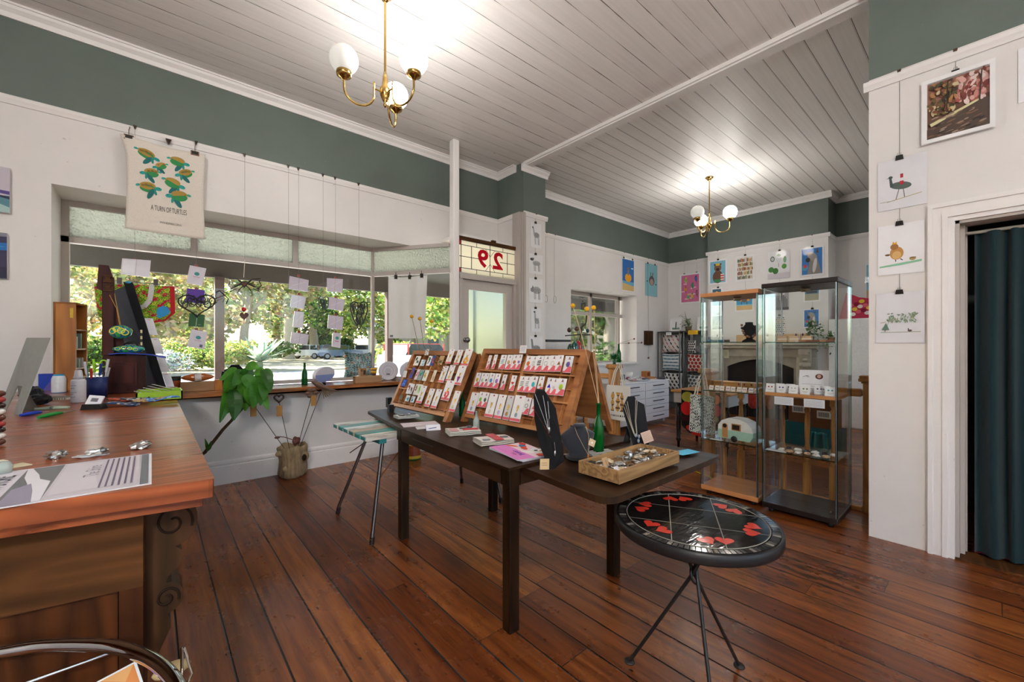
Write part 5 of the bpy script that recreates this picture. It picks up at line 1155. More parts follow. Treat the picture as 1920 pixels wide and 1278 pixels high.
cov += [txt('Leunig', .62, .36, .040, '#5a2ab0', .9), txt('2024', .64, .20, .024, '#b03a6a', .9), lin2(.1, .12, .5, .12, .01, '#c860b0')]
mz = thing('magazine_stack', 'stack of pink magazines with an orange and blue picture on the cover', 'magazine', (0, 0, 0))
for k in range(3):
 m = MB(); rr = V((cos(-.10 - .05 * k), sin(-.10 - .05 * k), 0)); rr = V((-rr.y, rr.x, 0)) * -1; uu = V((-rr.y, rr.x, 0)); oo = P_(945, 848) + V((-.015, .10, .004 + .0045 * k)); m_ = sheet(m, oo, rr, uu, .29, .20, cov if k == 2 else [], '#e3dfe8', .0038); m.build('magazine', 'paper', mz)
q = P_(985, 845); m = MB(); sheet(m, P_(990, 852) + V((0, 0, .0152)), V((.5, -.86, 0)), V((.86, .5, 0)), .10, .07, [ell(.3, .5, .1, .2, '#4a3a2a'), ell(.55, .55, .08, .2, '#c89a4a'), ell(.75, .5, .06, .2, '#2b2b30')], '#eceaea', .001); m.build('white_card', 'paper', label='small white picture card lying on the pink magazines', cat='card')
q = P_(1012, 850); m = MB(); m.lathe([(0, 0), (.045, 0), (.047, .004), (0, .005)], '#c49a5a', 0, 24); m.build('cork_disc', 'matte', loc=q + V((.03, .05, 0)), label='tan round disc peeping from behind the tall black bust', cat='disc')
def chain(mb, pts, r, col): mb.tube(pts, r, col, 0, 5)
pb = P_(1038, 876); o = thing('necklace_stand', 'tall glossy black folded necklace stand with hanging spoons', 'necklace stand', pb)
L3 = lambda u, v, d: at_d(u, v, d) - pb
dd = pb.x * SY + pb.y * CY
m = MB(); pts = [L3(1001, 745, dd + .03), L3(1008, 731, dd + .03), L3(1022, 733, dd + .03), L3(1042, 765, dd + .02), L3(1056, 842, dd), L3(1058, 868, dd), L3(1040, 882, dd - .03), L3(1030, 884, dd - .03), L3(1012, 836, dd), L3(1003, 790, dd + .02)]
low = min(p.z for p in pts); pts = [V((p.x, p.y, p.z - low * (1 if p.z < .03 else 0))) for p in pts]
m.prism(pts, V((.045, .05, 0)), '#131315'); m.build('stand', 'matte', o, bevel=.004)
m = MB()
for (u0, v0), (u1, v1) in (((1003, 738), (1030, 812)), ((1018, 741), (1029, 812)), ((1000, 764), (1033, 820)), ((1027, 752), (1033, 835))): m.tube([L3(u0, v0, dd + .018), L3((u0 + u1) / 2 + 1, (v0 + v1) / 2 + 2, dd + .008), L3(u1, v1, dd - .008)], .0013, '#cfcac2' if u0 != 1000 else '#6a3a30', 0, 5)
m.build('chain', 'metal', o)
for (u, v, a) in ((1030, 806, .1), (1041, 850, .25)):
 m = MB(); c_ = L3(u, v, dd - .015); m.ball(c_, (.007, .004, .015), '#cfcfd0', 0, 12, 8); m.tube([c_ + V((0, 0, .012)), c_ + V((-.006, 0, .05))], .0022, '#cfcfd0', 0, 6); m.build('spoon_pendant', 'metal', o)
q = P_(1022, 880); m = MB(); sheet(m, q + V((-.02, .012, .001)), V((.80, -.6, 0)), V((.15, .1, 1)).normalized(), .04, .045, scribble(.2, .8, .3, .7, 2, '#6a5a40', .05), '#cdb083', .0015); m.build('kraft_tag', 'paper', label='small kraft tag standing at the foot of the tall black stand', cat='tag')
pb = P_(1086, 858); o = thing('necklace_bust', 'charcoal velvet necklace bust with a long chain and amber pendant', 'necklace bust', pb, -.35)
def bust_fn(u, v):
 prof = [(.0, .030, .152), (.12, .031, .145), (.25, .05, .132), (.42, .092, .108), (.58, .078, .070), (.78, .052, .03), (1., .048, .004)]
 for i in range(len(prof) - 1):
  if prof[i][0] <= v <= prof[i + 1][0]: f_ = (v - prof[i][0]) / (prof[i + 1][0] - prof[i][0]); w_ = prof[i][1] * (1 - f_) + prof[i + 1][1] * f_; z = prof[i][2] * (1 - f_) + prof[i + 1][2] * f_; break
 a = (u - .5) * 2; return V((a * w_, -.035 * (1 - a * a) - .03 * v + .03, z))
m = MB(); m.grid(bust_fn, 20, 24, '#2c2d33'); m.build('bust', 'cloth', o, solid=.008)
m = MB(); m.lathe([(0, .150), (.031, .150), (.032, .156), (.028, .162), (0, .163)], '#35363d', 0, 24, Matrix.Scale(.75, 4, (0, 1, 0))); m.box(-.03, .02, 0, .03, .045, .13, '#26272c'); m.lathe([(0, 0), (.062, 0), (.066, .006), (.06, .014), (0, .016)], '#202126', 0, 28); m.build('stand', 'cloth', o)
m = MB(); nk = [bust_fn(.5 + .42 * cos(a), .16 + .55 * (1 - sin(a)) * .5 + .0) + V((0, -.007, 0)) for a in [PI * k / 20 for k in range(21)]]
m.tube([V((-.03, -.01, .15)), V((-.028, -.03, .12)), V((.0, -.05, .055)), V((.012, -.06, .03))], .0012, '#b9a07a', 0, 5); m.tube([V((.03, -.01, .15)), V((.034, -.028, .11)), V((.022, -.05, .06)), V((.012, -.06, .03))], .0012, '#b9a07a', 0, 5); m.build('chain', 'metal', o)
m = MB(); m.ball((.012, -.062, .02), (.006, .004, .012), '#b86a2a', 0, 12, 8); m.build('amber_pendant', 'gloss', o)
m = MB(); sheet(m, (.02, -.048, .072), V((.85, -.3, -.45)).normalized(), V((.4, .1, .9)).normalized(), .03, .032, [ell(.5, .5, .15, .15, '#e8e2d8')], '#cdb48e', .0012); m.build('kraft_tag', 'paper', o)
pb = P_(1195, 836); o = thing('necklace_easel', 'flat black notched necklace easel with strings of grey stones', 'necklace stand', pb)
dd = pb.x * SY + pb.y * CY; L3 = lambda u, v, d: at_d(u, v, d) - pb
pts = [L3(u, v, d) for u, v, d in ((1178, 743, dd + .05), (1190, 743, dd + .05), (1193, 750, dd + .05), (1208, 758, dd + .045), (1213, 790, dd + .02), (1218, 828, dd), (1215, 836, dd), (1188, 837, dd), (1168, 766, dd + .04), (1174, 752, dd + .05))]
m = MB(); m.prism(pts, V((.006, .008, 0)), '#1d1d20'); m.prism([L3(1185, 760, dd + .055), L3(1200, 760, dd + .055), V((.06, .09, -pb.z + TZ)), V((.02, .1, -pb.z + TZ))], V((.004, .003, 0)), '#1d1d20'); m.build('board', 'cloth', o, bevel=.001)
m = MB()
for u0, v0 in ((1170, 762), (1173, 757), (1176, 752), (1192, 748), (1195, 749)): m.tube([L3(u0, v0, dd + .035), L3(1185 + (u0 - 1180) * .5, 790, dd + .012), L3(1192 + (u0 - 1180) * .2, 818, dd - .012)], .0016, '#b8ad98', 0, 5)
m.build('cord', 'cloth', o)
for k, (u, v) in enumerate(((1192, 816), (1198, 818), (1197, 826))): m = MB(); m.ball(L3(u, v, dd - .014), (.009, .006, .011), '#9aa2a8', 0, 12, 8); m.build('stone_pendant', 'stone', o)
q = P_(1205, 830); m = MB(); sheet(m, at_d(1208, 832, dd - .03), V((.80, -.5, .28)).normalized(), V((-.12, .3, .9)).normalized(), .056, .058, scribble(.1, .9, .15, .9, 6, '#8a6a58', .025), '#d9b8a4', .0012); m.build('handwritten_tag', 'paper', label='peach card of handwriting hanging on the black necklace easel', cat='tag')
def bottle(loc, mat, label, h=.25, r=.028):
 o = MB().lathe([(0, 0), (r, 0), (r * 1.03, .01), (r, h * .5), (r * .8, h * .6), (r * .42, h * .72), (r * .38, h * .96), (r * .46, h * .965), (r * .46, h), (r * .3, h), (r * .3, h * .7), (r * .7, h * .58), (r * .85, h * .05), (0, h * .04)], '#0e7a2c', 0, 24)
 return o.build('glass_bottle', mat, loc=loc, label=label, cat='bottle')
pb = P_(1122, 846); d0 = pb.x * SY + pb.y * CY
bottle(pb, 'bottle_green', 'tall green glass bottle holding yellow billy buttons on the table', .245, .0265)
for k, (u, v, um) in enumerate(((1074, 573, 1100), (1100, 579, 1113), (1113, 577, 1116))):
 p1 = at_d(u, v, d0 + .0); pm = at_d(um, 665, d0); pn = at_d(1121 + k, 752, d0); o = thing('billy_button', ('leftmost', 'middle', 'rightmost')[k] + ' yellow billy button flower on a long stem in the green bottle', 'flower', pb)
 MB().tube([p1 - pb, (p1.lerp(pm, .5) + V((.004, 0, 0))) - pb, pm - pb, pn - pb, V((0, 0, .03))], .0016, '#d0b08a', 0, 6).build('stem', 'matte', o)
 m = MB(); m.ball(p1 - pb, .0125, '#e0a81a', 0, 16, 10); m.build('flower_head', 'cloth', o)
pb = P_(893, 806); bottle(pb, 'bottle_clear', 'small clear glass bottle standing between the two type cases', .12, .02)
pb = P_(812, 787) + V((.25, .0, 0)); d0 = pb.x * SY + pb.y * CY
bottle(pb, 'bottle_green', 'green bottle standing hidden behind the farther type case', .2, .024)
for k, (u, v, um) in enumerate(((772, 593, 785), (787, 597, 795), (809, 602, 806))):
 p1 = at_d(u, v, d0); pm = at_d(um, 650, d0); o = thing('billy_button', ('leftmost', 'middle', 'rightmost')[k] + ' of three yellow billy buttons rising behind the farther type case', 'flower', pb)
 MB().tube([p1 - pb, pm - pb, V((0, 0, .2)), V((0, 0, .03))], .002, '#8a6a3a', 0, 6).build('stem', 'matte', o); m = MB(); m.ball(p1 - pb, .0145, '#c8921a', 0, 16, 10); m.build('flower_head', 'cloth', o)
tn, tl, tr = P_(1161, 908), P_(1089, 884), P_(1274, 866)
o = thing('jewellery_tray', 'shallow wooden tray full of small silver jewellery', 'tray', tn)
e1, e2 = (tr - tn), (tl - tn); e2 = V((-e1.y, e1.x, 0)).normalized() * e2.length; HT = .05
n1, n2 = e1.normalized(), e2.normalized(); W1, W2 = e1.length, e2.length
def tb(mb, a0, b0_, z0, a1, b1_, z1): return mb.prism([n1 * a0 + n2 * b0_ + V((0, 0, z0)), n1 * a1 + n2 * b0_ + V((0, 0, z0)), n1 * a1 + n2 * b1_ + V((0, 0, z0)), n1 * a0 + n2 * b1_ + V((0, 0, z0))], (0, 0, z1 - z0))
for q in ((0, 0, 0, W1, .012, HT), (0, W2 - .012, 0, W1, W2, HT), (0, .012, 0, .012, W2 - .012, HT), (W1 - .012, .012, 0, W1, W2 - .012, HT)): m = MB(); tb(m, *q); m.build('side', 'tray_wood', o, bevel=.002)
m = MB(); tb(m, .012, .012, 0.001, W1 - .012, W2 - .012, .02); m.build('base', 'tray_wood', o)
m = MB(); tb(m, .012, W2 * .5 - .003, .008, W1 * .7, W2 * .5 + .003, .03); m.build('partition', 'tray_wood', o)
R = random.Random(11)
kinds = [('silver_pendant', 'small silver pendant lying loose in the wooden jewellery tray', '#c9c8c4', 'metal'), ('dark_stone_pendant', 'dark stone piece lying loose in the wooden jewellery tray', '#3a3a38', 'gloss'), ('shell_piece', 'cream shell piece lying loose in the wooden jewellery tray', '#d8c4a4', 'gloss'), ('silver_ring', 'silver ring lying loose in the wooden jewellery tray', '#cfcfce', 'metal')]
pm_ = []
for nm, lb, c_, mt in kinds:
 m = MB()
 if nm == 'silver_ring': m.tube([(.010 * cos(2 * PI * k / 16), .010 * sin(2 * PI * k / 16), .003) for k in range(16)], .0025, c_, 0, 6, True)
 else: crumple(m, (0, 0, .005), (.013, .009, .005), c_, len(nm), 0, .25, 10, 6)
 pm_.append(m.mesh(nm, [mt]))
for k in range(64):
 j = [0, 0, 3, 2, 1, 0, 3, 1][k % 8]; nm, lb, c_, mt = kinds[j]; a, b_ = R.uniform(.035, W1 - .035), R.uniform(.03, W2 - .03)
 ob = bpy.data.objects.new(nm, pm_[j]); C.objects.link(ob); ob.location = tn + n1 * a + n2 * b_ + V((0, 0, .02 + .006 * (k % 3))); ob.rotation_euler = (R.uniform(-.3, .3), R.uniform(-.3, .3), R.uniform(0, 6)); ob.scale = (R.uniform(1.0, 1.7),) * 3
 tag(ob, lb, 'jewellery', 'loose %ss in the jewellery tray' % nm.replace('_', ' '))
for (a, b_, z, w_, h_, lb, c_) in ((.05, .10, .03, .05, .055, 'brown kraft tag standing in the left of the jewellery tray', '#b89468'),):
 m = MB(); p = tn + n1 * a + n2 * b_ + V((0, 0, .016)); sheet(m, p, n1, (V((0, 0, 1)) + n2 * .4).normalized(), w_ * .7, h_, [lin2(.5, .2, .6, .8, .06, '#2b2018')], c_, .0012); m.build('kraft_tag', 'paper', label=lb, cat='tag')
m = MB(); p = tn + n1 * .015 + n2 * .02 + V((0, 0, .036)); sheet(m, p, n1, n2, .10, .06, [], '#eceaf0', .001); m.build('white_slip', 'paper', label='white paper slip in the near corner of the jewellery tray', cat='paper')
m = MB(); p = tn + n1 * W1 * .52 + n2 * W2 * .55 + V((0, 0, .016)); m.lathe([(0, 0), (.010, 0), (.010, .04), (.006, .045), (0, .045)], '#c9cdd2', 0, 16); m.build('silver_tube', 'metal', loc=p, label='upright silver tube in the middle of the jewellery tray', cat='jewellery')
p = P_(1282, 850); m = MB(); sheet(m, P_(1278, 853) + V((0, -.005, .001)), V((.98, -.2, 0)), V((.2, .98, 0)), .13, .07, [], '#62c4e6', .001); m.build('blue_paper', 'paper', label='sky-blue sheet of paper beside the jewellery tray', cat='paper')
m = MB()
for k in range(7): m.box(-.12, -.05 + k * .02, 0, .14, -.042 + k * .02, .004, '#c4c2bd'); 
m.box(-.12, -.05, 0, .14, .09, .002, '#4a4542'); m.build('striped_mat', 'satin', loc=P_(1120, 856) + V((0, .02, 0)), rotz=-.3, label='grey mat with pale stripes under the velvet bust', cat='mat')
q = at_z(775, 860, 0); m = MB(); m.lathe([(0, 0), (.085, 0), (.09, .02), (.085, .05), (.075, .10), (.065, .16), (.07, .2), (0, .2)], '#8a4a2a', 0, 28, cols=['#3a7a3a', '#3a7a3a', '#d8b83a', '#8a3f24', '#94482a', '#c89a3a', '#6a3020']); m.build('painted_pot', 'satin', loc=q, label='red, yellow and green painted pot on the floor behind the table', cat='pot')
# ================================================================ two tall glass display cabinets
def cabinet(x0, y0, x1, y1, h, bmat, label, shelves, wood_shelf=None, tmat=None):
 o = thing('glass_cabinet', label, 'cabinet', (x0, y0, 0)); W, D = x1 - x0, y1 - y0
 MB().box(0, 0, .035, W, D, .075).build('base', bmat, o, bevel=.004)
 MB().box(-.005, -.005, h - .035, W + .005, D + .005, h).build('top', tmat or bmat, o, bevel=.004)
 for x in (.05, W - .05):
  for y in (.05, D - .05): MB().lathe([(0, 0), (.02, 0), (.02, .035), (0, .035)], '#1c1a1a', 0, 14, Matrix.Translation((x, y, 0))).build('foot', 'satin', o)
 e = .012
 def pane(nm, q, edges):
  p = MB().box(*q).build(nm, 'cab_glass', o)
  for k in edges: MB().box(*k).build('glass_edge', 'glass_edge', p)
 z0, z1 = .075, h - .035
 t_ = .004
 pane('glass_front', (0, .004, z0, t_, D - .004, z1), [(-.001, .0, z0, .003, .004, z1), (-.001, D - .004, z0, .003, D, z1)])
 pane('glass_back', (W - t_, .004, z0, W, D - .004, z1), [(W - .003, 0, z0, W + .001, .004, z1)])
 pane('glass_side', (.006, 0, z0, W - .006, t_, z1), [])
 pane('glass_side', (.006, D - t_, z0, W - .006, D, z1), [])
 for x, y in ((e, e), (e, D - e), (W - e, e), (W - e, D - e)): MB().tube([(x, y, z0), (x, y, z1)], .0055, '#8f979f', 0, 10).build('post', 'metal', o)
 for z in shelves:
  s = MB().box(.012, .008, z - .006, W - .012, D - .008, z).build('glass_shelf', 'cab_glass', o)
  MB().box(.0095, .008, z - .006, .0118, D - .008, z).build('glass_edge', 'glass_edge', s)
  m = MB()
  for x, y in ((e, e), (e, D - e), (W - e, e), (W - e, D - e)): m.cbox((x, y, z - .01), (.016, .016, .01), '#a5abb0')
  m.build('shelf_clip', 'metal', s)
 if wood_shelf: MB().box(.008, .006, wood_shelf - .022, W - .008, D - .006, wood_shelf).build('timber_shelf', 'beech', o)
 MB().lathe([(0, -.03), (.03, -.03), (.03, 0), (0, 0)][::-1], '#a89878', 0, 24, Matrix.Translation((W * .45, D * .5, z1))).build('downlight', 'metal', o)
 m = MB(); m.cbox((-.004, D * .08, .12), (.004, .01, .01), '#d8dadc'); m.build('lock', 'metal', o)
 return o
LX0, LX1, LY0, LY1 = 3.63, 4.055, 1.215, 1.668
RX0, RX1, RY0, RY1 = 3.59, 4.02, .700, 1.172
zs1 = at_x(1320, 641, LX0).z; zs2 = at_x(1322, 731, LX0).z; zs3 = at_x(1322, 822, LX0).z
cabinet(LX0, LY0, LX1, LY1, 1.735, 'beech', 'left glass display cabinet with a beech base and top', [zs1, zs2, zs3])
r1 = at_x(1445, 641, RX0).z; r2 = at_x(1450, 736, RX0).z; r3 = at_x(1448, 846, RX0).z
cabinet(RX0, RY0, RX1, RY1, 1.76, 'black_board', 'right glass display cabinet with a black base and top', [r1, r3], r2)
o = thing('collar_bust', 'black bust wearing a chunky bead collar, top shelf of the left cabinet', 'necklace bust', (3.80, 1.34, zs1), .5)
m = MB(); m.lathe([(0, 0), (.055, 0), (.05, .012), (.02, .03), (.03, .06), (.055, .09), (.05, .12), (.028, .15), (.03, .165), (0, .168)], '#1c1b1d', 0, 24, Matrix.Scale(.7, 4, (1, 0, 0))); m.prism([V((-.01, -.02, .14)), V((-.01, -.13, .135)), V((-.01, -.085, .11)), V((-.01, -.045, .05)), V((-.01, -.02, .02))], (.02, 0, 0), '#3a393c'); m.build('bust', 'cloth', o)
for k in range(14):
 a = k / 13 * PI; m = MB(); m.ball((-.035 - .012 * sin(a), .06 * cos(a), .14 - .10 * sin(a)), .0105, ('#7a4a34', '#3a241c', '#a87a5a')[k % 3], 0, 10, 7); m.build('bead', 'gloss', o)
for k, (y, c_, lb) in enumerate(((1.62, '#5a8a9a', 'blue-grey glass ring, leftmost on the top shelf of the left cabinet'), (1.57, '#8aa0a8', 'pale ring second from left on the top shelf of the left cabinet'), (1.52, '#4a7a88', 'dark teal ring third from left on the top shelf of the left cabinet'), (1.47, '#5a4a3a', 'small dark ring beside the bead collar bust'))):
 m = MB(); m.lathe([(.016, 0), (.022, 0), (.022, .018), (.016, .018), (.016, 0)], c_, 0, 18); m.build('glass_ring', 'gloss', loc=(3.68, y, zs1 + .001), label=lb, cat='ring')
def earring_tree(loc, label, c_):
 o = thing('earring_stand', label, 'earring stand', loc); m = MB(); m.box(-.02, -.02, 0, .02, .02, .005, '#e6e6e4'); m.tube([(0, 0, .005), (0, 0, .07)], .002, '#d8d8d6', 0, 6); m.tube([(0, -.025, .07), (0, .025, .07)], .0018, '#d8d8d6', 0, 6); m.build('stand', 'satin', o)
 for s in (-1, 1): m = MB(); m.ball((0, s * .022, .055), (.006, .006, .010), c_, 0, 10, 7); m.tube([(0, s * .022, .07), (0, s * .022, .062)], .0008, '#c9c9c6', 0, 4); m.build('earring', 'gloss', o)
earring_tree((3.85, 1.60, zs1 + .001), 'white earring stand with pale drops at the left of the top shelf, left cabinet', '#d8d8d4')
for k in range(9):
 y = 1.63 - k * .045; o_ = V((3.70 + .012 * (k % 2), y, zs2 + .001)); m = MB(); sheet(m, o_, V((0, -1, 0)), V((.35, 0, .94)), .036, .04, [ell(.35, .5, .12, .12, ('#a85a6a', '#5a6a8a', '#b88a5a')[k % 3]), ell(.7, .5, .12, .12, ('#a85a6a', '#5a6a8a', '#b88a5a')[k % 3])], '#e6dcd4', .001)
 m.build('stud_card', 'paper', label='%s stud card from the left, middle shelf of left cabinet' % ord_(k), cat='earring card', group='stud cards on the middle shelf of the left cabinet')
earring_tree((3.80, 1.40, zs2 + .001), 'earring stand with red drops right of the stud cards, left cabinet', '#8a2f2a')
earring_tree((3.80, 1.30, zs2 + .001), 'earring stand with dark red drops, rightmost on the middle shelf of the left cabinet', '#6a2a2a')
o = thing('caravan_box', 'white and mint toy caravan birdhouse on the low shelf of the left cabinet', 'caravan', (3.74, 1.40, zs3 + .001), -PI / 2 - .12)
def cv_prof(z0, z1, n=10):
 full = [(-.13, .035), (.13, .035), (.145, .07), (.135, .12), (.09, .175), (.02, .195), (-.06, .19), (-.12, .15), (-.14, .09)]
 return full
pr = cv_prof(0, 0)
low = [(-.13, .022), (.125, .022), (.148, .06), (.15, .095), (-.14, .095), (-.143, .06)]; up = [(-.14, .095), (.15, .095), (.14, .135), (.10, .175), (.04, .196), (-.05, .196), (-.11, .168), (-.138, .128)]
m = MB(); m.prism([V((x, -.07, z)) for x, z in low], (0, .14, 0), '#a9cdbb'); m.build('lower_body', 'satin', o, bevel=.006)
m = MB(); m.prism([V((x, -.07, z)) for x, z in up], (0, .14, 0), '#e6e6e4'); m.build('upper_body', 'satin', o, bevel=.006)
m = MB(); m.box(-.10, -.076, .03, -.055, -.070, .13, '#c08a5a'); m.prism([V((-.0775 + .0225 * cos(a), -.070, .13 + .018 * sin(a))) for a in [PI * k / 10 for k in range(11)]], (0, -.006, 0), '#c08a5a'); m.build('door', 'matte', o)
m = MB(); m.lathe([(0, 0), (.017, 0), (.017, .002), (0, .002)], '#2a201a', 0, 20, Matrix.Translation((-.0775, -.0745, .128)) @ Matrix.Rotation(PI / 2, 4, 'X')); m.build('entry_hole', 'matte', o)
m = MB(); m.box(-.02, -.077, .10, .055, -.070, .155, '#b88a5a'); m.box(-.012, -.079, .108, .047, -.0765, .147, '#3a2a20'); m.build('window', 'matte', o)
m = MB(); m.lathe([(0, -.008), (.024, -.008), (.026, 0), (.024, .008), (0, .008)], '#232426', 0, 22, Matrix.Translation((.0, -.072, .026)) @ Matrix.Rotation(PI / 2, 4, 'X'), cols=['#8a8a8c', '#232426', '#232426', '#232426']); m.build('wheel', 'satin', o)
m = MB(); m.box(-.19, -.01, .028, -.13, .01, .036, '#c89a68'); m.build('drawbar', 'matte', o)
m = MB(); m.box(-.02, -.05, 0, .02, .05, .001, '#e9e6e0'); m.build('paper_slip', 'paper', loc=(3.66, 1.55, zs3 + .001), label='cream slip at the front of the low shelf, left of the toy caravan', cat='paper')
for k, (y, c_, lb) in enumerate(((1.08, '#c9a888', 'peach gift box, left on the top shelf of the right cabinet'), (1.0, '#cdb096', 'cream gift box in the middle of the top shelf, right cabinet'), (.92, '#d6b48c', 'tan gift box, right on the top shelf of the right cabinet'))):
 m = MB(); m.box(-.02, -.03, 0, .02, .03, .045, c_); m.box(-.0205, -.031, .02, .0205, .031, .026, '#eae6de'); m.build('gift_box', 'paper', loc=(3.76, y, r1 + .001), label=lb, cat='box')
earring_tree((3.72, .96, r1 + .001), 'earring stand with round violet drops, top shelf of the right cabinet', '#3a2a5a')
earring_tree((3.80, 1.12, r1 + .001), 'earring stand with tiny silver drops, left of the top shelf, right cabinet', '#b8b8bc')
for k in range(5): m = MB(); m.box(-.014, -.02, 0, .014, .02, .014, ('#8a5a4a', '#a87a5a', '#7a4a3a')[k % 3]); m.build('small_box', 'matte', loc=(3.68, .76 + k * .042, r1 + .001), label='small brown box, %s from the right on the top shelf of the right cabinet' % ord_(k), cat='box', group='small brown boxes in the right cabinet')
o = thing('trailing_plant', 'small green trailing plant on the top shelf of the right cabinet', 'plant', (3.90, .80, r1 + .001)); MB().lathe([(0, 0), (.02, 0), (.026, .035), (0, .035)], '#8a6a4a', 0, 16).build('pot', 'matte', o)
m = MB(); R = random.Random(2)
for k in range(60):
 a, e_ = R.uniform(0, 6.28), R.uniform(-.2, 1.3); d = V((cos(a) * cos(e_), sin(a) * cos(e_), sin(e_))); p = V((0, 0, .035)) + d * R.uniform(.01, .045); A, B = frame_from(d); m.quad(p - A * .006, p + d * .012 + B * .003, p + A * .006, p - d * .002, vary('#4a8a3a', .3))
m.build('leaves', 'leaf', o)
cards = [('#b03050', 1.135, 0), ('#4a4a8a', 1.06, 0), ('#c0c0c4', .98, 0), ('#5a7a4a', .905, 0), ('#5a4a7a', .835, 1), ('#2a9aa8', .755, 0), ('#e0e0e0', 1.09, 1), ('#4a3a6a', 1.02, 1), ('#d0a060', .93, 1), ('#8a8a9a', .80, 1)]
for k, (c_, y, row) in enumerate(cards):
 o_ = V((RX0 + .05 + .07 * row, y + .03, r2 + .001)); m = MB(); sheet(m, o_, V((0, -1, 0)), V((.3, 0, .954)), .06, .066, [ell(.32, .62, .10, .09, c_), ell(.68, .62, .10, .09, c_), lin2(.2, .32, .8, .32, .03, '#9aa0a0'), lin2(.3, .22, .7, .22, .03, '#9aa0a0')], '#eeedf0', .001)
 m.build('stud_card', 'paper', label='white stud card with %s studs, %s row on the timber shelf' % (('crimson', 'indigo', 'silver', 'olive', 'purple', 'turquoise', 'white', 'dark violet', 'amber', 'grey')[k], ('front', 'back')[row]), cat='earring card', group='stud cards on the timber shelf')
m = MB(); sheet(m, V((RX0 + .20, .985, r2 + .001)), V((.1, -.995, 0)), V((.2, 0, .98)), .185, .175, [ell(.68, .72, .13, .12, '#6a3030'), ell(.68, .73, .07, .08, '#c9a090')] + [lin2(.12 + .05 * k, .68 + .03 * (k % 3), .3 + .02 * k, .76 - .02 * k, .012, '#4a4a4a') for k in range(4)] + scribble(.12, .8, .15, .42, 3, '#8a8a90', .014), '#eceaf0', .0015)
m.build('maker_sign', 'paper', label='white sign with a round brown picture standing behind the stud cards', cat='sign')
for k, (y, lb) in enumerate(((1.09, 'left white text card taped under the timber shelf of the right cabinet'), (.90, 'right white text card taped under the timber shelf of the right cabinet'))):
 m = MB(); sheet(m, V((RX0 + .006, y, r2 - .024 - .062)), V((0, -1, 0)), V((0, 0, 1)), .125, .06, scribble(.08, .92, .1, .92, 5, '#9a96a4', .03), '#ecebf2', .001); m.build('text_card', 'paper', label=lb, cat='card')
R = random.Random(6)
for k in range(12):
 m = MB(); crumple(m, (0, 0, .012), (.026, .018, .012), ('#d8d4cc', '#3a3a44', '#b89a7a', '#e6e2da')[k % 4], k, 0, .2); m.build('shell_brooch', 'gloss', loc=(RX0 + .06 + .09 * (k % 2) + R.uniform(-.01, .01), 1.06 - k * .028, r3 + .001), rotz=R.uniform(0, 3), label='pale or dark shell-like brooch on the low shelf of the right cabinet' if 0 else ('cream', 'slate-dark', 'tan', 'white')[k % 4] + ' shell brooch, %s from the left on the low shelf of the right cabinet' % ord_(k), cat='brooch', group='shell brooches on the low shelf')
m = MB(); m.box(-.03, -.07, 0, .03, .07, .001, '#eeedf0'); m.build('paper_slip', 'paper', loc=(RX0 + .05, 1.09, r3 + .001), label='white slip at the front left of the low shelf in the right cabinet', cat='paper')
# ================================================================ pine balustrade between the rooms
BX = 4.17
def newel(y, h, label):
 o = thing('newel_post', label, 'post', (BX, y, 0)); MB().box(-.05, -.05, 0, .05, .05, h - .06).build('shaft', 'pine_z', o, bevel=.004)
 m = MB(); m.box(-.06, -.06, h - .06, .06, .06, h - .045); m.box(-.075, -.075, h - .045, .075, .075, h - .02); m.prism([V(p) for p in ((-.07, -.07, h - .02), (.07, -.07, h - .02), (.07, .07, h - .02), (-.07, .07, h - .02))], (0, 0, .02)); m.build('cap', 'pine_z', o, bevel=.006); return o
newel(2.95, 1.06, 'pine newel post behind the nearer type case, hung with a cream tote bag'); newel(1.84, 1.055, 'pine newel post behind the left glass cabinet'); newel(.60, 1.05, 'pine newel post half hidden by the right wall')
def baluster_run(y0, y1, ys, label):
 o = thing('balustrade', label, 'balustrade', (BX, (y0 + y1) / 2, 0)); c = (y0 + y1) / 2
 MB().box(-.03, y0 - c, .885, .03, y1 - c, .945).build('handrail', 'pine_y', o, bevel=.01)
 MB().box(-.025, y0 - c, 0, .025, y1 - c, .035).build('bottom_rail', 'pine_y', o, bevel=.004)
 prof = [(.026, .30), (.018, .315), (.022, .33), (.026, .345), (.016, .37), (.024, .40), (.020, .43), (.015, .46), (.018, .52), (.020, .62), (.016, .70), (.014, .72), (.022, .735), (.022, .75), (.014, .765), (.024, .79)]
 for y in ys:
  m = MB(); m.box(-.025, y - c - .025, .035, .025, y - c + .025, .30); m.lathe(prof, '#fff', 0, 16, Matrix.Translation((0, y - c, 0))); m.box(-.022, y - c - .022, .79, .022, y - c + .022, .885); m.build('baluster', 'pine_z', o)
baluster_run(.66, 1.78, (1.70, 1.54, 1.37, 1.20, 1.02, .84), 'pine balustrade with turned balusters behind the glass cabinets')
baluster_run(3.01, 4.08, (3.2, 3.38, 3.56, 3.74, 3.92), 'pine balustrade between the cream tote bag and the pier')
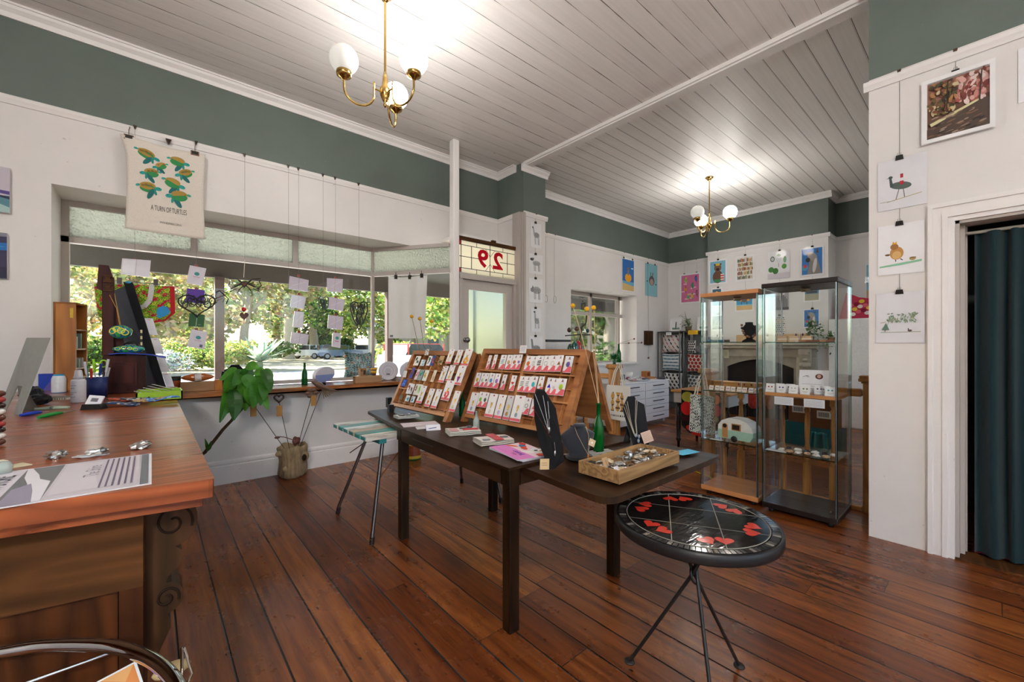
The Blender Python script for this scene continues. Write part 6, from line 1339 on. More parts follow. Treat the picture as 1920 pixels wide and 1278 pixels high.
def tote(name, label, x, y0, y1, z0, z1, col, colfn, hz, shapes=None, n=(22, 26)):
 o = thing(name, label, 'bag', (x, (y0 + y1) / 2, z0)); W = y1 - y0; H = z1 - z0
 def fn(u, v, s=-1): return V((s * .012 * sin(PI * u) * (1 - .5 * v) - .0 + .006 * sin(u * 9 + v * 4), W / 2 - u * W * (1 - .12 * v) - .06 * W * v, v * H))
 m = MB(); m.grid(fn, n[0], n[1], colfn); m.grid(lambda u, v: fn(u, v, 1), 6, 6, col); m.build('bag', 'cloth', o)
 m = MB()
 for dy in (-.012, .012): m.tube([V((-.01, W * .22 + dy, H)), V((.0, W * .12 + dy, H + hz * .6)), V((.03, dy, H + hz)), V((.0, -W * .12 + dy, H + hz * .6)), V((-.01, -W * .22 + dy, H))], .007, '#e4dfd2', 0, 6)
 m.build('handle', 'cloth', o); return o
def floral(u, v):
 k = sin(u * 40 + 3 * sin(v * 23)) * sin(v * 37 + 2.5 * sin(u * 29)); return '#33363a' if k > .25 else '#e6ece9' if k > -.45 else '#a9bcb6'
tote('hanging_tote_bag', 'black and white patterned tote bag hanging in front of the newel, left of the cabinets', 4.05, 1.72, 1.98, .43, .80, '#dfe6e3', floral, .22, n=(44, 56))
def people(u, v):
 for cx in (.3, .5, .66):
  if abs(u - cx) < .055 + .02 * sin(v * 30 + cx * 20) and .25 < v < .80: return '#c8954a' if (int(v * 22 + cx * 10) % 4) else '#6a4a28'
 if .10 < v < .15 and .2 < u < .75 and int(u * 40) % 2: return '#5a5650'
 return '#e6e2da'
tote('hanging_tote_bag', 'cream tote bag with tan standing figures hanging on the far newel post', 4.09, 2.66, 3.02, .42, .82, '#e6e2da', people, .26, n=(36, 40))
# ================================================================ far room
q0, q1 = at_z(1166, 800, 0), at_z(1258, 790, .05)
cx0, cx1, cy = 5.16, 6.62, 3.58; o = thing('drawer_cabinet', 'white two-column drawer cabinet on castors in the far room', 'cabinet', (cx0, cy, 0)); W = cx1 - cx0; ZB, ZT_ = .075, .70
MB().box(0, .02, ZB, W, .62, ZT_, '#e6e2e2').build('carcass', 'satin', o); MB().box(-.01, .0, ZT_, W + .01, .63, ZT_ + .018, '#e9e6e6').build('top', 'satin', o, bevel=.003)
for c_ in range(2):
 for r_ in range(5):
  z0 = ZB + .005 + r_ * .123; d = MB().box(c_ * W / 2 + .006, 0, z0, (c_ + 1) * W / 2 - .006, .02, z0 + .117, '#e3dfdf').build('drawer', 'satin', o, bevel=.003)
  xm = (c_ + .5) * W / 2; m = MB(); m.tube([(xm - .16, -.02, z0 + .07), (xm + .16, -.02, z0 + .07)], .007, '#2a2524', 0, 8); m.tube([(xm - .14, 0, z0 + .07), (xm - .14, -.02, z0 + .07)], .005, '#2a2524', 0, 6); m.tube([(xm + .14, 0, z0 + .07), (xm + .14, -.02, z0 + .07)], .005, '#2a2524', 0, 6); m.build('handle', 'satin', d)
for x in (.06, W - .06):
 for y in (.08, .54): MB().lathe([(0, -.014), (.034, -.014), (.036, 0), (.034, .014), (0, .014)], '#b9bcc0', 0, 18, Matrix.Translation((x, y, .037)) @ Matrix.Rotation(PI / 2, 4, 'X')).build('castor', 'satin', o)
zc_ = ZT_ + .019
def cup(loc, label, c_, r=.045, h=.09):
 m = MB(); m.lathe([(0, 0), (r * .9, 0), (r, h), (r * .9, h), (r * .8, .008), (0, .006)], c_, 0, 24); m.tube([(r * .95, 0, h * .8), (r * 1.5, 0, h * .75), (r * 1.5, 0, h * .35), (r * .93, 0, h * .25)], .006, c_, 0, 8); return m.build('mug', 'gloss', loc=loc, label=label, cat='mug')
cup((6.05, 3.98, zc_), 'white patterned mug on the white drawer cabinet', '#dcdad6', .06, .12); cup((5.55, 3.80, zc_), 'dark blue mug at the left of the drawer cabinet top', '#3a5468', .06, .11)
m = MB(); m.lathe([(0, 0), (.12, 0), (.16, .02), (.158, .024), (.11, .008), (0, .006)], '#dfe3ea', 0, 28); m.build('plate', 'gloss', loc=(5.95, 3.72, zc_), label='white plate with a blue rim near the front of the drawer cabinet', cat='plate')
R = random.Random(8)
for k in range(9):
 m = MB(); crumple(m, (0, 0, .02), (.06, .045, .02), ('#d8d4da', '#8a3a4a', '#5a5a6a', '#c9a8a8')[k % 4], k, 0, .25); m.build('soft_trinket', 'cloth', loc=(5.45 + .11 * k, 3.72 + .12 * (k % 3), zc_), label='%s soft trinket, %s from the left on the drawer cabinet' % (('white', 'dark red', 'slate', 'pink')[k % 4], ord_(k)), cat='trinket', group='soft trinkets on the drawer cabinet')
m = MB(); m.box(-.15, -.06, 0, .15, .06, .03, '#b07a4a'); m.box(-.12, -.05, .03, .0, .05, .13, '#a86a3c'); m.box(-.10, -.052, .05, -.02, -.048, .11, '#6a3a20'); m.build('wooden_box', 'matte', loc=(6.42, 3.86, zc_), label='small brown wooden box at the right end of the drawer cabinet', cat='box')
m = MB(); m.lathe([(0, 0), (.07, 0), (.075, .03), (0, .03)], '#3a3f48', 0, 20); m.build('dark_tin', 'satin', loc=(6.50, 3.66, zc_), label='low dark round tin beside the wooden box', cat='tin')
bottle((6.9, 4.78, .956), 'bottle_green', 'green bottle holding dried stems on the far window sill', .36, .045)
for k, (u, v) in enumerate(((1179, 643), (1189, 635), (1203, 642))):
 p1 = at_y(u, v, 4.64); m = MB(); m.tube([V((6.9, 4.78, .99)), V((6.9, 4.78, 1.32)), p1], .003, '#7a6a5a', 0, 5); m.ball(p1, .018, '#7a4a2a', 0, 10, 7); m.build('dried_stem', 'matte', label=('leftmost', 'middle', 'rightmost')[k] + ' dried stem in the green bottle on the far window sill', cat='stem')
def unit(y0, y1, label):
 x0, x1, H = 8.12, 8.56, 1.58; o = thing('shelf_unit', label, 'shelf unit', (x0, y0, 0)); D = y1 - y0
 MB().box(0, 0, H - .03, x1 - x0, D, H, '#3a3a3c').build('top', 'satin', o); MB().box(0, 0, 0, x1 - x0, D, .06, '#4a4a4c').build('base', 'satin', o)
 for x, y in ((.012, .012), (.012, D - .012), (.43, .012), (.43, D - .012)): MB().box(x - .01, y - .01, .06, x + .01, y + .01, H - .03, '#6f757a').build('post', 'metal', o)
 MB().box(.425, .02, .06, .43, D - .02, H - .03, '#8a9090').build('back_panel', 'satin', o)
 for z in (.35, .75, 1.13): MB().box(.01, .01, z - .008, .42, D - .01, z).build('glass_shelf', 'cab_glass', o)
unit(4.16, 4.66, 'left glazed shelf unit of cushions beside the far window'); unit(3.66, 4.09, 'right glazed shelf unit beside the fireplace')
def cushion_mesh(mb, w, h, th, col, motif, seed, mat=0, n=18):
 R = random.Random(seed); spots = []
 k = 0; rows = 5; cols = 4
 for r_ in range(rows):
  for c_ in range(cols): spots.append(((c_ + .5 + .5 * (r_ % 2)) / (cols + .5), (r_ + .5) / rows))
 def fn(s): return lambda u, v: V((s * th * .5 * (sin(PI * u) * sin(PI * v)) ** .45, (.5 - u) * w * (1 - .10 * sin(PI * v)), (v) * h + (.5 - v) * .10 * h * sin(PI * u)))
 mb.grid(fn(-1), n, n, col, mat); mb.grid(fn(1), n, n, col, mat)
 if motif:
  mc, mw, mh, mr = motif
  for i, (u, v) in enumerate(spots):
   P = []
   for a in range(12):
    t_ = 2 * PI * a / 12; uu = u + (mw * cos(t_) * cos(mr) - mh * sin(t_) * sin(mr)); vv = v + (mw * cos(t_) * sin(mr) + mh * sin(t_) * cos(mr))
    P.append(fn(-1)(min(max(uu, .02), .98), min(max(vv, .02), .98)) + V((-.004, 0, 0)))
   mb.poly(P, mc[i % len(mc)] if isinstance(mc, list) else mc, mat)
def cushion(x, yc, z, w, h, col, motif, label, seed=0, rot=None, th=.14):
 m = MB(); cushion_mesh(m, w, h, th, col, motif, seed); o = m.build('cushion', 'cloth', loc=(x, yc, z), label=label, cat='cushion')
 if rot: o.rotation_euler = rot
 return o
cushion(8.26, 4.41, 1.131, .44, .40, '#eae4e0', (['#c0707a', '#3a3a44', '#d89a8a'], .035, .10, .5), 'cushion with pink and black cockatoos, top of the left shelf unit', 1)
cushion(8.26, 4.41, .751, .44, .37, '#e9edf0', ('#4a7a90', .14, .035, 0), 'white cushion with blue whales, middle of the left shelf unit', 2)
cushion(8.26, 4.38, .351, .42, .37, '#eae8e4', ('#3a3a3c', .05, .09, .4), 'white cushion with black penguin shapes, low in the left shelf unit', 3)
cushion(8.26, 3.98, 1.131, .17, .26, '#eceae6', ('#2b2b30', .10, .07, .6), 'small white cushion with black birds, top of the right shelf unit', 4, None, .08)
m = MB(); crumple(m, (0, 0, .08), (.10, .12, .08), '#8a8a90', 5, 0, .12); m.build('folded_cloth', 'cloth', loc=(8.28, 3.79, 1.131), label='grey patterned folded cloth beside the small bird cushion', cat='cloth')
cushion(8.26, 3.88, .751, .39, .37, '#efe9e2', ('#b03a34', .09, .10, .3), 'white cushion with red ladybirds in the right shelf unit', 6)
cushion(8.26, 3.88, .351, .39, .35, '#e4e6e6', ('#5a6468', .09, .08, .8), 'pale cushion with grey ponies low in the right shelf unit', 7)
def frame_pic(x, y, z, w, h, label, shapes, lean=.12):
 o = thing('framed_picture', label, 'picture', (x, y, z)); u_ = V((sin(lean), 0, cos(lean)))
 m = MB(); sheet(m, (0, w / 2, 0), (0, -1, 0), u_, w, h, shapes, '#eceaea', .006); m.build('picture', 'paper', o)
 m = MB(); n_ = V((0, -1, 0)).cross(u_); b_ = .014
 for a0, b0, a1, b1 in ((0, 0, w, b_), (0, h - b_, w, h), (0, 0, b_, h), (w - b_, 0, w, h)):
  p = V((0, w / 2 - a0, 0)) + u_ * b0; m.prism([p, p + V((0, -(a1 - a0), 0)), p + V((0, -(a1 - a0), 0)) + u_ * (b1 - b0), p + u_ * (b1 - b0)], n_ * .012, '#f4f3f2')
 m.build('frame', 'satin', o)
LH = [rec(.44, .2, .56, .62, '#5a6a64'), rec(.46, .62, .54, .74, '#3a3f3c'), ell(.3, .24, .14, .07, '#7a9a84'), ell(.72, .24, .14, .07, '#8aa890'), rec(.2, .15, .8, .2, '#4a5a50')]
frame_pic(8.27, 4.33, 1.581, .25, .27, 'white framed lighthouse picture on top of the left shelf unit', LH); frame_pic(8.27, 3.75, 1.581, .25, .28, 'white framed bottle-shaped picture on top of the right shelf unit', LH)
o = thing('trailing_plant', 'variegated trailing plant on top between the two shelf units', 'plant', (8.24, 4.04, 1.581)); MB().lathe([(0, 0), (.05, 0), (.065, .09), (0, .09)], '#6a5a4a', 0, 18).build('pot', 'matte', o)
m = MB(); R = random.Random(5)
for k in range(150):
 a = R.uniform(0, 6.28); f_ = R.random(); d = V((cos(a) * .5 - .3, sin(a), 0)); p = V((0, 0, .09)) + d * f_ * .14 + V((-.10 * (f_ > .6), 0, R.uniform(.0, .16) - .55 * max(0, f_ - .62))); A = V((R.uniform(-1, 1), R.uniform(-1, 1), R.uniform(-.5, .5))).normalized(); B = A.cross(V((.3, .2, 1))).normalized(); m.quad(p, p + A * .02 + B * .012, p + A * .045, p + A * .02 - B * .012, vary(['#6a8a4a', '#4a7036', '#a8b878'][k % 3], .2))
for k in range(4): m.tube([V((0, 0, .09)), V((-.05, .05, .25 + .05 * k)), V((-.08, .10 + .02 * k, .30))], .003, '#5a7a3a', 0, 5)
m.build('foliage', 'leaf', o)
m = MB(); sheet(m, (8.115, 4.46, 1.50), (0, -1, 0), (0, 0, 1), .12, .06, scribble(.15, .85, .2, .8, 2, '#77777a', .06), '#e9e8e6', .002); m.build('shelf_label', 'paper', label='white label on the top edge of the left shelf unit', cat='sign')
m = MB(); sheet(m, (8.11, 3.985, 1.505), (0, -1, 0), (0, 0, 1), .20, .085, scribble(.15, .85, .25, .75, 2, '#a8801a', .05), '#e8b41e', .002); m.build('yellow_sign', 'paper', label='bright yellow sign on the top edge of the right shelf unit', cat='sign')
fx = CX; o = thing('fireplace', 'carved cream marble fireplace seen through the glass cabinets', 'fireplace', (fx, 2.70, 0)); MC = '#b9b0a2'
m = MB(); m.box(-.26, -.93, 1.285, -.005, .97, 1.335, MC); m.box(-.20, -.88, 1.235, -.005, .92, 1.285, MC); m.build('mantel_shelf', 'stone', o, bevel=.012)
m = MB(); m.box(-.06, -.84, 1.09, -.002, .88, 1.235, MC); m.build('frieze', 'stone', o, bevel=.006)
for y0, y1 in ((-.84, -.56), (.60, .88)):
 MB().box(-.08, y0, 0, -.002, y1, 1.09, MC).build('jamb', 'stone', o, bevel=.008)
 yc = (y0 + y1) / 2; m = MB(); pr = [(-.082, 1.23), (-.20, 1.23), (-.19, 1.14), (-.15, 1.07), (-.13, 1.0), (-.14, .95), (-.11, .88), (-.082, .82)]
 m.prism([V((x, yc - .08, z)) for x, z in pr], (0, .16, 0), MC); 
 for dz, rr in ((1.17, .045), (1.05, .03), (.95, .035)): m.ball((-.165 if dz > 1.1 else -.14, yc, dz), (.03, rr * 1.4, rr), MC, 0, 12, 8)
 m.build('corbel', 'stone', o, bevel=.008)
m = MB(); ar = [(-.56, 0), (-.52, 0), (-.52, .90)] + [(.46 * cos(a) * -1 if 0 else -.52 + 1.07 * k / 14, .90 + .14 * sin(PI * k / 14)) for k, a in enumerate([0] * 15)] + [(.55, 0), (.60, 0), (.60, 1.09), (-.56, 1.09)]
m.prism([V((-.05, y, z)) for y, z in ar], (.045, 0, 0), '#9a9184'); m.build('arched_slip', 'stone', o)
m = MB(); m.box(.02, -.58, 0.001, .44, .57, 1.06, '#1a1a1b'); m.build('firebox', 'matte', o)
m = MB()
for k in range(9): m.box(-.0, -.4 + k * .1, .02, .018, -.392 + k * .1, .42, '#2c2b2a')
m.box(-.01, -.43, .40, .012, .47, .43, '#2c2b2a'); m.build('grate', 'satin', o)
m = MB(); sheet(m, (8.12, 3.33, 1.05), (0, -1, 0), (0, 0, 1), .12, .16, [ell(.5, .5, .3, .3, '#c8c4a0')], '#d8d8b4', .003); m.build('hanging_tag', 'paper', label='pale yellow-green tag hanging under the left of the mantel', cat='tag')
m = MB(); m.box(-.002, 0, 0, 0, .12, .14, '#c08a6a'); m.build('hanging_card', 'paper', loc=(7.925, 2.50, 1.24), label='peach card stuck on the front of the mantel shelf', cat='card')
m = MB(); m.box(-.05, -.6, 0, .05, .5, .14, '#c9a67a'); m.build('long_box', 'matte', loc=(8.09, 2.55, 1.336), label='long tan box lying along the mantel shelf', cat='box')
m = MB(); m.box(-.10, -.12, 0, .1, .12, .11, '#4a4e5a'); m.build('dark_box', 'matte', loc=(8.06, 3.52, 1.336), label='slate box at the left end of the mantel shelf', cat='box')
o = thing('trailing_plant', 'leafy plant spilling from the right end of the mantel', 'plant', (8.06, 1.95, 1.336)); MB().lathe([(0, 0), (.06, 0), (.075, .10), (0, .10)], '#7a6a5a', 0, 18).build('pot', 'matte', o); m = MB()
for k in range(260):
 a = R.uniform(0, 6.28); f_ = R.random(); p = V((cos(a) * .10 * f_ - .08 * f_, -.18 * f_ + .16 * sin(a) * f_, .12 + R.uniform(0, .22) - .65 * max(0, f_ - .45))); A = V((R.uniform(-1, 1), R.uniform(-1, 1), R.uniform(-.5, .5))).normalized(); B = A.cross(V((.3, .2, 1))).normalized(); m.quad(p, p + A * .025 + B * .014, p + A * .055, p + A * .025 - B * .014, vary(['#5a8a3a', '#7aa050', '#3f6a30'][k % 3], .2))
m.build('foliage', 'leaf', o)
o = thing('white_cupboard', 'plain white cupboard right of the fireplace, half behind the right wall', 'cupboard', (8.16, .45, 0)); MB().box(0, 0, 0, .48, 1.26, 1.70, '#e6e4e2').build('carcass', 'satin', o, bevel=.004)
for y in (.005, .635): MB().box(-.018, y, .02, 0, y + .62, 1.69, '#e9e7e5').build('door', 'satin', o, bevel=.003)
m = MB(); R = random.Random(3); pts = [V((0, .55, 0)), V((0, .0, 0)), V((0, .03, .28)), V((0, .30, .33)), V((0, .46, .42))]
m.prism(pts, (.10, 0, 0), '#c03a54')
for k in range(16): m.poly([V((-.004 - .0006 * k, R.uniform(.1, .42) + .05 * cos(t_) * (1 + k % 2), R.uniform(.05, .26) * 0 + .06 + .22 * ((k * 7) % 10) / 10 + .035 * sin(t_))) for t_ in [2 * PI * j / 10 for j in range(10)]] if 0 else [V((-.003 - .0005 * k, .10 + .34 * ((k * 37) % 16) / 16 + .035 * cos(2 * PI * j / 10), .06 + .22 * ((k * 53) % 17) / 17 + .03 * sin(2 * PI * j / 10))) for j in range(10)], ('#e8c040', '#f0e0d8', '#e06a7a', '#8a1f3a')[k % 4])
m.build('owl_cushion', 'cloth', loc=(8.30, 1.05, 1.701), bevel=.02, label='bright pink and yellow patterned cushion on top of the white cupboard', cat='cushion')
o = thing('console_table', 'grey table with black turned legs and a timber top in the far room', 'table', (5.0, 1.95, 0))
MB().box(-.03, 0, .70, .62, .72, .725).build('tabletop', 'pine_y', o, bevel=.004); m = MB(); m.box(0, .03, .57, .58, .69, .70, '#b9b6b2'); m.build('apron', 'satin', o)
tl_ = [(.028, .57), (.034, .55), (.022, .53), (.036, .50), (.03, .30), (.022, .12), (.032, .10), (.018, .08), (.014, 0)]
for x, y in ((.04, .65), (.04, .07), (.54, .65), (.54, .07)): MB().lathe(tl_[::-1], '#181617', 0, 18, Matrix.Translation((x, y, 0))).build('leg', 'gloss', o)
m = MB(); fx_ = 4.955; ys, ye = 2.52, 2.02
m.box(0, ye, .30, .006, ys, .735, '#20201f')
m.prism([V((0, ys, .30)), V((0, ye, .30)), V((0, ye + .1, .22)), V((0, (ys + ye) / 2, .19)), V((0, ys - .1, .22))], (.006, 0, 0), '#3a2020')
for k, (a, b_, rx, rz, c_) in enumerate(((.16, .86, .15, .13, '#b8b44a'), (.48, .90, .15, .085, '#e07a28'), (.40, .70, .07, .07, '#e03a34'), (.62, .70, .09, .085, '#8a8a2a'), (.14, .58, .15, .17, '#e02a28'), (.44, .58, .13, .07, '#e07a28'), (.42, .44, .10, .09, '#c9dae6'), (.60, .46, .06, .11, '#c89a2a'), (.82, .86, .12, .12, '#e07a28'), (.84, .60, .12, .14, '#c02a2a'), (.80, .40, .1, .08, '#8aa04a'), (.2, .12, .07, .06, '#e03a34'), (.42, .13, .09, .06, '#d8d0c0'), (.7, .12, .1, .06, '#c9a02a'), (.45, .0, .2, .05, '#e03a28'))):
 m.poly([V((-.002 - .0004 * k, ys - (a + rx * cos(2 * PI * j / 16)) * .5, .225 + (b_ + rz * sin(2 * PI * j / 16)) * .50)) for j in range(16)], c_)
m.poly([V((-.0012, ys, .36)), V((-.0012, ye, .36)), V((-.0012, ye, .42)), V((-.0012, ys, .42))], '#4a1a28')
m.build('felt_cloth', 'cloth', loc=(fx_, 0, 0), label='black felt cloth with big coloured pebbles hanging over the console table', cat='cloth')
for k, (u, v, X, w_, h_, c_, nm, lb) in enumerate(((1497, 805, 6.3, .22, .30, '#7a5238', 'box', 'brown cardboard box with a barcode label, left of two behind the balusters'), (1545, 800, 6.0, .26, .34, '#6e4a34', 'box', 'brown cardboard box with a barcode label, right of two behind the balusters'))):
 p = at_x(u, 900 if 0 else v, X); p.z = 0; o = thing('cardboard_box', lb, nm, p); m = MB(); m.box(0, -w_ / 2, .30, .2, w_ / 2, .30 + h_, c_); m.build('box', 'matte', o); m = MB(); sheet(m, (-.001, .07, .42), (0, -1, 0), (0, 0, 1), .14, .09, [rec(.1 + .07 * j, .2, .13 + .07 * j + .02 * (j % 2), .8, '#3a3a3a') for j in range(11)], '#d6d2cc', .001); m.build('barcode_label', 'paper', o); MB().box(0, -w_ / 2 - .04, 0, .24, w_ / 2 + .04, .30, '#2a6a74').build('crate', 'matte', o)
m = MB()
def drape(u, v): return V((.03 * sin(u * 12), (.5 - u) * .20 * (1 - .3 * v), .30 * v + .0))
m.grid(drape, 20, 10, '#1f7a80'); m.build('teal_cloth', 'cloth', loc=(5.7, 1.28, .0), solid=.01, label='teal cloth hanging low behind the rightmost balusters', cat='cloth')
for k, (y, c_, lb) in enumerate(((2.02, '#c03a30', 'red soft toy floating behind the left cabinet'), (1.86, '#d8702a', 'orange soft toy floating behind the left cabinet'))):
 m = MB(); crumple(m, (0, 0, .62), (.09, .085, .15), c_, k, 0, .1); m.build('hanging_toy', 'cloth', loc=(5.9 + .1 * k, y, 0), label=lb, cat='toy')  # the toys sit in mid-air; nothing holds them up
p = at_y(1216, 620, 4.67); o = thing('driftwood_hanging', 'weathered timber block hanging on a cord by the far window', 'hanging ornament', p); MB().box(-.13, -.03, -.29, .13, .03, .0).build('block', 'corbel_wood', o); m = MB(); m.tube([(0, 0, 0), (0, .02, 1.45)], .003, '#8a8a86', 0, 5); m.tube([(0, 0, -.29), (0, .0, -.55)], .003, '#8a8a86', 0, 5); m.ball((0, 0, -.56), .02, '#6a4a3a', 0, 8, 6); m.build('cord', 'matte', o)
o = thing('wire_plant_stand', 'dark wire stand of ornaments and red parrots in front of the far window', 'stand', (4.62, 3.86, 0))
m = MB()
for dx in (-.05, .05): m.tube([(dx * 2.4, 0, 0), (dx, 0, .6), (dx * .3, 0, 1.35)], .009, '#241f1c', 0, 8)
m.tube([(-.30, 0, 1.42), (0, 0, 1.44), (.28, 0, 1.44)], .009, '#241f1c', 0, 8); m.tube([(0, 0, 1.35), (.06, 0, 1.55), (.14, 0, 1.60), (.16, 0, 1.72)], .010, '#3a241c', 0, 8); m.build('wire_frame', 'satin', o)
for k, (x, z, c_, r_) in enumerate(((-.22, 1.50, '#4a2a20', .035), (-.06, 1.52, '#5a3a2a', .035), (.18, 1.50, '#2a4a4a', .03), (-.02, 1.24, '#b0281e', .055), (-.10, 1.22, '#1f5a5a', .06), (-.20, 1.20, '#2a4a3a', .05), (.02, 1.10, '#7a3020', .05))): m = MB(); m.ball((x, 0, z), (r_, r_ * .8, r_ * (1 if k < 3 else 2.2)), c_, 0, 12, 8); m.build('ornament', 'gloss', o)
o = thing('potted_herb', 'dark green plant on the pine post cap before the far window', 'plant', (4.30, 3.05, 1.061) if 0 else (BX, 2.95, 1.061)); MB().lathe([(0, 0), (.018, 0), (.022, .05), (0, .05)], '#1f5a4a', 0, 14).build('pot', 'gloss', o); m = MB(); R = random.Random(1)
for k in range(26): a, e_ = R.uniform(0, 6.28), R.uniform(.1, 1.4); d = V((cos(a) * cos(e_), sin(a) * cos(e_), sin(e_))); A, B = frame_from(d); p = V((0, 0, .05)); m.quad(p, p + d * .05 + A * .016, p + d * .09, p + d * .05 - A * .016, vary('#1f6a3a', .3))
m.build('leaves', 'leaf', o)
o = thing('glass_case', 'small glass case with a dark lid beyond the type cases, by the pier', 'case', (4.28, 4.18, 0)); MB().box(0, 0, .0, .52, .34, .92, '#cfc9c2').build('plinth', 'satin', o); MB().box(.0, 0, 1.34, .52, .34, 1.37, '#2a2a2c').build('lid', 'satin', o); MB().box(.005, .005, .92, .515, .335, 1.34).build('glass_box', 'cab_glass', o)
m = MB(); m.tube([at_z(u, v, .006) for u, v in ((1292, 878), (1310, 886), (1330, 893), (1342, 903))], .006, '#c8b820', 0, 6); m.build('yellow_cable', 'satin', label='yellow cable on the floor by the newel post left of the cabinets', cat='cable')
# ================================================================ prints hung on the walls
def wall_frame(p, kind):
 """right / up vectors for a wall: 'street' faces -Y, 'right' faces -X, 'back' faces -X (seen from the front room)"""
 return {'street': V((1, 0, 0)), 'right': V((0, -1, 0)), 'back': V((0, -1, 0))}[kind]
UP = V((0, 0, 1))
def hung(name, label, cat, bl, r, w, h, shapes, paper, wires, ztop, mat='paper', tilt=0., clipw=.018, sleeve=False, group=None, wl=None):
 """print + the wire(s) and bulldog clip(s) that carry it"""
 n = r.cross(UP).normalized(); o = V(bl)
 m = MB(); rr = (r + UP * tilt).normalized(); uu = (UP - r * tilt).normalized(); sheet(m, o, rr, uu, w, h, shapes, paper, .0025)
 if sleeve:
  m.quad(o + n * .004 - rr * .006 - uu * .006, o + n * .004 + rr * (w + .006) - uu * .006, o + n * .006 + rr * (w + .006) + uu * (h + .006), o + n * .005 - rr * .006 + uu * (h + .006), '#ffffff', 1)
 pr = m.build('hanging_' + name, [mat, 'sleeve'], label=label, cat=cat, group=group)
 return pr
def wire(label, p, r, clips, ztop, n, hook=True, clipw=.02):
 """p: plan point; clips: heights; wire falls from the rail at ztop"""
 o = thing('hanging_wire', label, 'wire', (p[0], p[1], ztop)); m = MB()
 zb = min(clips) if clips else ztop - 1
 m.tube([n * .002, n * .002 + V((0, 0, zb - ztop))], .0012, '#77746e', 0, 5); m.build('wire', 'metal', o)
 m = MB(); m.prism([n * .03 + r * -.008 + V((0, 0, -.012)), n * .03 + r * .008 + V((0, 0, -.012)), n * .03 + r * .010 + V((0, 0, .004)), n * .03 + r * -.010 + V((0, 0, .004))], -n * .035, '#6a5a4a'); m.build('rail_hook', 'metal', o)
 for z in clips:
  zz = z - ztop; m = MB(); a = r * clipw; m.prism([n * .001 - a + V((0, 0, zz - .012)), n * .001 + a + V((0, 0, zz - .012)), n * .006 + a * .8 + V((0, 0, zz + .016)), n * .006 - a * .8 + V((0, 0, zz + .016))], n * .012, '#1c1a19'); c = m.build('bulldog_clip', 'satin', o)
  m = MB(); m.tube([n * .014 - a * .3 + V((0, 0, zz)), n * .014 - a * .35 + V((0, 0, zz + .03)), n * .014 + a * .35 + V((0, 0, zz + .03)), n * .014 + a * .3 + V((0, 0, zz))], .0014, '#a89a7a', 0, 5); m.build('clip_lever', 'metal', c)
 return o
NR = V((-1, 0, 0)); rR = V((0, -1, 0)); XW = XR - .006
def onright(u, v, X=XW): return at_x(u, v, X)
def rect_right(tl, tr, br, bl):
 P = [onright(*q) for q in (tl, tr, br, bl)]; y0 = (P[0].y + P[3].y) / 2; y1 = (P[1].y + P[2].y) / 2; z0 = (P[2].z + P[3].z) / 2; z1 = (P[0].z + P[1].z) / 2
 return V((XW, y0, z0)), y0 - y1, z1 - z0
R = random.Random(12)
aut = [rec(.08, .06, .93, .94, '#6a4a3a'), rec(.08, .55, .93, .94, '#9a6a5a')]
aut += [ell(R.uniform(.5, .92), R.uniform(.5, .92), R.uniform(.02, .06), R.uniform(.015, .04), R.choice(['#c98a80', '#d8a8a0', '#a85a50', '#e6cfc8', '#7a3a34']), R.uniform(0, 3)) for _ in range(90)]
aut += [ell(R.uniform(.10, .5), R.uniform(.42, .9), R.uniform(.02, .05), R.uniform(.015, .03), R.choice(['#4a4a2a', '#6a5a30', '#7a4a34', '#3a2a20', '#a8794a', '#c9b890']), R.uniform(0, 3)) for _ in range(90)]
aut += [pol([(.08, .06), (.93, .06), (.93, .48), (.6, .42), (.08, .22)], '#4f4038'), pol([(.14, .25), (.8, .46), (.8, .49), (.12, .30)], '#d8d0a0')]
aut += [ell(R.uniform(.12, .9), R.uniform(.08, .38), R.uniform(.03, .07), R.uniform(.005, .015), R.choice(['#7a5a48', '#2f2622', '#9a8270', '#63503f']), .2) for _ in range(50)]
aut += [lin2(.36, .45, .38, .9, .02, '#2b2320'), lin2(.80, .45, .83, .9, .018, '#3a2a26')]
aut += [rec(0, 0, .08, 1, '#f0eff0'), rec(.93, 0, 1, 1, '#f0eff0'), rec(0, 0, 1, .06, '#f0eff0'), rec(0, .94, 1, 1, '#f0eff0')]
bl, w_, h_ = rect_right((1728, 158), (1867, 111), (1866, 241), (1729, 273)); hung('autumn_print', 'autumn woodland photograph print at the top of the right wall', 'print', bl, rR, w_, h_, aut, '#f0eff0', 0, 0)
wire('short clip holding the autumn woodland print on the right-wall rail', (XR, bl.y - w_ * .48), rR, [bl.z + h_ - .0], 3.05, NR)
emu = [ell(.48, .45, .22, .075, '#5a6a62', -.12), pol([(.26, .45), (.24, .62), (.29, .63), (.33, .45)], '#4a5a5a'), ell(.27, .645, .045, .03, '#3f4c4c'), pol([(.23, .65), (.17, .63), (.24, .635)], '#5a5a50'), lin2(.45, .40, .38, .18, .016, '#5a5f58'), lin2(.53, .40, .56, .20, .016, '#5a5f58'), lin2(.2, .16, .9, .24, .012, '#b8a870'), lin2(.05, .17, .35, .17, .01, '#a8a890'), rec(.46, .47, .54, .54, '#c02a3a'), rec(.465, .54, .535, .60, '#ece8e8'), rec(.47, .60, .53, .66, '#c02a3a'), rec(.47, .66, .53, .68, '#8a1f2a')]
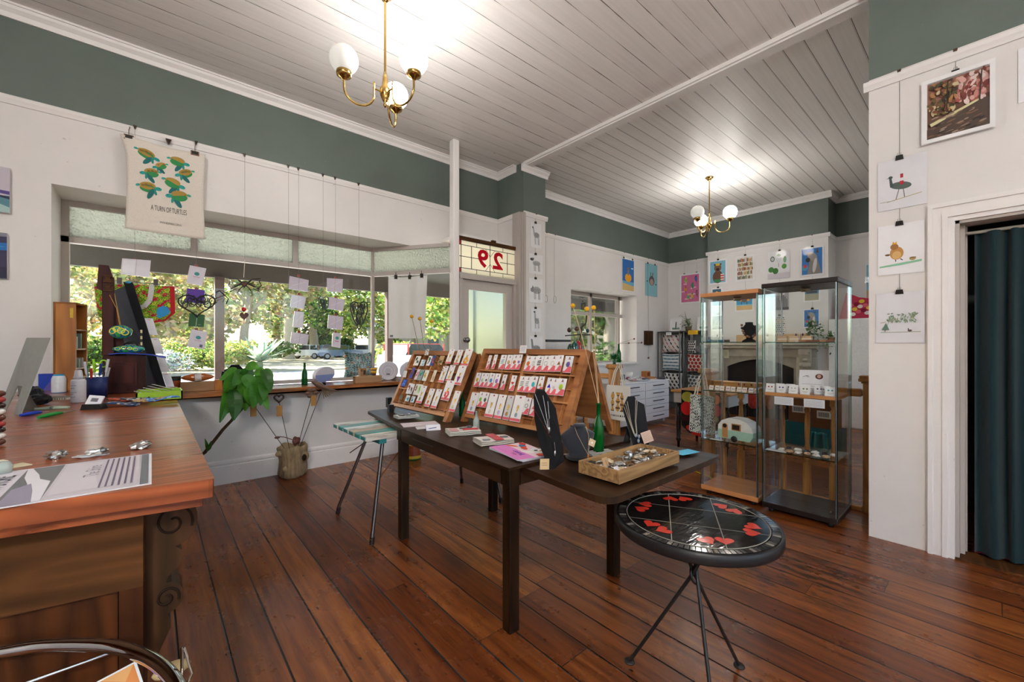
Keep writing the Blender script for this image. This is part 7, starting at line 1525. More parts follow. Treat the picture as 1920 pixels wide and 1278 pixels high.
owl = [ell(.42, .42, .15, .13, '#c08a4a'), ell(.42, .38, .10, .08, '#d8b070'), ell(.37, .55, .09, .06, '#9a6a3a'), pol([(.32, .60), (.34, .66), (.38, .62), (.41, .66), (.43, .60)], '#d8a020'), ell(.22, .40, .06, .02, '#6a4a30'), lin2(.4, .29, .40, .25, .02, '#3a2a20'), lin2(.5, .30, .55, .27, .02, '#3a2a20'), pol([(.04, .18), (.95, .25), (.95, .21), (.5, .17), (.04, .15)], '#8ac4a0'), ell(.76, .28, .07, .035, '#a8905a'), rec(.70, .29, .83, .31, '#7a5a3a')]
tree = [lin2(.10, .21, .92, .215, .010, '#8a9a70')] + [ell(.25 + .6 * R.random(), .50 + .09 * R.uniform(-1, 1), .03, .012, vary('#8a9a80', .3), R.uniform(0, 3)) for _ in range(70)] + [lin2(.22, .27, .30, .48, .008, '#7a8a70'), pol([(.13, .26), (.22, .40), (.29, .26)], '#5a7a6a'), lin2(.2, .22, .2, .27, .015, '#3a4a40'), lin2(.10, .40, .22, .42, .01, '#b8a088'), ell(.71, .24, .045, .02, '#5a4a4a'), ell(.68, .27, .012, .02, '#5a4a4a')]
cl_ = []
for nm, lb, q, sh, sl in (('emu_print', 'small sleeved emu print, top of the column on the right wall', ((1646, 303), (1741, 286), (1736, 383), (1646, 396)), emu, True), ('bird_print', 'small print of a round brown bird with a crown, middle of the right-wall column', ((1648, 426), (1735, 411), (1731, 509), (1644, 517)), owl, False), ('tree_print', 'small sleeved print of a windswept tree, bottom of the right-wall column', ((1643, 550), (1735, 545), (1733, 642), (1642, 643)), tree, True)):
 bl, w_, h_ = rect_right(*q); hung(nm, lb, 'print', bl, rR, w_, h_, sh, '#efeef2', 0, 0, sleeve=sl); cl_.append(bl.z + h_)
wire('long wire with three clips carrying the column of small prints on the right wall', (XR, .392), rR, cl_, 3.05, NR)
q = onright(1909, 92); hung('pale_print', 'pale print cut by the right edge of the picture', 'print', (XW, q.y, 2.63), rR, .3, .3, [rec(.1, .1, .9, .9, '#e4e0e4')], '#f0eff2', 0, 0)
wire('short wire holding the pale print at the right edge', (XR, q.y - .15), rR, [2.93], 3.05, NR)
rS = V((1, 0, 0)); NS = V((0, -1, 0))
def animal(kind):
 k = '#3f3f42'; out = []
 if kind == 'zebra': out += [ell(.55, .52, .26, .11, '#a9a9ab'), pol([(.28, .5), (.18, .78), (.30, .80), (.38, .58)], '#b5b5b7'), ell(.2, .80, .07, .045, '#7a7a7c')]
 if kind == 'ram': out += [ell(.55, .55, .28, .13, '#b9b9bb'), ell(.22, .72, .13, .07, k), ell(.30, .76, .07, .05, '#6a6a6c')]
 if kind == 'pig': out += [ell(.55, .52, .32, .15, '#b0b0b2'), ell(.22, .52, .12, .09, '#8a8a8c'), pol([(.22, .6), (.26, .72), (.32, .6)], k)]
 if kind == 'alpaca': out += [ell(.58, .45, .22, .12, '#b4b4b6'), pol([(.36, .45), (.30, .82), (.42, .82), (.48, .5)], '#a9a9ab'), ell(.33, .84, .10, .035, k)]
 if kind == 'horse': out += [ell(.5, .5, .3, .14, '#a5a5a7'), pol([(.2, .5), (.14, .9), (.26, .88), (.34, .55)], '#8a8a8c')]
 for x in (.38, .46, .68, .76): out.append(lin2(x, .46, x + .02, .14, .03, k if x > .5 else '#6a6a6c'))
 for j in range(10): out.append(lin2(.34 + .045 * j, .44 + .02 * (j % 3), .37 + .045 * j, .60 - .02 * (j % 2), .012, '#5a5a5c'))
 return out
cl_ = []
YP = 4.124
for nm, q, tl in (('zebra', ((994, 418), (1016, 418), (1014, 467), (996, 463)), -.05), ('ram', ((991, 473), (1017, 480), (1018, 515), (992, 512)), 0), ('pig', ((992, 520), (1018, 524), (1017, 569), (992, 566)), 0), ('alpaca', ((996, 576), (1015, 579), (1014, 622), (996, 622)), 0), ('horse', ((991, 628), (1018, 632), (1018, 678), (992, 676)), 0)):
 P = [at_y(*p, YP) for p in q]; x0, x1 = (P[0].x + P[3].x) / 2, (P[1].x + P[2].x) / 2; z0, z1 = (P[2].z + P[3].z) / 2, (P[0].z + P[1].z) / 2
 hung('animal_print', {'zebra': 'topmost small ink drawing on the pier, a zebra-like animal', 'ram': 'second small ink drawing down the pier, a black-headed sheep', 'pig': 'third small ink drawing down the pier, a pig', 'alpaca': 'fourth small ink drawing down the pier, a long-necked alpaca', 'horse': 'lowest small ink drawing on the pier, partly behind the type case'}[nm], 'print', (x0, YP, z0), rS, x1 - x0, z1 - z0, animal(nm), '#edecee', 0, 0); cl_.append(z1)
wire('long wire with five clips carrying the animal drawings on the pier', (4.0, 4.13), rS, cl_, RT, NS)
def rect_y(Y, tl, tr, br, bl):
 P = [at_y(*p, Y) for p in (tl, tr, br, bl)]; x0, x1 = (P[0].x + P[3].x) / 2, (P[1].x + P[2].x) / 2; z0, z1 = (P[2].z + P[3].z) / 2, (P[0].z + P[1].z) / 2; return V((x0, Y, z0)), x1 - x0, z1 - z0
b_, w_, h_ = rect_y(4.69, (1165, 484), (1190, 486), (1189, 548), (1167, 545))
hung('poster', 'blue beach poster with a yellow shape, beside the far window', 'poster', b_, rS, w_, h_, [rec(.04, .03, .96, .97, '#2a6ab0'), rec(.04, .03, .96, .25, '#d8b878'), pol([(.04, .25), (.96, .18), (.96, .30), (.04, .32)], '#6aaad0'), ell(.5, .42, .26, .13, '#e8a020'), rec(.44, .5, .56, .68, '#8a7a7a'), ell(.5, .70, .1, .04, '#7a6a6a'), ell(.82, .72, .1, .02, '#cfe0f0')], '#f0f0f2', 0, 0, sleeve=False)
for k, x in enumerate((b_.x + w_ * .15, b_.x + w_ * .85)): wire(('left', 'right')[k] + ' clip wire holding the blue beach poster', (x, 4.70), rS, [b_.z + h_], RT, NS)
b_, w_, h_ = rect_y(4.69, (1210, 493), (1233, 497), (1232, 557), (1210, 553))
hung('poster', 'pale blue poster of a floating grey animal, nearest the far corner', 'poster', b_, rS, w_, h_, [rec(0, 0, 1, 1, '#8ac0cc'), ell(.52, .48, .22, .15, '#5a5450'), ell(.52, .44, .15, .10, '#b09a90'), lin2(.46, .6, .42, .74, .05, '#4a4542'), lin2(.58, .6, .62, .74, .05, '#4a4542'), ell(.15, .45, .05, .02, '#3a3a3a'), ell(.88, .38, .05, .02, '#3a3a3a')], '#8ac0cc', 0, 0)
for k, x in enumerate((b_.x + w_ * .2, b_.x + w_ * .8)): wire(('left', 'right')[k] + ' clip wire holding the pale blue poster', (x, 4.70), rS, [b_.z + h_], RT, NS)
for k, u in enumerate((1040, 1024)):
 p = at_y(u, 445, 4.69); o = wire('empty looped picture wire %s on the far-room street wall' % ('right of the pier' if k == 0 else 'close beside the pier'), (p.x, 4.70), rS, [], RT, NS)
 m = MB(); m.tube([V((.03 * cos(a), -.014, -1.06 + .06 * sin(a))) for a in [2 * PI * j / 16 for j in range(16)]], .002, '#55524c', 0, 5, True); m.build('wire_loop', 'metal', o)
def rect_x(X, tl, tr, br, bl):
 P = [at_x(*p, X) for p in (tl, tr, br, bl)]; y0, y1 = (P[0].y + P[3].y) / 2, (P[1].y + P[2].y) / 2; z0, z1 = (P[2].z + P[3].z) / 2, (P[0].z + P[1].z) / 2; return V((X, y0, z0)), y0 - y1, z1 - z0
R = random.Random(21)
pink = [rec(.07, .05, .93, .95, '#d0709a')] + [ell(R.uniform(.15, .85), R.uniform(.12, .9), .09, .025, '#e6b8cc') for _ in range(9)]
for x, y, c_, c2 in ((.3, .78, '#8ab040', '#c8d060'), (.78, .80, '#3a70b0', '#2a4a80'), (.62, .58, '#1f9a6a', '#2a7a5a'), (.28, .48, '#d8a030', '#b05a2a'), (.4, .22, '#5ab070', '#d8c040'), (.6, .24, '#e0b040', '#58a058'), (.82, .32, '#a85a7a', '#7a4a6a')): pink += [ell(x, y, .06, .085, c_, .4), pol([(x - .02, y - .05), (x + .03, y - .05), (x + .05, y - .16)], c2), ell(x + .01, y + .08, .04, .03, c2)]
b_, w_, h_ = rect_x(8.64, (1277, 514), (1315, 510), (1312, 566), (1273, 571)); hung('poster', 'pink poster of bright parrots on the far wall', 'poster', b_, V((0, -1, 0)), w_, h_, pink, '#f0eff0', 0, 0)
for k, y in enumerate((b_.y - w_ * .2, b_.y - w_ * .8)): wire(('left', 'right')[k] + ' wire and clip holding the pink parrot poster', (8.66, y), rR, [b_.z + h_], RT, NR)
bear = [rec(.08, .06, .92, .94, '#7ab4cc'), ell(.5, .30, .28, .26, '#6a4a34'), ell(.5, .66, .20, .16, '#7a5a40'), ell(.5, .60, .09, .06, '#2b1f18'), ell(.5, .80, .17, .05, '#d8b83a'), ell(.34, .80, .05, .04, '#5a3f2c'), ell(.66, .80, .05, .04, '#5a3f2c'), rec(.66, .12, .84, .40, '#d84a3a')] + [rec(.66, .16 + .1 * k, .84, .20 + .1 * k, '#ece8e4') for k in range(3)] + [rec(.32, .08, .66, .20, '#3a8a5a')]
books = [rec(.10, .08, .90, .92, '#e6e0d6')]
for rr in range(5):
 x = .12
 while x < .86: ww = R.uniform(.02, .05); books.append(rec(x, .10 + rr * .163, x + ww, .10 + rr * .163 + R.uniform(.09, .14), R.choice(['#8a4a34', '#3a5a4a', '#c89a5a', '#b03a3a', '#d8cfc0', '#4a4a6a', '#6a8a5a', '#e0b060']))); x += ww + .008
fruit = [rec(.0, .0, 1, .2, '#dcd4da'), ell(.22, .72, .10, .10, '#3a5a40'), ell(.22, .72, .07, .07, '#cfd8d0'), ell(.5, .68, .12, .13, '#e6e8ea'), lin2(.5, .55, .5, .42, .03, '#a8a8ac'), ell(.16, .34, .13, .10, '#4a8a3a'), ell(.36, .28, .13, .11, '#3f7a34'), ell(.75, .42, .11, .09, '#5a9a48'), ell(.78, .66, .07, .12, '#8ab890'), ell(.5, .83, .10, .05, '#5a7a50')]
donk = [rec(.07, .06, .93, .94, '#3a7ac0'), pol([(.3, .06), (.42, .62), (.72, .62), (.9, .06)], '#8a8480'), ell(.52, .66, .22, .14, '#a09890', -.5), ell(.33, .56, .10, .08, '#3a3532'), pol([(.3, .72), (.18, .92), (.38, .78)], '#8a8078'), pol([(.66, .78), (.74, .94), (.78, .76)], '#5a534c'), ell(.2, .3, .14, .10, '#5aa0c0'), rec(.15, .3, .28, .4, '#d8404a'), ell(.62, .35, .08, .25, '#d6d2ce', -.2)]
bus = [rec(.07, .07, .93, .93, '#3f9ac8'), rec(.07, .07, .93, .30, '#e0b880'), rec(.07, .30, .93, .36, '#8ac4d8'), rec(.25, .52, .78, .72, '#e8952a'), ell(.5, .60, .15, .14, '#6a625c'), lin2(.35, .36, .35, .52, .04, '#5a544e'), lin2(.65, .36, .65, .52, .04, '#5a544e'), ell(.2, .84, .1, .03, '#d8ecf4')]
duck = [rec(.1, .08, .9, .92, '#4a6a80'), rec(.3, .5, .7, .66, '#d8a030'), ell(.5, .72, .12, .1, '#e0b848'), rec(.1, .08, .9, .35, '#5a7a8a')]
city = [rec(.12, .10, .9, .90, '#4a4850')] + [rec(.14 + .08 * k, .2, .2 + .08 * k, .35 + .1 * ((k * 5) % 4), '#8a8488') for k in range(9)] + [ell(.2 + .07 * k, .3, .02, .02, '#d8c8c0') for k in range(9)]
dots = [ell(.15 + .17 * (k % 5) + .05 * ((k // 5) % 2), .08 + .10 * (k // 5), .06, .035, R.choice(['#3a6a4a', '#6a3a7a', '#d8b83a', '#3a3a4a', '#8aa85a', '#c08a9a'])) for k in range(45)]
pav = [rec(.1, .1, .9, .9, '#5a8aa8'), rec(.1, .1, .9, .55, '#b8a890')] + [lin2(.1, .14 + .08 * k, .9, .2 + .08 * k, .02, '#7a9a8a') for k in range(5)] + [rec(.2, .6, .8, .75, '#4a4a50')]
bw = [rec(0, 0, 1, 1, '#a8a2a6')] + [rec(.05 + .1 * k, .1, .12 + .1 * k, .4 + .05 * ((k * 7) % 9), vary('#6a646a', .3)) for k in range(9)] + [ell(.5, .75, .3, .1, '#d8d4d6'), rec(0, 0, 1, .12, '#57525a')]
don2 = [(p, c) for p, c in donk]
CP = [('bear_print', 'print of a brown bear in swimmers, left end of the row above the mantel', ((1330, 489), (1364, 484), (1362, 531), (1328, 534)), bear, False), ('bookshelf_print', 'print of crowded bookshelves, second from left above the mantel', ((1379, 482), (1417, 474), (1414, 526), (1378, 529)), books, True), ('fruit_print', 'pale print of plates and green fruit, third from left above the mantel', ((1440, 474), (1482, 465), (1480, 520), (1439, 524)), fruit, True), ('donkey_print', 'large bright print of a donkey on blue, right end of the row above the mantel', ((1501, 465), (1546, 459), (1544, 515), (1500, 519)), donk, True),
      ('beach_print', 'print of an orange shape over a beach, seen through the left cabinet', ((1380, 548), (1413, 546), (1413, 582), (1377, 585)), bus, False), ('donkey_print', 'smaller donkey print lower right, seen through the right cabinet', ((1507, 580), (1538, 577), (1536, 613), (1505, 616)), don2, False), ('night_print', 'dark print of a night skyline, seen through the left cabinet', ((1334, 590), (1358, 588), (1354, 620), (1332, 620)), city, False), ('dotted_print', 'print of coloured dots, seen through the right cabinet', ((1452, 592), (1473, 590), (1472, 628), (1452, 628)), dots, False),
      ('jetty_print', 'print of paved sea front under the big donkey print', ((1507, 541), (1540, 536), (1537, 564), (1505, 567)), pav, False), ('duck_print', 'small dark blue print with a yellow shape under the bear print', ((1334, 540), (1355, 538), (1353, 574), (1334, 577)), duck, False), ('grey_print', 'grey street print seen between the two cabinets', ((1447, 541), (1480, 538), (1478, 580), (1447, 582)), bw, False)]
cols_ = {}
for nm, lb, q, sh, sl in CP:
 b_, w_, h_ = rect_x(CX - .008, *q); hung(nm, lb, 'print', b_, rR, w_, h_, sh, '#f0eeee', 0, 0, sleeve=sl, tilt=.0); yc = b_.y - w_ / 2
 key = min(range(4), key=lambda k: abs(yc - (3.43, 2.95, 2.40, 1.93)[k])); cols_.setdefault(key, []).append(b_.z + h_)
for k, zs_ in cols_.items(): wire(('first', 'second', 'third', 'fourth')[k] + ' picture wire from the left on the chimney breast', (CX, (3.43, 2.95, 2.40, 1.93)[k]), rR, zs_, RT, NR)
b_, w_, h_ = rect_x(8.64, (1622, 490), (1640, 486), (1640, 566), (1622, 568)); hung('poster', 'sleeved poster half hidden by the right wall in the far room', 'poster', b_, rR, w_, h_, [rec(.15, .1, .9, .9, '#8ac0d8'), rec(.15, .1, .9, .3, '#d8b890')], '#eceaec', 0, 0, sleeve=True)
cv1 = [rec(0, 0, 1, 1, '#c8c0cc'), pol([(0, .0), (1, .0), (1, .38), (.5, .30), (0, .42)], '#5a8a98'), pol([(0, .34), (.6, .46), (1, .40), (1, .48), (.5, .52), (0, .44)], '#5a4a90'), pol([(0, .2), (.7, .3), (1, .12), (1, .0), (0, 0)], '#a9c8c4'), pol([(.3, .33), (.8, .36), (1, .30), (1, .36), (.6, .42)], '#24304a')]
cv2 = [rec(0, 0, 1, 1, '#3a3a58'), pol([(0, .5), (1, .62), (1, .78), (0, .72)], '#2a70b8'), pol([(0, .58), (.9, .68), (1, .70), (0, .66)], '#58b0d8'), pol([(0, .85), (1, .92), (1, 1), (0, 1)], '#8a8a98'), pol([(.2, .84), (.8, .88), (.9, .92), (.1, .9)], '#c06a7a'), rec(0, 0, 1, .25, '#2a2a44')]
for k, (tl, bl_, sh, lb) in enumerate((((18, 315), (16, 399), cv1, 'abstract canvas of pale blues, upper of two at the left edge'), ((13, 437), (12, 522), cv2, 'abstract canvas of dark blues, lower of two at the left edge'))):
 a, b_ = at_y(*tl, 4.63), at_y(*bl_, 4.63); h_ = a.z - b_.z; m = MB(); sheet(m, (a.x - .45, 4.63, b_.z), rS, UP, .45, h_, sh, '#d6d2d8', .035); m.build('hanging_canvas', 'paper', label=lb, cat='painting')
def turtle(cx, cy, s, rot=0, fl=1):
 def T(x, y): x *= fl; return (cx + s * (x * cos(rot) - y * sin(rot)), cy + s * (x * sin(rot) + y * cos(rot)) * .78)
 E_ = lambda x, y, rx, ry, c_, ro=0: ([T(x + rx * cos(t) * cos(ro) - ry * sin(t) * sin(ro), y + rx * cos(t) * sin(ro) + ry * sin(t) * cos(ro)) for t in [2 * PI * k / 16 for k in range(16)]], c_)
 return [E_(0, -.12, .52, .28, '#2a8a4a'), E_(-.02, .05, .5, .26, '#a8863a'), E_(.62, -.10, .22, .13, '#1f9a94', -.1), E_(-.62, .05, .14, .08, '#2aa090', .3), E_(.12, -.48, .16, .42, '#186a6a', -.55), E_(.40, -.34, .09, .22, '#1f8a80', .3), E_(-.10, .10, .12, .09, '#7a6428'), E_(.16, .08, .11, .08, '#7a6428'), E_(-.32, .06, .10, .07, '#7a6428'), E_(.70, -.07, .03, .03, '#14403f')]
tw = []
for a in ((.26, .86, .15, -.25, 1), (.64, .86, .15, -.1, 1), (.42, .765, .11, .35, -1), (.74, .735, .14, .3, -1), (.30, .665, .14, .15, -1), (.58, .60, .16, -.2, 1), (.26, .50, .16, .1, 1), (.66, .465, .17, .05, -1)): tw += turtle(a[0], a[1], a[2] * 1.28, *a[3:])
TLp, TRp, BRp, BLp = [at_y(u, v, 4.60) for u, v in ((231, 255), (385, 291), (384, 447), (240, 430))]
x0, x1, z0, z1 = -.165, .362, 2.228, 2.985
def tf(u, v, off=0.):
 x = x0 + (x1 - x0) * u; z = z0 + (z1 - z0) * v; e = (abs(u - .5) * 2)
 x -= .012 * sin(PI * v) * (u - .5) * 2 - (.028 * (v > .8) * (v - .8) * 5 * (-1 if u < .2 else 0))
 sag = -.012 * sin(PI * u) * (v ** 3)
 y = 4.600 - .010 * sin(u * 7 + 1) * (.4 + .6 * v) - .006 * cos(v * 5 + u * 3) - off
 return V((x, y, z + sag))
o = thing('tea_towel', 'cream tea towel printed with eight turtles hanging above the window', 'tea towel', (0, 0, 0))
m = MB(); m.grid(tf, 24, 28, '#e8dfd4'); m.build('cloth', 'cloth', o, solid=.002)
m = MB(); lift = .0022
for pts, c_ in tw: m.poly([tf(u, v, lift) for u, v in pts], c_); lift += .00004
m.build('turtle_print', 'paper', o)
for body, cx, cy, sz, sx in (('A TURN OF TURTLES', .53, .275, .062, .42), ('WWW.REDPARKA.COM.AU', .55, .125, .026, .46)):
 vs, fs = text_geo(body); m = MB(); m.add([tf(cx + x * sz * sx / (x1 - x0), cy + y * sz / (z1 - z0), .003) for x, y, _ in vs], fs, '#3a3634'); m.build('lettering', 'paper', o)
for k, (u, lb) in enumerate(((.10, 'left bulldog clip and hook holding the turtle tea towel'), (.86, 'right bulldog clip and hook holding the turtle tea towel'))):
 p = tf(u, 1.0); o = thing('towel_clip', lb, 'clip', (p.x, 4.60, p.z)); m = MB(); m.box(-.03, -.012, -.028, .03, .008, .012, '#7a5a40'); m.box(-.022, -.016, -.018, .022, -.010, .006, '#241f1c'); m.build('clip', 'satin', o); m = MB(); m.tube([(0, -.004, .01), (0, -.004, .05), (.006, .03, .09), (.0, .05, .10)], .0025, '#55504a', 0, 6); m.build('hook', 'metal', o)
p = at_y(316, 264, 4.63); m = MB(); m.prism([V((-.02, 0, .012)), V((.02, 0, .012)), V((.006, 0, -.028)), V((-.006, 0, -.028))], (0, .03, 0), '#4a4038'); m.build('rail_hook', 'metal', loc=(p.x, 4.615, p.z), label='spare dark rail hook above the middle of the turtle tea towel', cat='hook')
# ================================================================ things hanging in the street window
YH = 4.625
def hp(u, v, Y=YH): return at_y(u, v, Y)
def hwire(u, vb, label, knots=()):
 p = hp(u, 300); zb = hp(u, vb).z; o = thing('hanging_wire', label, 'wire', (p.x, YH, RT - .01)); MB().tube([(0, 0, 0), (0, 0, zb - RT + .01)], .0011, '#6a6a66', 0, 5).build('wire', 'metal', o)
 m = MB(); m.prism([V((-.012, .0, .012)), V((.012, 0, .012)), V((.004, 0, -.015)), V((-.004, 0, -.015))], (0, .028, 0), '#4a433c'); m.build('rail_hook', 'metal', o)
 for v in knots:
  m = MB(); z = hp(u, v).z - RT + .01; m.box(-.012, -.006, z - .012, .012, .002, z + .014, '#8a3a34'); m.build('peg', 'satin', o)
 return o
hwire(253, 486, 'hanging wire behind the turtle tea towel, carrying the sleeved sheet', (488,)); hwire(368, 655, 'hanging wire carrying the purple card and the heart wreath', (499, 542, 618))
hwire(459, 522, 'hanging wire carrying the openwork bat wreath'); hwire(541, 560, 'bare hanging wire left of the column of lilac sleeves'); hwire(560, 622, 'hanging wire carrying the left column of lilac sleeves', (517, 551, 583, 622)); hwire(606, 553, 'hanging wire carrying the small openwork leaf heart'); hwire(629, 623, 'hanging wire carrying the right column of lilac sleeves', (521, 557, 590, 623)); hwire(673, 566, 'hanging wire carrying the big openwork heart')
def pack(label, tl, tr, br, bl, col, shapes=(), mat='plastic_sleeve', name='sleeved_card', Y=YH - .012):
 P = [hp(*q, Y) for q in (tl, tr, br, bl)]; o = P[3]; r = P[2] - P[3]; u = P[0] - P[3]; w, h = r.length, u.length
 m = MB(); n = V((0, -1, 0)); m.prism([p + V((0, .006, 0)) for p in P][::-1], n * .006, col)
 def mp(x, y): return P[3] * (1 - x) * (1 - y) + P[2] * x * (1 - y) + P[1] * x * y + P[0] * (1 - x) * y
 for k, (pts, c_) in enumerate(shapes): m.poly([mp(x, y) + n * (.0006 + .0002 * k) for x, y in pts], c_)
 return m.build(name, mat, label=label, cat='card', group='cards hanging in the window')
LIL = '#c8c0cc'
logo = [ell(.52, .60, .16, .10, '#2a8a8a'), rec(.3, .42, .75, .44, '#a85a6a'), rec(.35, .36, .7, .375, '#b8a8b0')]
pack('wide clear-sleeved white sheet hanging above the floral tote bag', (229, 484), (283, 488), (280, 520), (226, 513), '#d8d2da', [rec(.05, .1, .45, .9, '#e2dee4'), lin2(.5, 0, .5, 1, .012, '#8a8690')])
pack('upper white card with a teal logo, left of the verandah post', (356, 497), (387, 503), (379, 536), (349, 530), '#d4ced8', logo)
pack('purple card showing behind the heart wreath', (351, 540), (384, 544), (382, 570), (347, 565), '#5a3a9a', [], 'paper'); pack('dark green card hanging under the heart wreath', (355, 587), (384, 590), (382, 613), (353, 611), '#2f5a34', [lin2(.48, 0, .52, 1, .03, '#cfd8cf'), lin2(.6, .15, .8, .18, .03, '#9ab89a')], 'paper')
pack('lower white card with a teal logo below the green card', (359, 617), (389, 622), (383, 655), (351, 649), '#d6d0da', logo + [rec(.68, .08, .86, .24, '#5a5a70')])
for (a, b, c_, d, lb) in (((543, 517), (579, 525), (577, 547), (541, 541), 'top lilac sleeve of the left column in the window'), ((547, 552), (574, 556), (570, 579), (544, 575), 'second lilac sleeve of the left column in the window'), ((552, 583), (570, 585), (568, 615), (549, 612), 'third, narrow lilac sleeve of the left column in the window'), ((547, 622), (579, 627), (576, 646), (544, 643), 'lowest lilac sleeve of the left column in the window'),
                          ((613, 521), (643, 523), (642, 548), (613, 546), 'top lilac sleeve of the right column in the window'), ((617, 556), (647, 562), (643, 583), (614, 578), 'second lilac sleeve of the right column in the window'), ((616, 590), (644, 594), (642, 618), (614, 615), 'third lilac sleeve of the right column in the window')):
 pack(lb, a, b, c_, d, '#c4bac8', [lin2(.2, .3, .85, .8, .03, '#d8d2dc'), lin2(.5, 0, .5, 1, .015, '#8f8896')])
pack('lowest small card with a teal logo in the right column', (624, 623), (640, 625), (638, 652), (622, 649), '#cfc6d2', [ell(.55, .65, .2, .12, '#1f8a7a'), rec(.3, .4, .75, .45, '#b85a7a')])
def ow(label, name, pts_list, Y, col, r, loc0, cat='ornament'):
 o = thing(name, label, cat, loc0)
 m = MB()
 for pts, cl, rr in pts_list: m.tube([p - loc0 for p in pts], rr, col, 0, 5, cl)
 m.build('cut_steel', 'satin', o); return o
def pixheart(cu, cv, s, Y, sx=1.): return [hp(cu + x * sx, cv - y, Y) for x, y in heart_pts(0, 0, s, 40)]
c0 = hp(369, 568); P = [(pixheart(369, 570, 24, YH - .02, 1.55), True, .006)]
for k in range(14): u, v = 343 + 4.2 * k, 566 + 5 * sin(k * 1.9); P.append(([hp(u + (4 + k % 3) * cos(t), v + (4 + k % 2 * 2) * sin(t), YH - .02) for t in [2 * PI * j / 12 for j in range(12 if k % 2 else 9)]], bool(k % 2), .0045))
for k in range(22):
 x, y = heart_pts(369, 0, 24, 22)[k]; u, v = 369 + (x - 369) * 1.55, 570 - y; P.append(([hp(u, v, YH - .02), hp(u + (u - 369) * .08 + 1, v + (v - 568) * .12 - 1.5, YH - .02)], False, .0035))
P.append(([hp(404, 548, YH - .02), hp(412, 545, YH - .02), hp(420, 552, YH - .02), hp(428, 560, YH - .02), hp(424, 570, YH - .02)], False, .005)); ow('black heart-shaped wreath of cut steel scrolls and thorns', 'heart_wreath', P, YH, '#1c1a1b', .005, c0)
c0 = hp(459, 528); P = []
for s in (-1, 1):
 P += [([hp(459 + s * x, y, YH - .02) for x, y in ((3, 531), (14, 523), (30, 522), (27, 528), (31, 535), (24, 541), (28, 547), (16, 541), (14, 549), (8, 540), (3, 536))], True, .005)]
 for k in range(5): P.append(([hp(459 + s * 4, 532, YH - .02), hp(459 + s * (12 + 4 * k), 526 + 4 * k, YH - .02)], False, .004))
P.append((pixheart(458, 532, 6.5, YH - .02), True, .005)); o = ow('black openwork wreath shaped like bat wings around a small heart', 'bat_wreath', P, YH, '#241c1a', .005, c0)
m = MB(); m.tube([hp(459, 486, YH - .02) - c0, hp(457, 520, YH - .02) - c0], .003, '#cfc4b4', 0, 5); m.prism([p - c0 for p in pixheart(458, 532, 5, YH - .022)], (0, -.004, 0), '#5a3028'); m.build('cord_and_heart', 'satin', o)
c0 = hp(457, 580, YH - .02); o = thing('bead_heart', 'small rusty heart under a red bead hanging in the window', 'ornament', c0); m = MB(); m.ball((0, 0, 0), .021, '#c01f1c', 0, 16, 10); m.build('red_bead', 'gloss', o); m = MB(); m.prism([p - c0 for p in pixheart(457.5, 592, 9, YH - .02)], (0, -.006, 0), '#5a342a'); m.build('heart', 'satin', o); MB().tube([V((0, 0, .02)), hp(458, 545, YH - .02) - c0], .0012, '#8a8680', 0, 5).build('thread', 'matte', o)
c0 = hp(606, 572); P = [([hp(u, v, YH - .02) for u, v in ((606, 592), (598, 575), (597, 560), (602, 554), (607, 559), (612, 554), (616, 560), (615, 574))], True, .005)]
for k in range(9): P.append(([hp(599 + 1.9 * k, 559 + (k % 3) * 2, YH - .02), hp(603 + .8 * k, 572 + (k % 4) * 3, YH - .02)], False, .004))
ow('small dark openwork leaf-shaped heart between the two columns of sleeves', 'leaf_heart', P, YH, '#2b3438', .004, c0)
c0 = hp(673, 590); HP_ = [(673, 618), (662, 597), (657, 580), (658, 569), (664, 565), (670, 568), (673, 575), (676, 568), (682, 565), (688, 569), (689, 582), (684, 598)]
P = [([hp(u, v, YH - .02) for u, v in HP_], True, .009)]
R = random.Random(9)
for k in range(48):
 u = 661 + 24.5 * R.random(); v = 572 + 34 * R.random()
 if abs(u - 673) > (616 - v) * .36: u = 673 + (u - 673) * .4
 P.append(([hp(u, v - 5, YH - .02), hp(u + R.uniform(-2.5, 2.5), v, YH - .02), hp(u + R.uniform(-2, 2), v + 5, YH - .02)], False, .006))
ow('big black openwork heart hanging near the corner of the window', 'openwork_heart', P, YH, '#2a2c22', .006, c0)
TLq, TRq, BRq, BLq = [hp(*q, YH - .03) for q in ((176, 531), (327, 537), (329, 600), (186, 608))]
R = random.Random(5)
def tote_col(u, v):
 k = sin(u * 31 + 2 * sin(v * 17)) + sin(v * 29 + 2.3 * sin(u * 19)) + R.uniform(-1.1, 1.1)
 if (u - .83) ** 2 * 3 + (v - .28) ** 2 < .025: return '#3a90c8'
 if u > .93 or v < .05: return '#b8242c'
 return '#b0203a' if k > .95 else '#d84a6a' if k > .75 else '#7ab02a' if k > -.5 else '#3f6a1e' if k > -1.1 else '#b8c83a'
o = thing('floral_tote_bag', 'red and green floral tote bag hanging in the window', 'bag', hp(250, 570, YH - .03)); c0 = o.location.copy()
def tq(u, v):
 cu = .14 * max(0, .22 - v) / .22; uu = u * (1 - 2 * cu * (abs(u - .5) > .0)) + cu if v < .22 else u
 p = TLq * (1 - uu) * v + TRq * uu * v + BRq * uu * (1 - v) + BLq * (1 - uu) * (1 - v); return p - c0 + V((0, -.02 * sin(PI * u) - .004 * sin(u * 17), -.02 * sin(PI * u) * (1 - v)))
m = MB(); m.grid(tq, 90, 52, tote_col); m.build('bag', 'cloth', o, solid=.004)
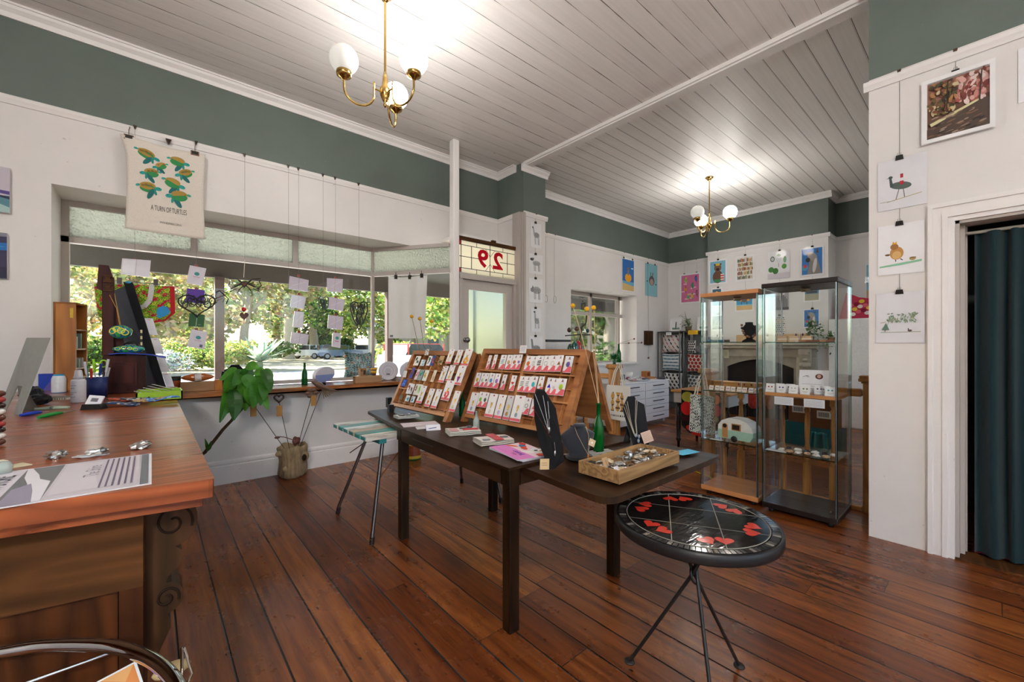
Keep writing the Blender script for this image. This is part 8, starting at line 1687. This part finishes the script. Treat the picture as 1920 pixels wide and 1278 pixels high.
m = MB(); hd = [tq(.70, 1.0) + V((0, -.012, 0)), tq(.69, .85) + V((0, -.018, 0)), tq(.66, .6) + V((0, -.02, 0)), tq(.58, .44) + V((0, -.02, 0)), tq(.48, .42) + V((0, -.02, 0)), tq(.40, .5) + V((0, -.018, 0))]
for i in range(5): a, b_ = hd[i], hd[i + 1]; d = (b_ - a).normalized(); s_ = V((d.z, 0, -d.x)) * .017; m.quad(a - s_, b_ - s_, b_ + s_, a + s_, '#d0ccc8')
m.build('handle', 'cloth', o, solid=.003)
m = MB(); a, b_ = tq(.45, 1.06), tq(.86, 1.04); m.tube([a, b_], .003, '#5a5f5a', 0, 6)
for u in (.3, .75): q = tq(u, 1.02); m.cbox(q + V((0, -.012, .02)), (.03, .02, .05), '#3a2c28')
m.build('hanger', 'satin', o)
a0, a1 = V((2.19, 5.02, 0)), V((2.63, 4.37, 0)); nrm = V((-.83, -.56, 0)) * .05
def plane_uv(u, v):
 P0 = a0 + nrm; n = V((-.83, -.56, 0)).normalized(); return plane_hit(u, v, P0, n)
TLt, TRt, BRt, BLt = [plane_uv(*q) for q in ((729, 518), (801, 515), (797, 634), (728, 634))]
o = thing('white_tea_towel', 'plain white tea towel clipped inside the splayed window pane', 'tea towel', (0, 0, 0))
def wt(u, v):
 p = TLt * (1 - u) * v + TRt * u * v + BRt * u * (1 - v) + BLt * (1 - u) * (1 - v); n = V((-.83, -.56, 0)); w_ = .012 * sin(u * 8 + v * 2) * v + .006 * sin(u * 19); return p + n * w_ + V((0, 0, -.02 * sin(PI * u) * v + .0))
m = MB(); m.grid(wt, 26, 30, '#e2dfdf'); tinted('thin_cloth', .95, spec=.2, nscale=200, namt=.06, bstr=.2, trans=.35); m.build('cloth', 'thin_cloth', o)
m = MB(); q = [wt(.06 + .08 * x, .02 + .035 * y) + V((-.83, -.56, 0)) * .004 for x, y in ((0, 0), (1, 0), (1, 1), (0, 1))]; m.poly(q, '#77777a'); m.build('label', 'paper', o)
for k, u in enumerate((.18, .55, .86)): p = wt(u, 1.0); m = MB(); m.cbox((0, 0, 0), (.03, .03, .05), '#26221f'); m.tube([(0, 0, .02), (0, .0, .06)], .004, '#3a3632', 0, 6); m.build('bulldog_clip', 'satin', loc=p, label=('left', 'middle', 'right')[k] + ' dark clip holding the white tea towel', cat='clip')
# ================================================================ things standing on the sill
ZS = .859; sp = lambda u, v: at_z(u, v, ZS)
bottle(sp(571, 721), 'bottle_green', 'slim green bottle standing alone on the window sill', .24, .03)
q = sp(610, 716); o = thing('oval_tin', 'oval lilac and white tin standing on edge on the sill', 'tin', q, .35); m = MB()
prof = [V((.13 * cos(2 * PI * k / 40), 0, .085 + .085 * sin(2 * PI * k / 40))) for k in range(40)]; Mo = Matrix.Translation((0, 0, .0)) @ Matrix.Rotation(-.25, 4, 'Y')
pp = [Matrix.Translation((0, 0, .008)) @ (Matrix.Rotation(-.22, 4, 'Y') @ (p - V((0, 0, .085))) + V((0, 0, .095))) for p in prof]; low = min(p.z for p in pp); pp = [p - V((0, 0, low)) for p in pp]
m.prism(pp, (0, .06, 0), '#d4d0dc'); m.build('lid', 'satin', o, bevel=.008)
zc2 = .10; lw = [p for p in pp if p.z <= zc2]; lw.sort(key=lambda p: math.atan2(p.z - .05, p.x)); m = MB(); m.poly([p + V((0, -.0015, 0)) for p in lw], '#8a9ad0'); m.build('blue_band', 'satin', o)
q = sp(681, 712); m = MB(); R = random.Random(3)
def cf(s): return lambda u, v: V(((u - .5) * .42 * (1 - .12 * sin(PI * v)), s * .07 * (max(0, sin(PI * u) * sin(PI * v))) ** .5, .005 + v * .36 + (.5 - v) * .09 * sin(PI * u)))
def ccol(u, v): 
 k = sin(u * 37 + 2.2 * sin(v * 31)) * sin(v * 41 + 2 * sin(u * 23)); return '#2c3a44' if k > .48 else '#d08a5a' if (sin(u * 19 + 1) * sin(v * 15 + 2)) > .80 else '#9ab8b8' if k > -.4 else '#e2e6e0' if k < -.7 else '#4f7a84'
m.grid(cf(-1), 60, 60, ccol); m.grid(cf(1), 10, 10, '#9ab8b8'); m.build('floral_cushion', 'cloth', loc=q + V((0, .10, 0)), rotz=.0, label='blue-grey floral cushion propped on the window sill', cat='cushion')
q = sp(688, 716); m = MB(); m.box(-.16, -.05, 0, .15, .03, .075, '#a8805a'); m.box(-.16, -.052, .055, .15, .031, .077, '#b08a62'); m.build('kraft_box', 'paper', loc=q + V((0, -.02, 0)), rotz=.0, bevel=.004, label='long kraft paper box in front of the floral cushion', cat='box')
o = thing('window_box', 'small kraft carton with a cut-out window on top of the long kraft box', 'box', q + V((-.06, -.03, .0775))); MB().box(-.04, -.03, 0, .03, .03, .085, '#9a7048').build('carton', 'paper', o, bevel=.002); MB().box(-.005, -.0315, .015, .022, -.03, .065, '#3a2a1e').build('window', 'paper', o); MB().box(-.035, -.0312, .05, -.015, -.0302, .075, '#5a4028').build('printed_mark', 'paper', o)
o = thing('keep_cup', 'yellow and purple coffee cup on the long kraft box', 'cup', q + V((.07, -.03, .0775))); MB().lathe([(0, 0), (.026, 0), (.036, .065), (0, .065)], '#5a4450', 0, 24).build('cup', 'satin', o); MB().lathe([(.0295, .022), (.0355, .055), (.034, .055)], '#d09a1e', 0, 24).build('band', 'satin', o); MB().lathe([(0, .065), (.04, .065), (.041, .078), (.034, .084), (0, .084)], '#e0a820', 0, 24).build('lid', 'satin', o)
for k, (u, v, lb, dY) in enumerate(((720, 700, 'white round cardboard drum lid half behind the floral cushion', .0), (748, 709, 'white round cardboard drum lid right of the verandah post', -.22))):
 q = sp(u, 709); q = V((2.20 if k == 0 else 2.36, 4.86 if k == 0 else 4.62, ZS)); o = thing('round_drum', lb, 'drum', q, -.55)
 Mx = Matrix.Translation((0, 0, .115)) @ Matrix.Rotation(PI / 2, 4, 'X'); MB().lathe([(0, -.03), (.108, -.03), (.115, -.025), (.115, .025), (.108, .03), (.1, .027), (0, .027)], '#d6d2da', 0, 40, Mx).build('drum', 'paper', o); m = MB()
 m.tube([V((.062 * cos(2 * PI * j / 30), -.0275, .115 + .062 * sin(2 * PI * j / 30))) for j in range(30)], .002, '#a8a2b4', 0, 4, True)
 for j in range(5): m.box(-.04 + .006 * abs(j - 2), -.0285, .135 - .014 * j, .04 - .006 * abs(j - 2), -.0272, .139 - .014 * j, '#8a849a')
 m.box(-.02, -.0287, .068, .022, -.0272, .082, '#3a3640'); m.build('printed_label', 'paper', o)
q = sp(372, 733) + V((.0, .06, 0)); MB().box(-.13, -.05, 0, .13, .06, .085, '#a27c58').build('carton', 'paper', loc=q, bevel=.003, label='brown carton on the sill under the banded bread-shaped parcel', cat='box')
o = thing('banded_parcel', 'orange-brown spindle-shaped parcel with a white band on the brown carton', 'parcel', q + V((0, 0, .0855))); m = MB(); m.lathe([(0, -.13), (.02, -.11), (.042, -.05), (.046, 0), (.042, .05), (.02, .11), (0, .13)], '#b0602c', 0, 24, Matrix.Translation((0, 0, .04)) @ Matrix.Rotation(PI / 2, 4, 'Y') @ Matrix.Scale(.85, 4, (1, 0, 0))); m.build('parcel', 'gloss', o); m = MB(); m.lathe([(.0475, -.025), (.0475, .025)], '#d8d2d0', 0, 24, Matrix.Translation((0, 0, .04)) @ Matrix.Rotation(PI / 2, 4, 'Y') @ Matrix.Scale(.86, 4, (1, 0, 0))); m.build('paper_band', 'paper', o)
q = sp(325, 727) + V((.02, -.6, 0)); q = V((.16, 4.95, ZS)); o = thing('takeaway_cup', 'black and orange takeaway cup on the sill, left of the carton', 'cup', q); MB().lathe([(0, 0), (.038, 0), (.048, .10), (.05, .14), (0, .14)], '#b05a34', 0, 24, cols=['#b05a34', '#b05a34', '#1f2624', '#1f2624']).build('cup', 'satin', o)
MB().box(-.05, -.03, 0, .05, .03, .05, '#c8b48a').build('wedge_box', 'paper', loc=(.12, 4.82, ZS), rotz=.3, label='small cream box on the sill beside the takeaway cup', cat='box')
q = sp(410, 731) + V((0, .03, 0)); MB().box(-.03, -.03, 0, .03, .03, .10, '#a8713c').build('wooden_block', 'oak_box', loc=q, label='small square wooden block on the sill left of the plant', cat='block')
q = V((.62, 4.86, ZS)); o = thing('black_bust', 'black velvet bust with a pink tassel necklace on the sill', 'necklace bust', q); m = MB(); pts = [(-.10, 0), (.10, 0), (.115, .13), (.11, .17), (.06, .20), (.03, .235), (-.03, .235), (-.06, .20), (-.11, .17), (-.115, .13)]; m.prism([V((x, 0, z)) for x, z in pts], (0, .03, 0), '#141316'); m.prism([V((-.08, .03, 0)), V((.08, .03, 0)), V((.03, .03, .12))], (0, .06, 0), '#141316'); m.build('bust', 'cloth', o)
m = MB(); m.tube([(-.10, -.004, .175), (-.05, -.006, .155), (.0, -.008, .15), (.05, -.006, .155), (.10, -.004, .172)], .0025, '#b8b8b4', 0, 6); m.build('chain', 'metal', o); m = MB(); m.tube([(0, -.009, .15), (-.008, -.009, .10), (.002, -.009, .09), (.008, -.009, .12), (0, -.009, .15)], .004, '#d0508a', 0, 6); m.build('tassel', 'cloth', o)
for k, (x, y, w_, lb) in enumerate(((.86, 4.95, .09, 'small clear photo stand right of the black bust'), (1.02, 4.9, .2, 'flat picture card lying on the sill right of the plant'))):
 m = MB()
 if k == 0: sheet(m, (0, 0, 0), (1, 0, 0), V((0, .2, .98)), .10, .14, [rec(.15, .1, .85, .9, '#a8b8c0')], '#d0dae0', .006)
 else: sheet(m, (0, 0, .002), (1, 0, 0), (0, 1, 0), .26, .12, [rec(.05, .1, .95, .9, '#a8c4d0'), pol([(.05, .1), (.5, .6), (.95, .1)], '#5a7a88')], '#c8d8e0', .002)
 m.build('picture_card', 'plastic_sleeve', loc=(x, y, ZS + .001), label=lb, cat='card')
q = sp(608, 724) + V((0, .02, 0)); MB().lathe([(.006, -.012), (.02, -.012), (.022, 0), (.02, .012), (.006, .012), (.006, -.012)], '#15151a', 0, 20, Matrix.Translation((0, 0, .022)) @ Matrix.Rotation(PI / 2, 4, 'X')).build('tape_ring', 'satin', loc=q, label='little black ring standing on the edge of the sill', cat='ring')
# ================================================================ leafy plant behind the counter
o = thing('leaning_plant', 'tall leafy plant leaning out from behind the counter towards the window', 'plant', (.16, 4.42, 0)); B0 = V((.16, 4.42, 0))
MB().lathe([(0, 0), (.085, 0), (.115, .26), (.12, .28), (.105, .28), (.1, .25), (0, .25)], '#7a5a48', 0, 28).build('pot', 'matte', o)
st_ = [V((0, 0, .25)), at_y(384, 848, 4.34) - B0, at_y(418, 805, 4.32) - B0, at_y(437, 785, 4.30) - B0, at_y(455, 765, 4.29) - B0, at_y(462, 735, 4.28) - B0]
m = MB(); m.tube(st_, [.016, .014, .013, .0125, .011, .008], '#5a4428', 0, 10); m.ball(st_[3], .016, '#4f3c24', 0, 10, 7); m.build('stem', 'bark', o)
def leafblade(mb, p, tip, w, col, droop=.25, n=8):
 d = tip - p; L_ = d.length; dn = d.normalized(); A = dn.cross(V((.3, -1, .2))).normalized(); N_ = A.cross(dn)
 rows = []
 for i in range(n + 1):
  t_ = i / n; c = p + d * t_ + N_ * (.10 * L_ * sin(PI * t_)); ww = w * sin(PI * min(1, t_ * .93 + .05)) ** .7 * (1 - .35 * t_); rows.append((c - A * ww + N_ * .18 * ww, c, c + A * ww + N_ * .18 * ww))
 for i in range(n):
  a, b_ = rows[i], rows[i + 1]; mb.quad(a[0], b_[0], b_[1], a[1], col, 0, True); mb.quad(a[1], b_[1], b_[2], a[2], vary(col, .04), 0, True)
 mb.tube([p, p + d * .5 + N_ * .10 * L_], .0018, '#8aa84a', 0, 4)
LV = [((428, 722), (412, 792), 11), ((436, 728), (438, 788), 15), ((452, 715), (460, 770), 15), ((478, 712), (474, 765), 14), ((482, 700), (488, 760), 13), ((492, 692), (507, 735), 12), ((478, 695), (496, 702), 12), ((440, 700), (420, 735), 13), ((455, 695), (436, 722), 14), ((470, 690), (452, 712), 14), ((462, 685), (485, 690), 12), ((445, 692), (412, 712), 11), ((500, 690), (504, 722), 10), ((430, 705), (425, 745), 12), ((465, 725), (470, 758), 14), ((455, 705), (480, 728), 14), ((490, 715), (494, 750), 12), ((472, 735), (452, 768), 12), ((486, 735), (502, 768), 9), ((440, 740), (425, 775), 10)]
R = random.Random(14)
for k, (a, b_, w_) in enumerate(LV):
 Ya, Yb = 4.27 - R.uniform(0, .12), 4.24 - R.uniform(0, .16); p, t_ = at_y(*a, Ya) - B0, at_y(*b_, Yb) - B0; m = MB(); leafblade(m, p, t_, w_ * .0048, vary(['#3f7a24', '#2f641e', '#5a9a30', '#4a8a2a'][k % 4], .12))
 base = st_[-1] if k % 2 else st_[-2]; m.tube([base, base.lerp(p, .6) + V((0, 0, .03)), p], .003, '#5a7a30', 0, 5); m.build('leaf', 'leaf', o)
m = MB(); leafblade(m, at_y(388, 846, 4.33) - B0, at_y(396, 826, 4.30) - B0, .02, '#3f6a24'); leafblade(m, at_y(388, 843, 4.33) - B0, at_y(384, 822, 4.30) - B0, .015, '#4a7a2a'); m.build('leaf', 'leaf', o)
q = at_z(553, 896, 0) + V((.0, .10, 0)); o = thing('log_vase', 'hollow log stump on the floor below the window', 'vase', q); m = MB(); R = random.Random(2); n_ = 30; rings = []
for z, r_ in ((0, .105), (.02, .125), (.08, .12), (.16, .118), (.24, .125), (.285, .13), (.30, .12), (.30, .10), (.20, .09)): rings.append([V((r_ * (1 + .12 * sin(k * .63 + 1) + .06 * sin(k * 1.7 + z * 14) + R.uniform(-.03, .03)) * cos(2 * PI * k / n_), r_ * (1 + .12 * sin(k * .63 + 1) + .06 * sin(k * 1.7 + z * 14)) * sin(2 * PI * k / n_), z + .012 * sin(k * .9) * (z > .2))) for k in range(n_)])
vs = [p for r_ in rings for p in r_]; m.add(vs, [(i * n_ + k, i * n_ + (k + 1) % n_, (i + 1) * n_ + (k + 1) % n_, (i + 1) * n_ + k) for i in range(len(rings) - 1) for k in range(n_)], '#a8906e', 0, True); m.add(rings[0], [tuple(range(n_))[::-1]], '#8a7454'); m.add(rings[-1], [tuple(range(n_))], '#3a2c1e')
m.ball((.09, -.07, .19), (.045, .03, .05), '#9a8464', 0, 12, 8); m.ball((-.12, -.03, .24), (.035, .03, .03), '#b09a78', 0, 12, 8); m.ball((-.08, -.09, .10), (.03, .025, .03), '#a8906e', 0, 12, 8); m.build('log', 'bark', o)
m = MB(); m.ball((.085, -.097, .185), (.022, .008, .032), '#241a12', 0, 12, 8); m.build('knot_hole', 'matte', o)
def wf(label, head, tagp, kind, foot, hd=4.40):
 p0 = q + V((foot[0], foot[1], .21)); p1 = at_y(*head, hd); t = thing('wire_flower', label, 'ornament', p0); MB().tube([V((0, 0, 0)), (p1 - p0)], .0032, '#4a3a34', 0, 6).build('wire_stem', 'satin', t); h = p1 - p0; m = MB()
 if kind == 'heart': m.tube([h + V((x, 0, y + .03)) for x, y in heart_pts(0, 0, .042, 20)], .009, '#3a2a28', 0, 6, True)
 elif kind == 'flower':
  for k in range(6): a = k * 1.05; m.ball(h + V((.035 * cos(a), 0, .035 * sin(a) + .02)), (.028, .012, .02), '#6a4a38', 0, 10, 6)
 elif kind == 'bird': m.tube([h + V((-.10, 0, .10)), h + V((-.03, 0, .06)), h + V((.04, 0, .02)), h + V((.17, 0, -.02))], [.006, .03, .02, .003], '#6a5040', 0, 8); [m.tube([h + V((.0, 0, .04)), h + V((.02 + .02 * k, -.01, -.08 + .01 * k))], .004, '#7a6248', 0, 5) for k in range(5)]
 elif kind == 'rose':
  for k in range(9): a = k * 2.4; m.ball(h + V((.02 * cos(a) * (k / 9 + .3), .012 * sin(a), .02 * sin(a) * (k / 9 + .3))), (.02, .014, .024), '#5a2a24', 0, 8, 6)
  m.tube([h, h + V((-.10, 0, .05)), h + V((-.14, 0, .06))], .004, '#5a3a30', 0, 5); m.ball(h + V((-.16, 0, .055)), (.025, .006, .012), '#5a3a30', 0, 8, 6)
 m.build('flower_head', 'satin', t)
 if tagp: c_ = at_y(*tagp, hd - .02) - p0; m = MB(); m.box(c_.x - .025, c_.y - .002, c_.z - .055, c_.x + .025, c_.y, c_.z + .045, '#a5773c'); m.build('kraft_tag', 'paper', t)
wf('wire flower with a kraft tag half hidden by the plant leaves', (478, 762), (475, 769), None, (-.03, 0)); wf('wire flower topped by a dark curled heart and kraft tag', (523, 752), (524, 769), 'heart', (-.01, .02)); wf('rusty wire flower with a kraft tag near the sill', (585, 740), (588, 750), 'flower', (.03, .0)); wf('wire bird with long tail above the stump', (603, 732), None, 'bird', (.05, .01)); wf('short rusty metal rose standing in the stump', (555, 826), None, 'rose', (.02, .02))
o = thing('door_curtain', 'dark teal curtain hanging in the doorway at the right', 'curtain', (3.77, -.40, 0))
def cur(u, v): y = .46 - u * .84; return V((.028 * sin(u * 58 + .6 * sin(v * 3)) + .012 * sin(u * 71), y + .012 * sin(u * 34 + 1), .03 + v * 1.93))
m = MB(); m.grid(cur, 150, 16, '#173238'); tinted('curtain_cloth', .9, spec=.2, nscale=320, namt=.22, bstr=.5, sheen=.15); m.build('cloth', 'curtain_cloth', o)
MB().tube([(0, .50, 1.965), (0, -.38, 1.965)], .01, '#9a948a', 0, 10).build('rod', 'satin', o)
p = at_z(1915, 1060, 0); m = MB(); m.box(3.83, -.75, .012, 4.6, .08, .02, '#7a2430'); m.build('floor_mat', 'cloth', label='dark red mat on the hallway floor behind the curtain', cat='mat')
bpy.context.view_layer.update()
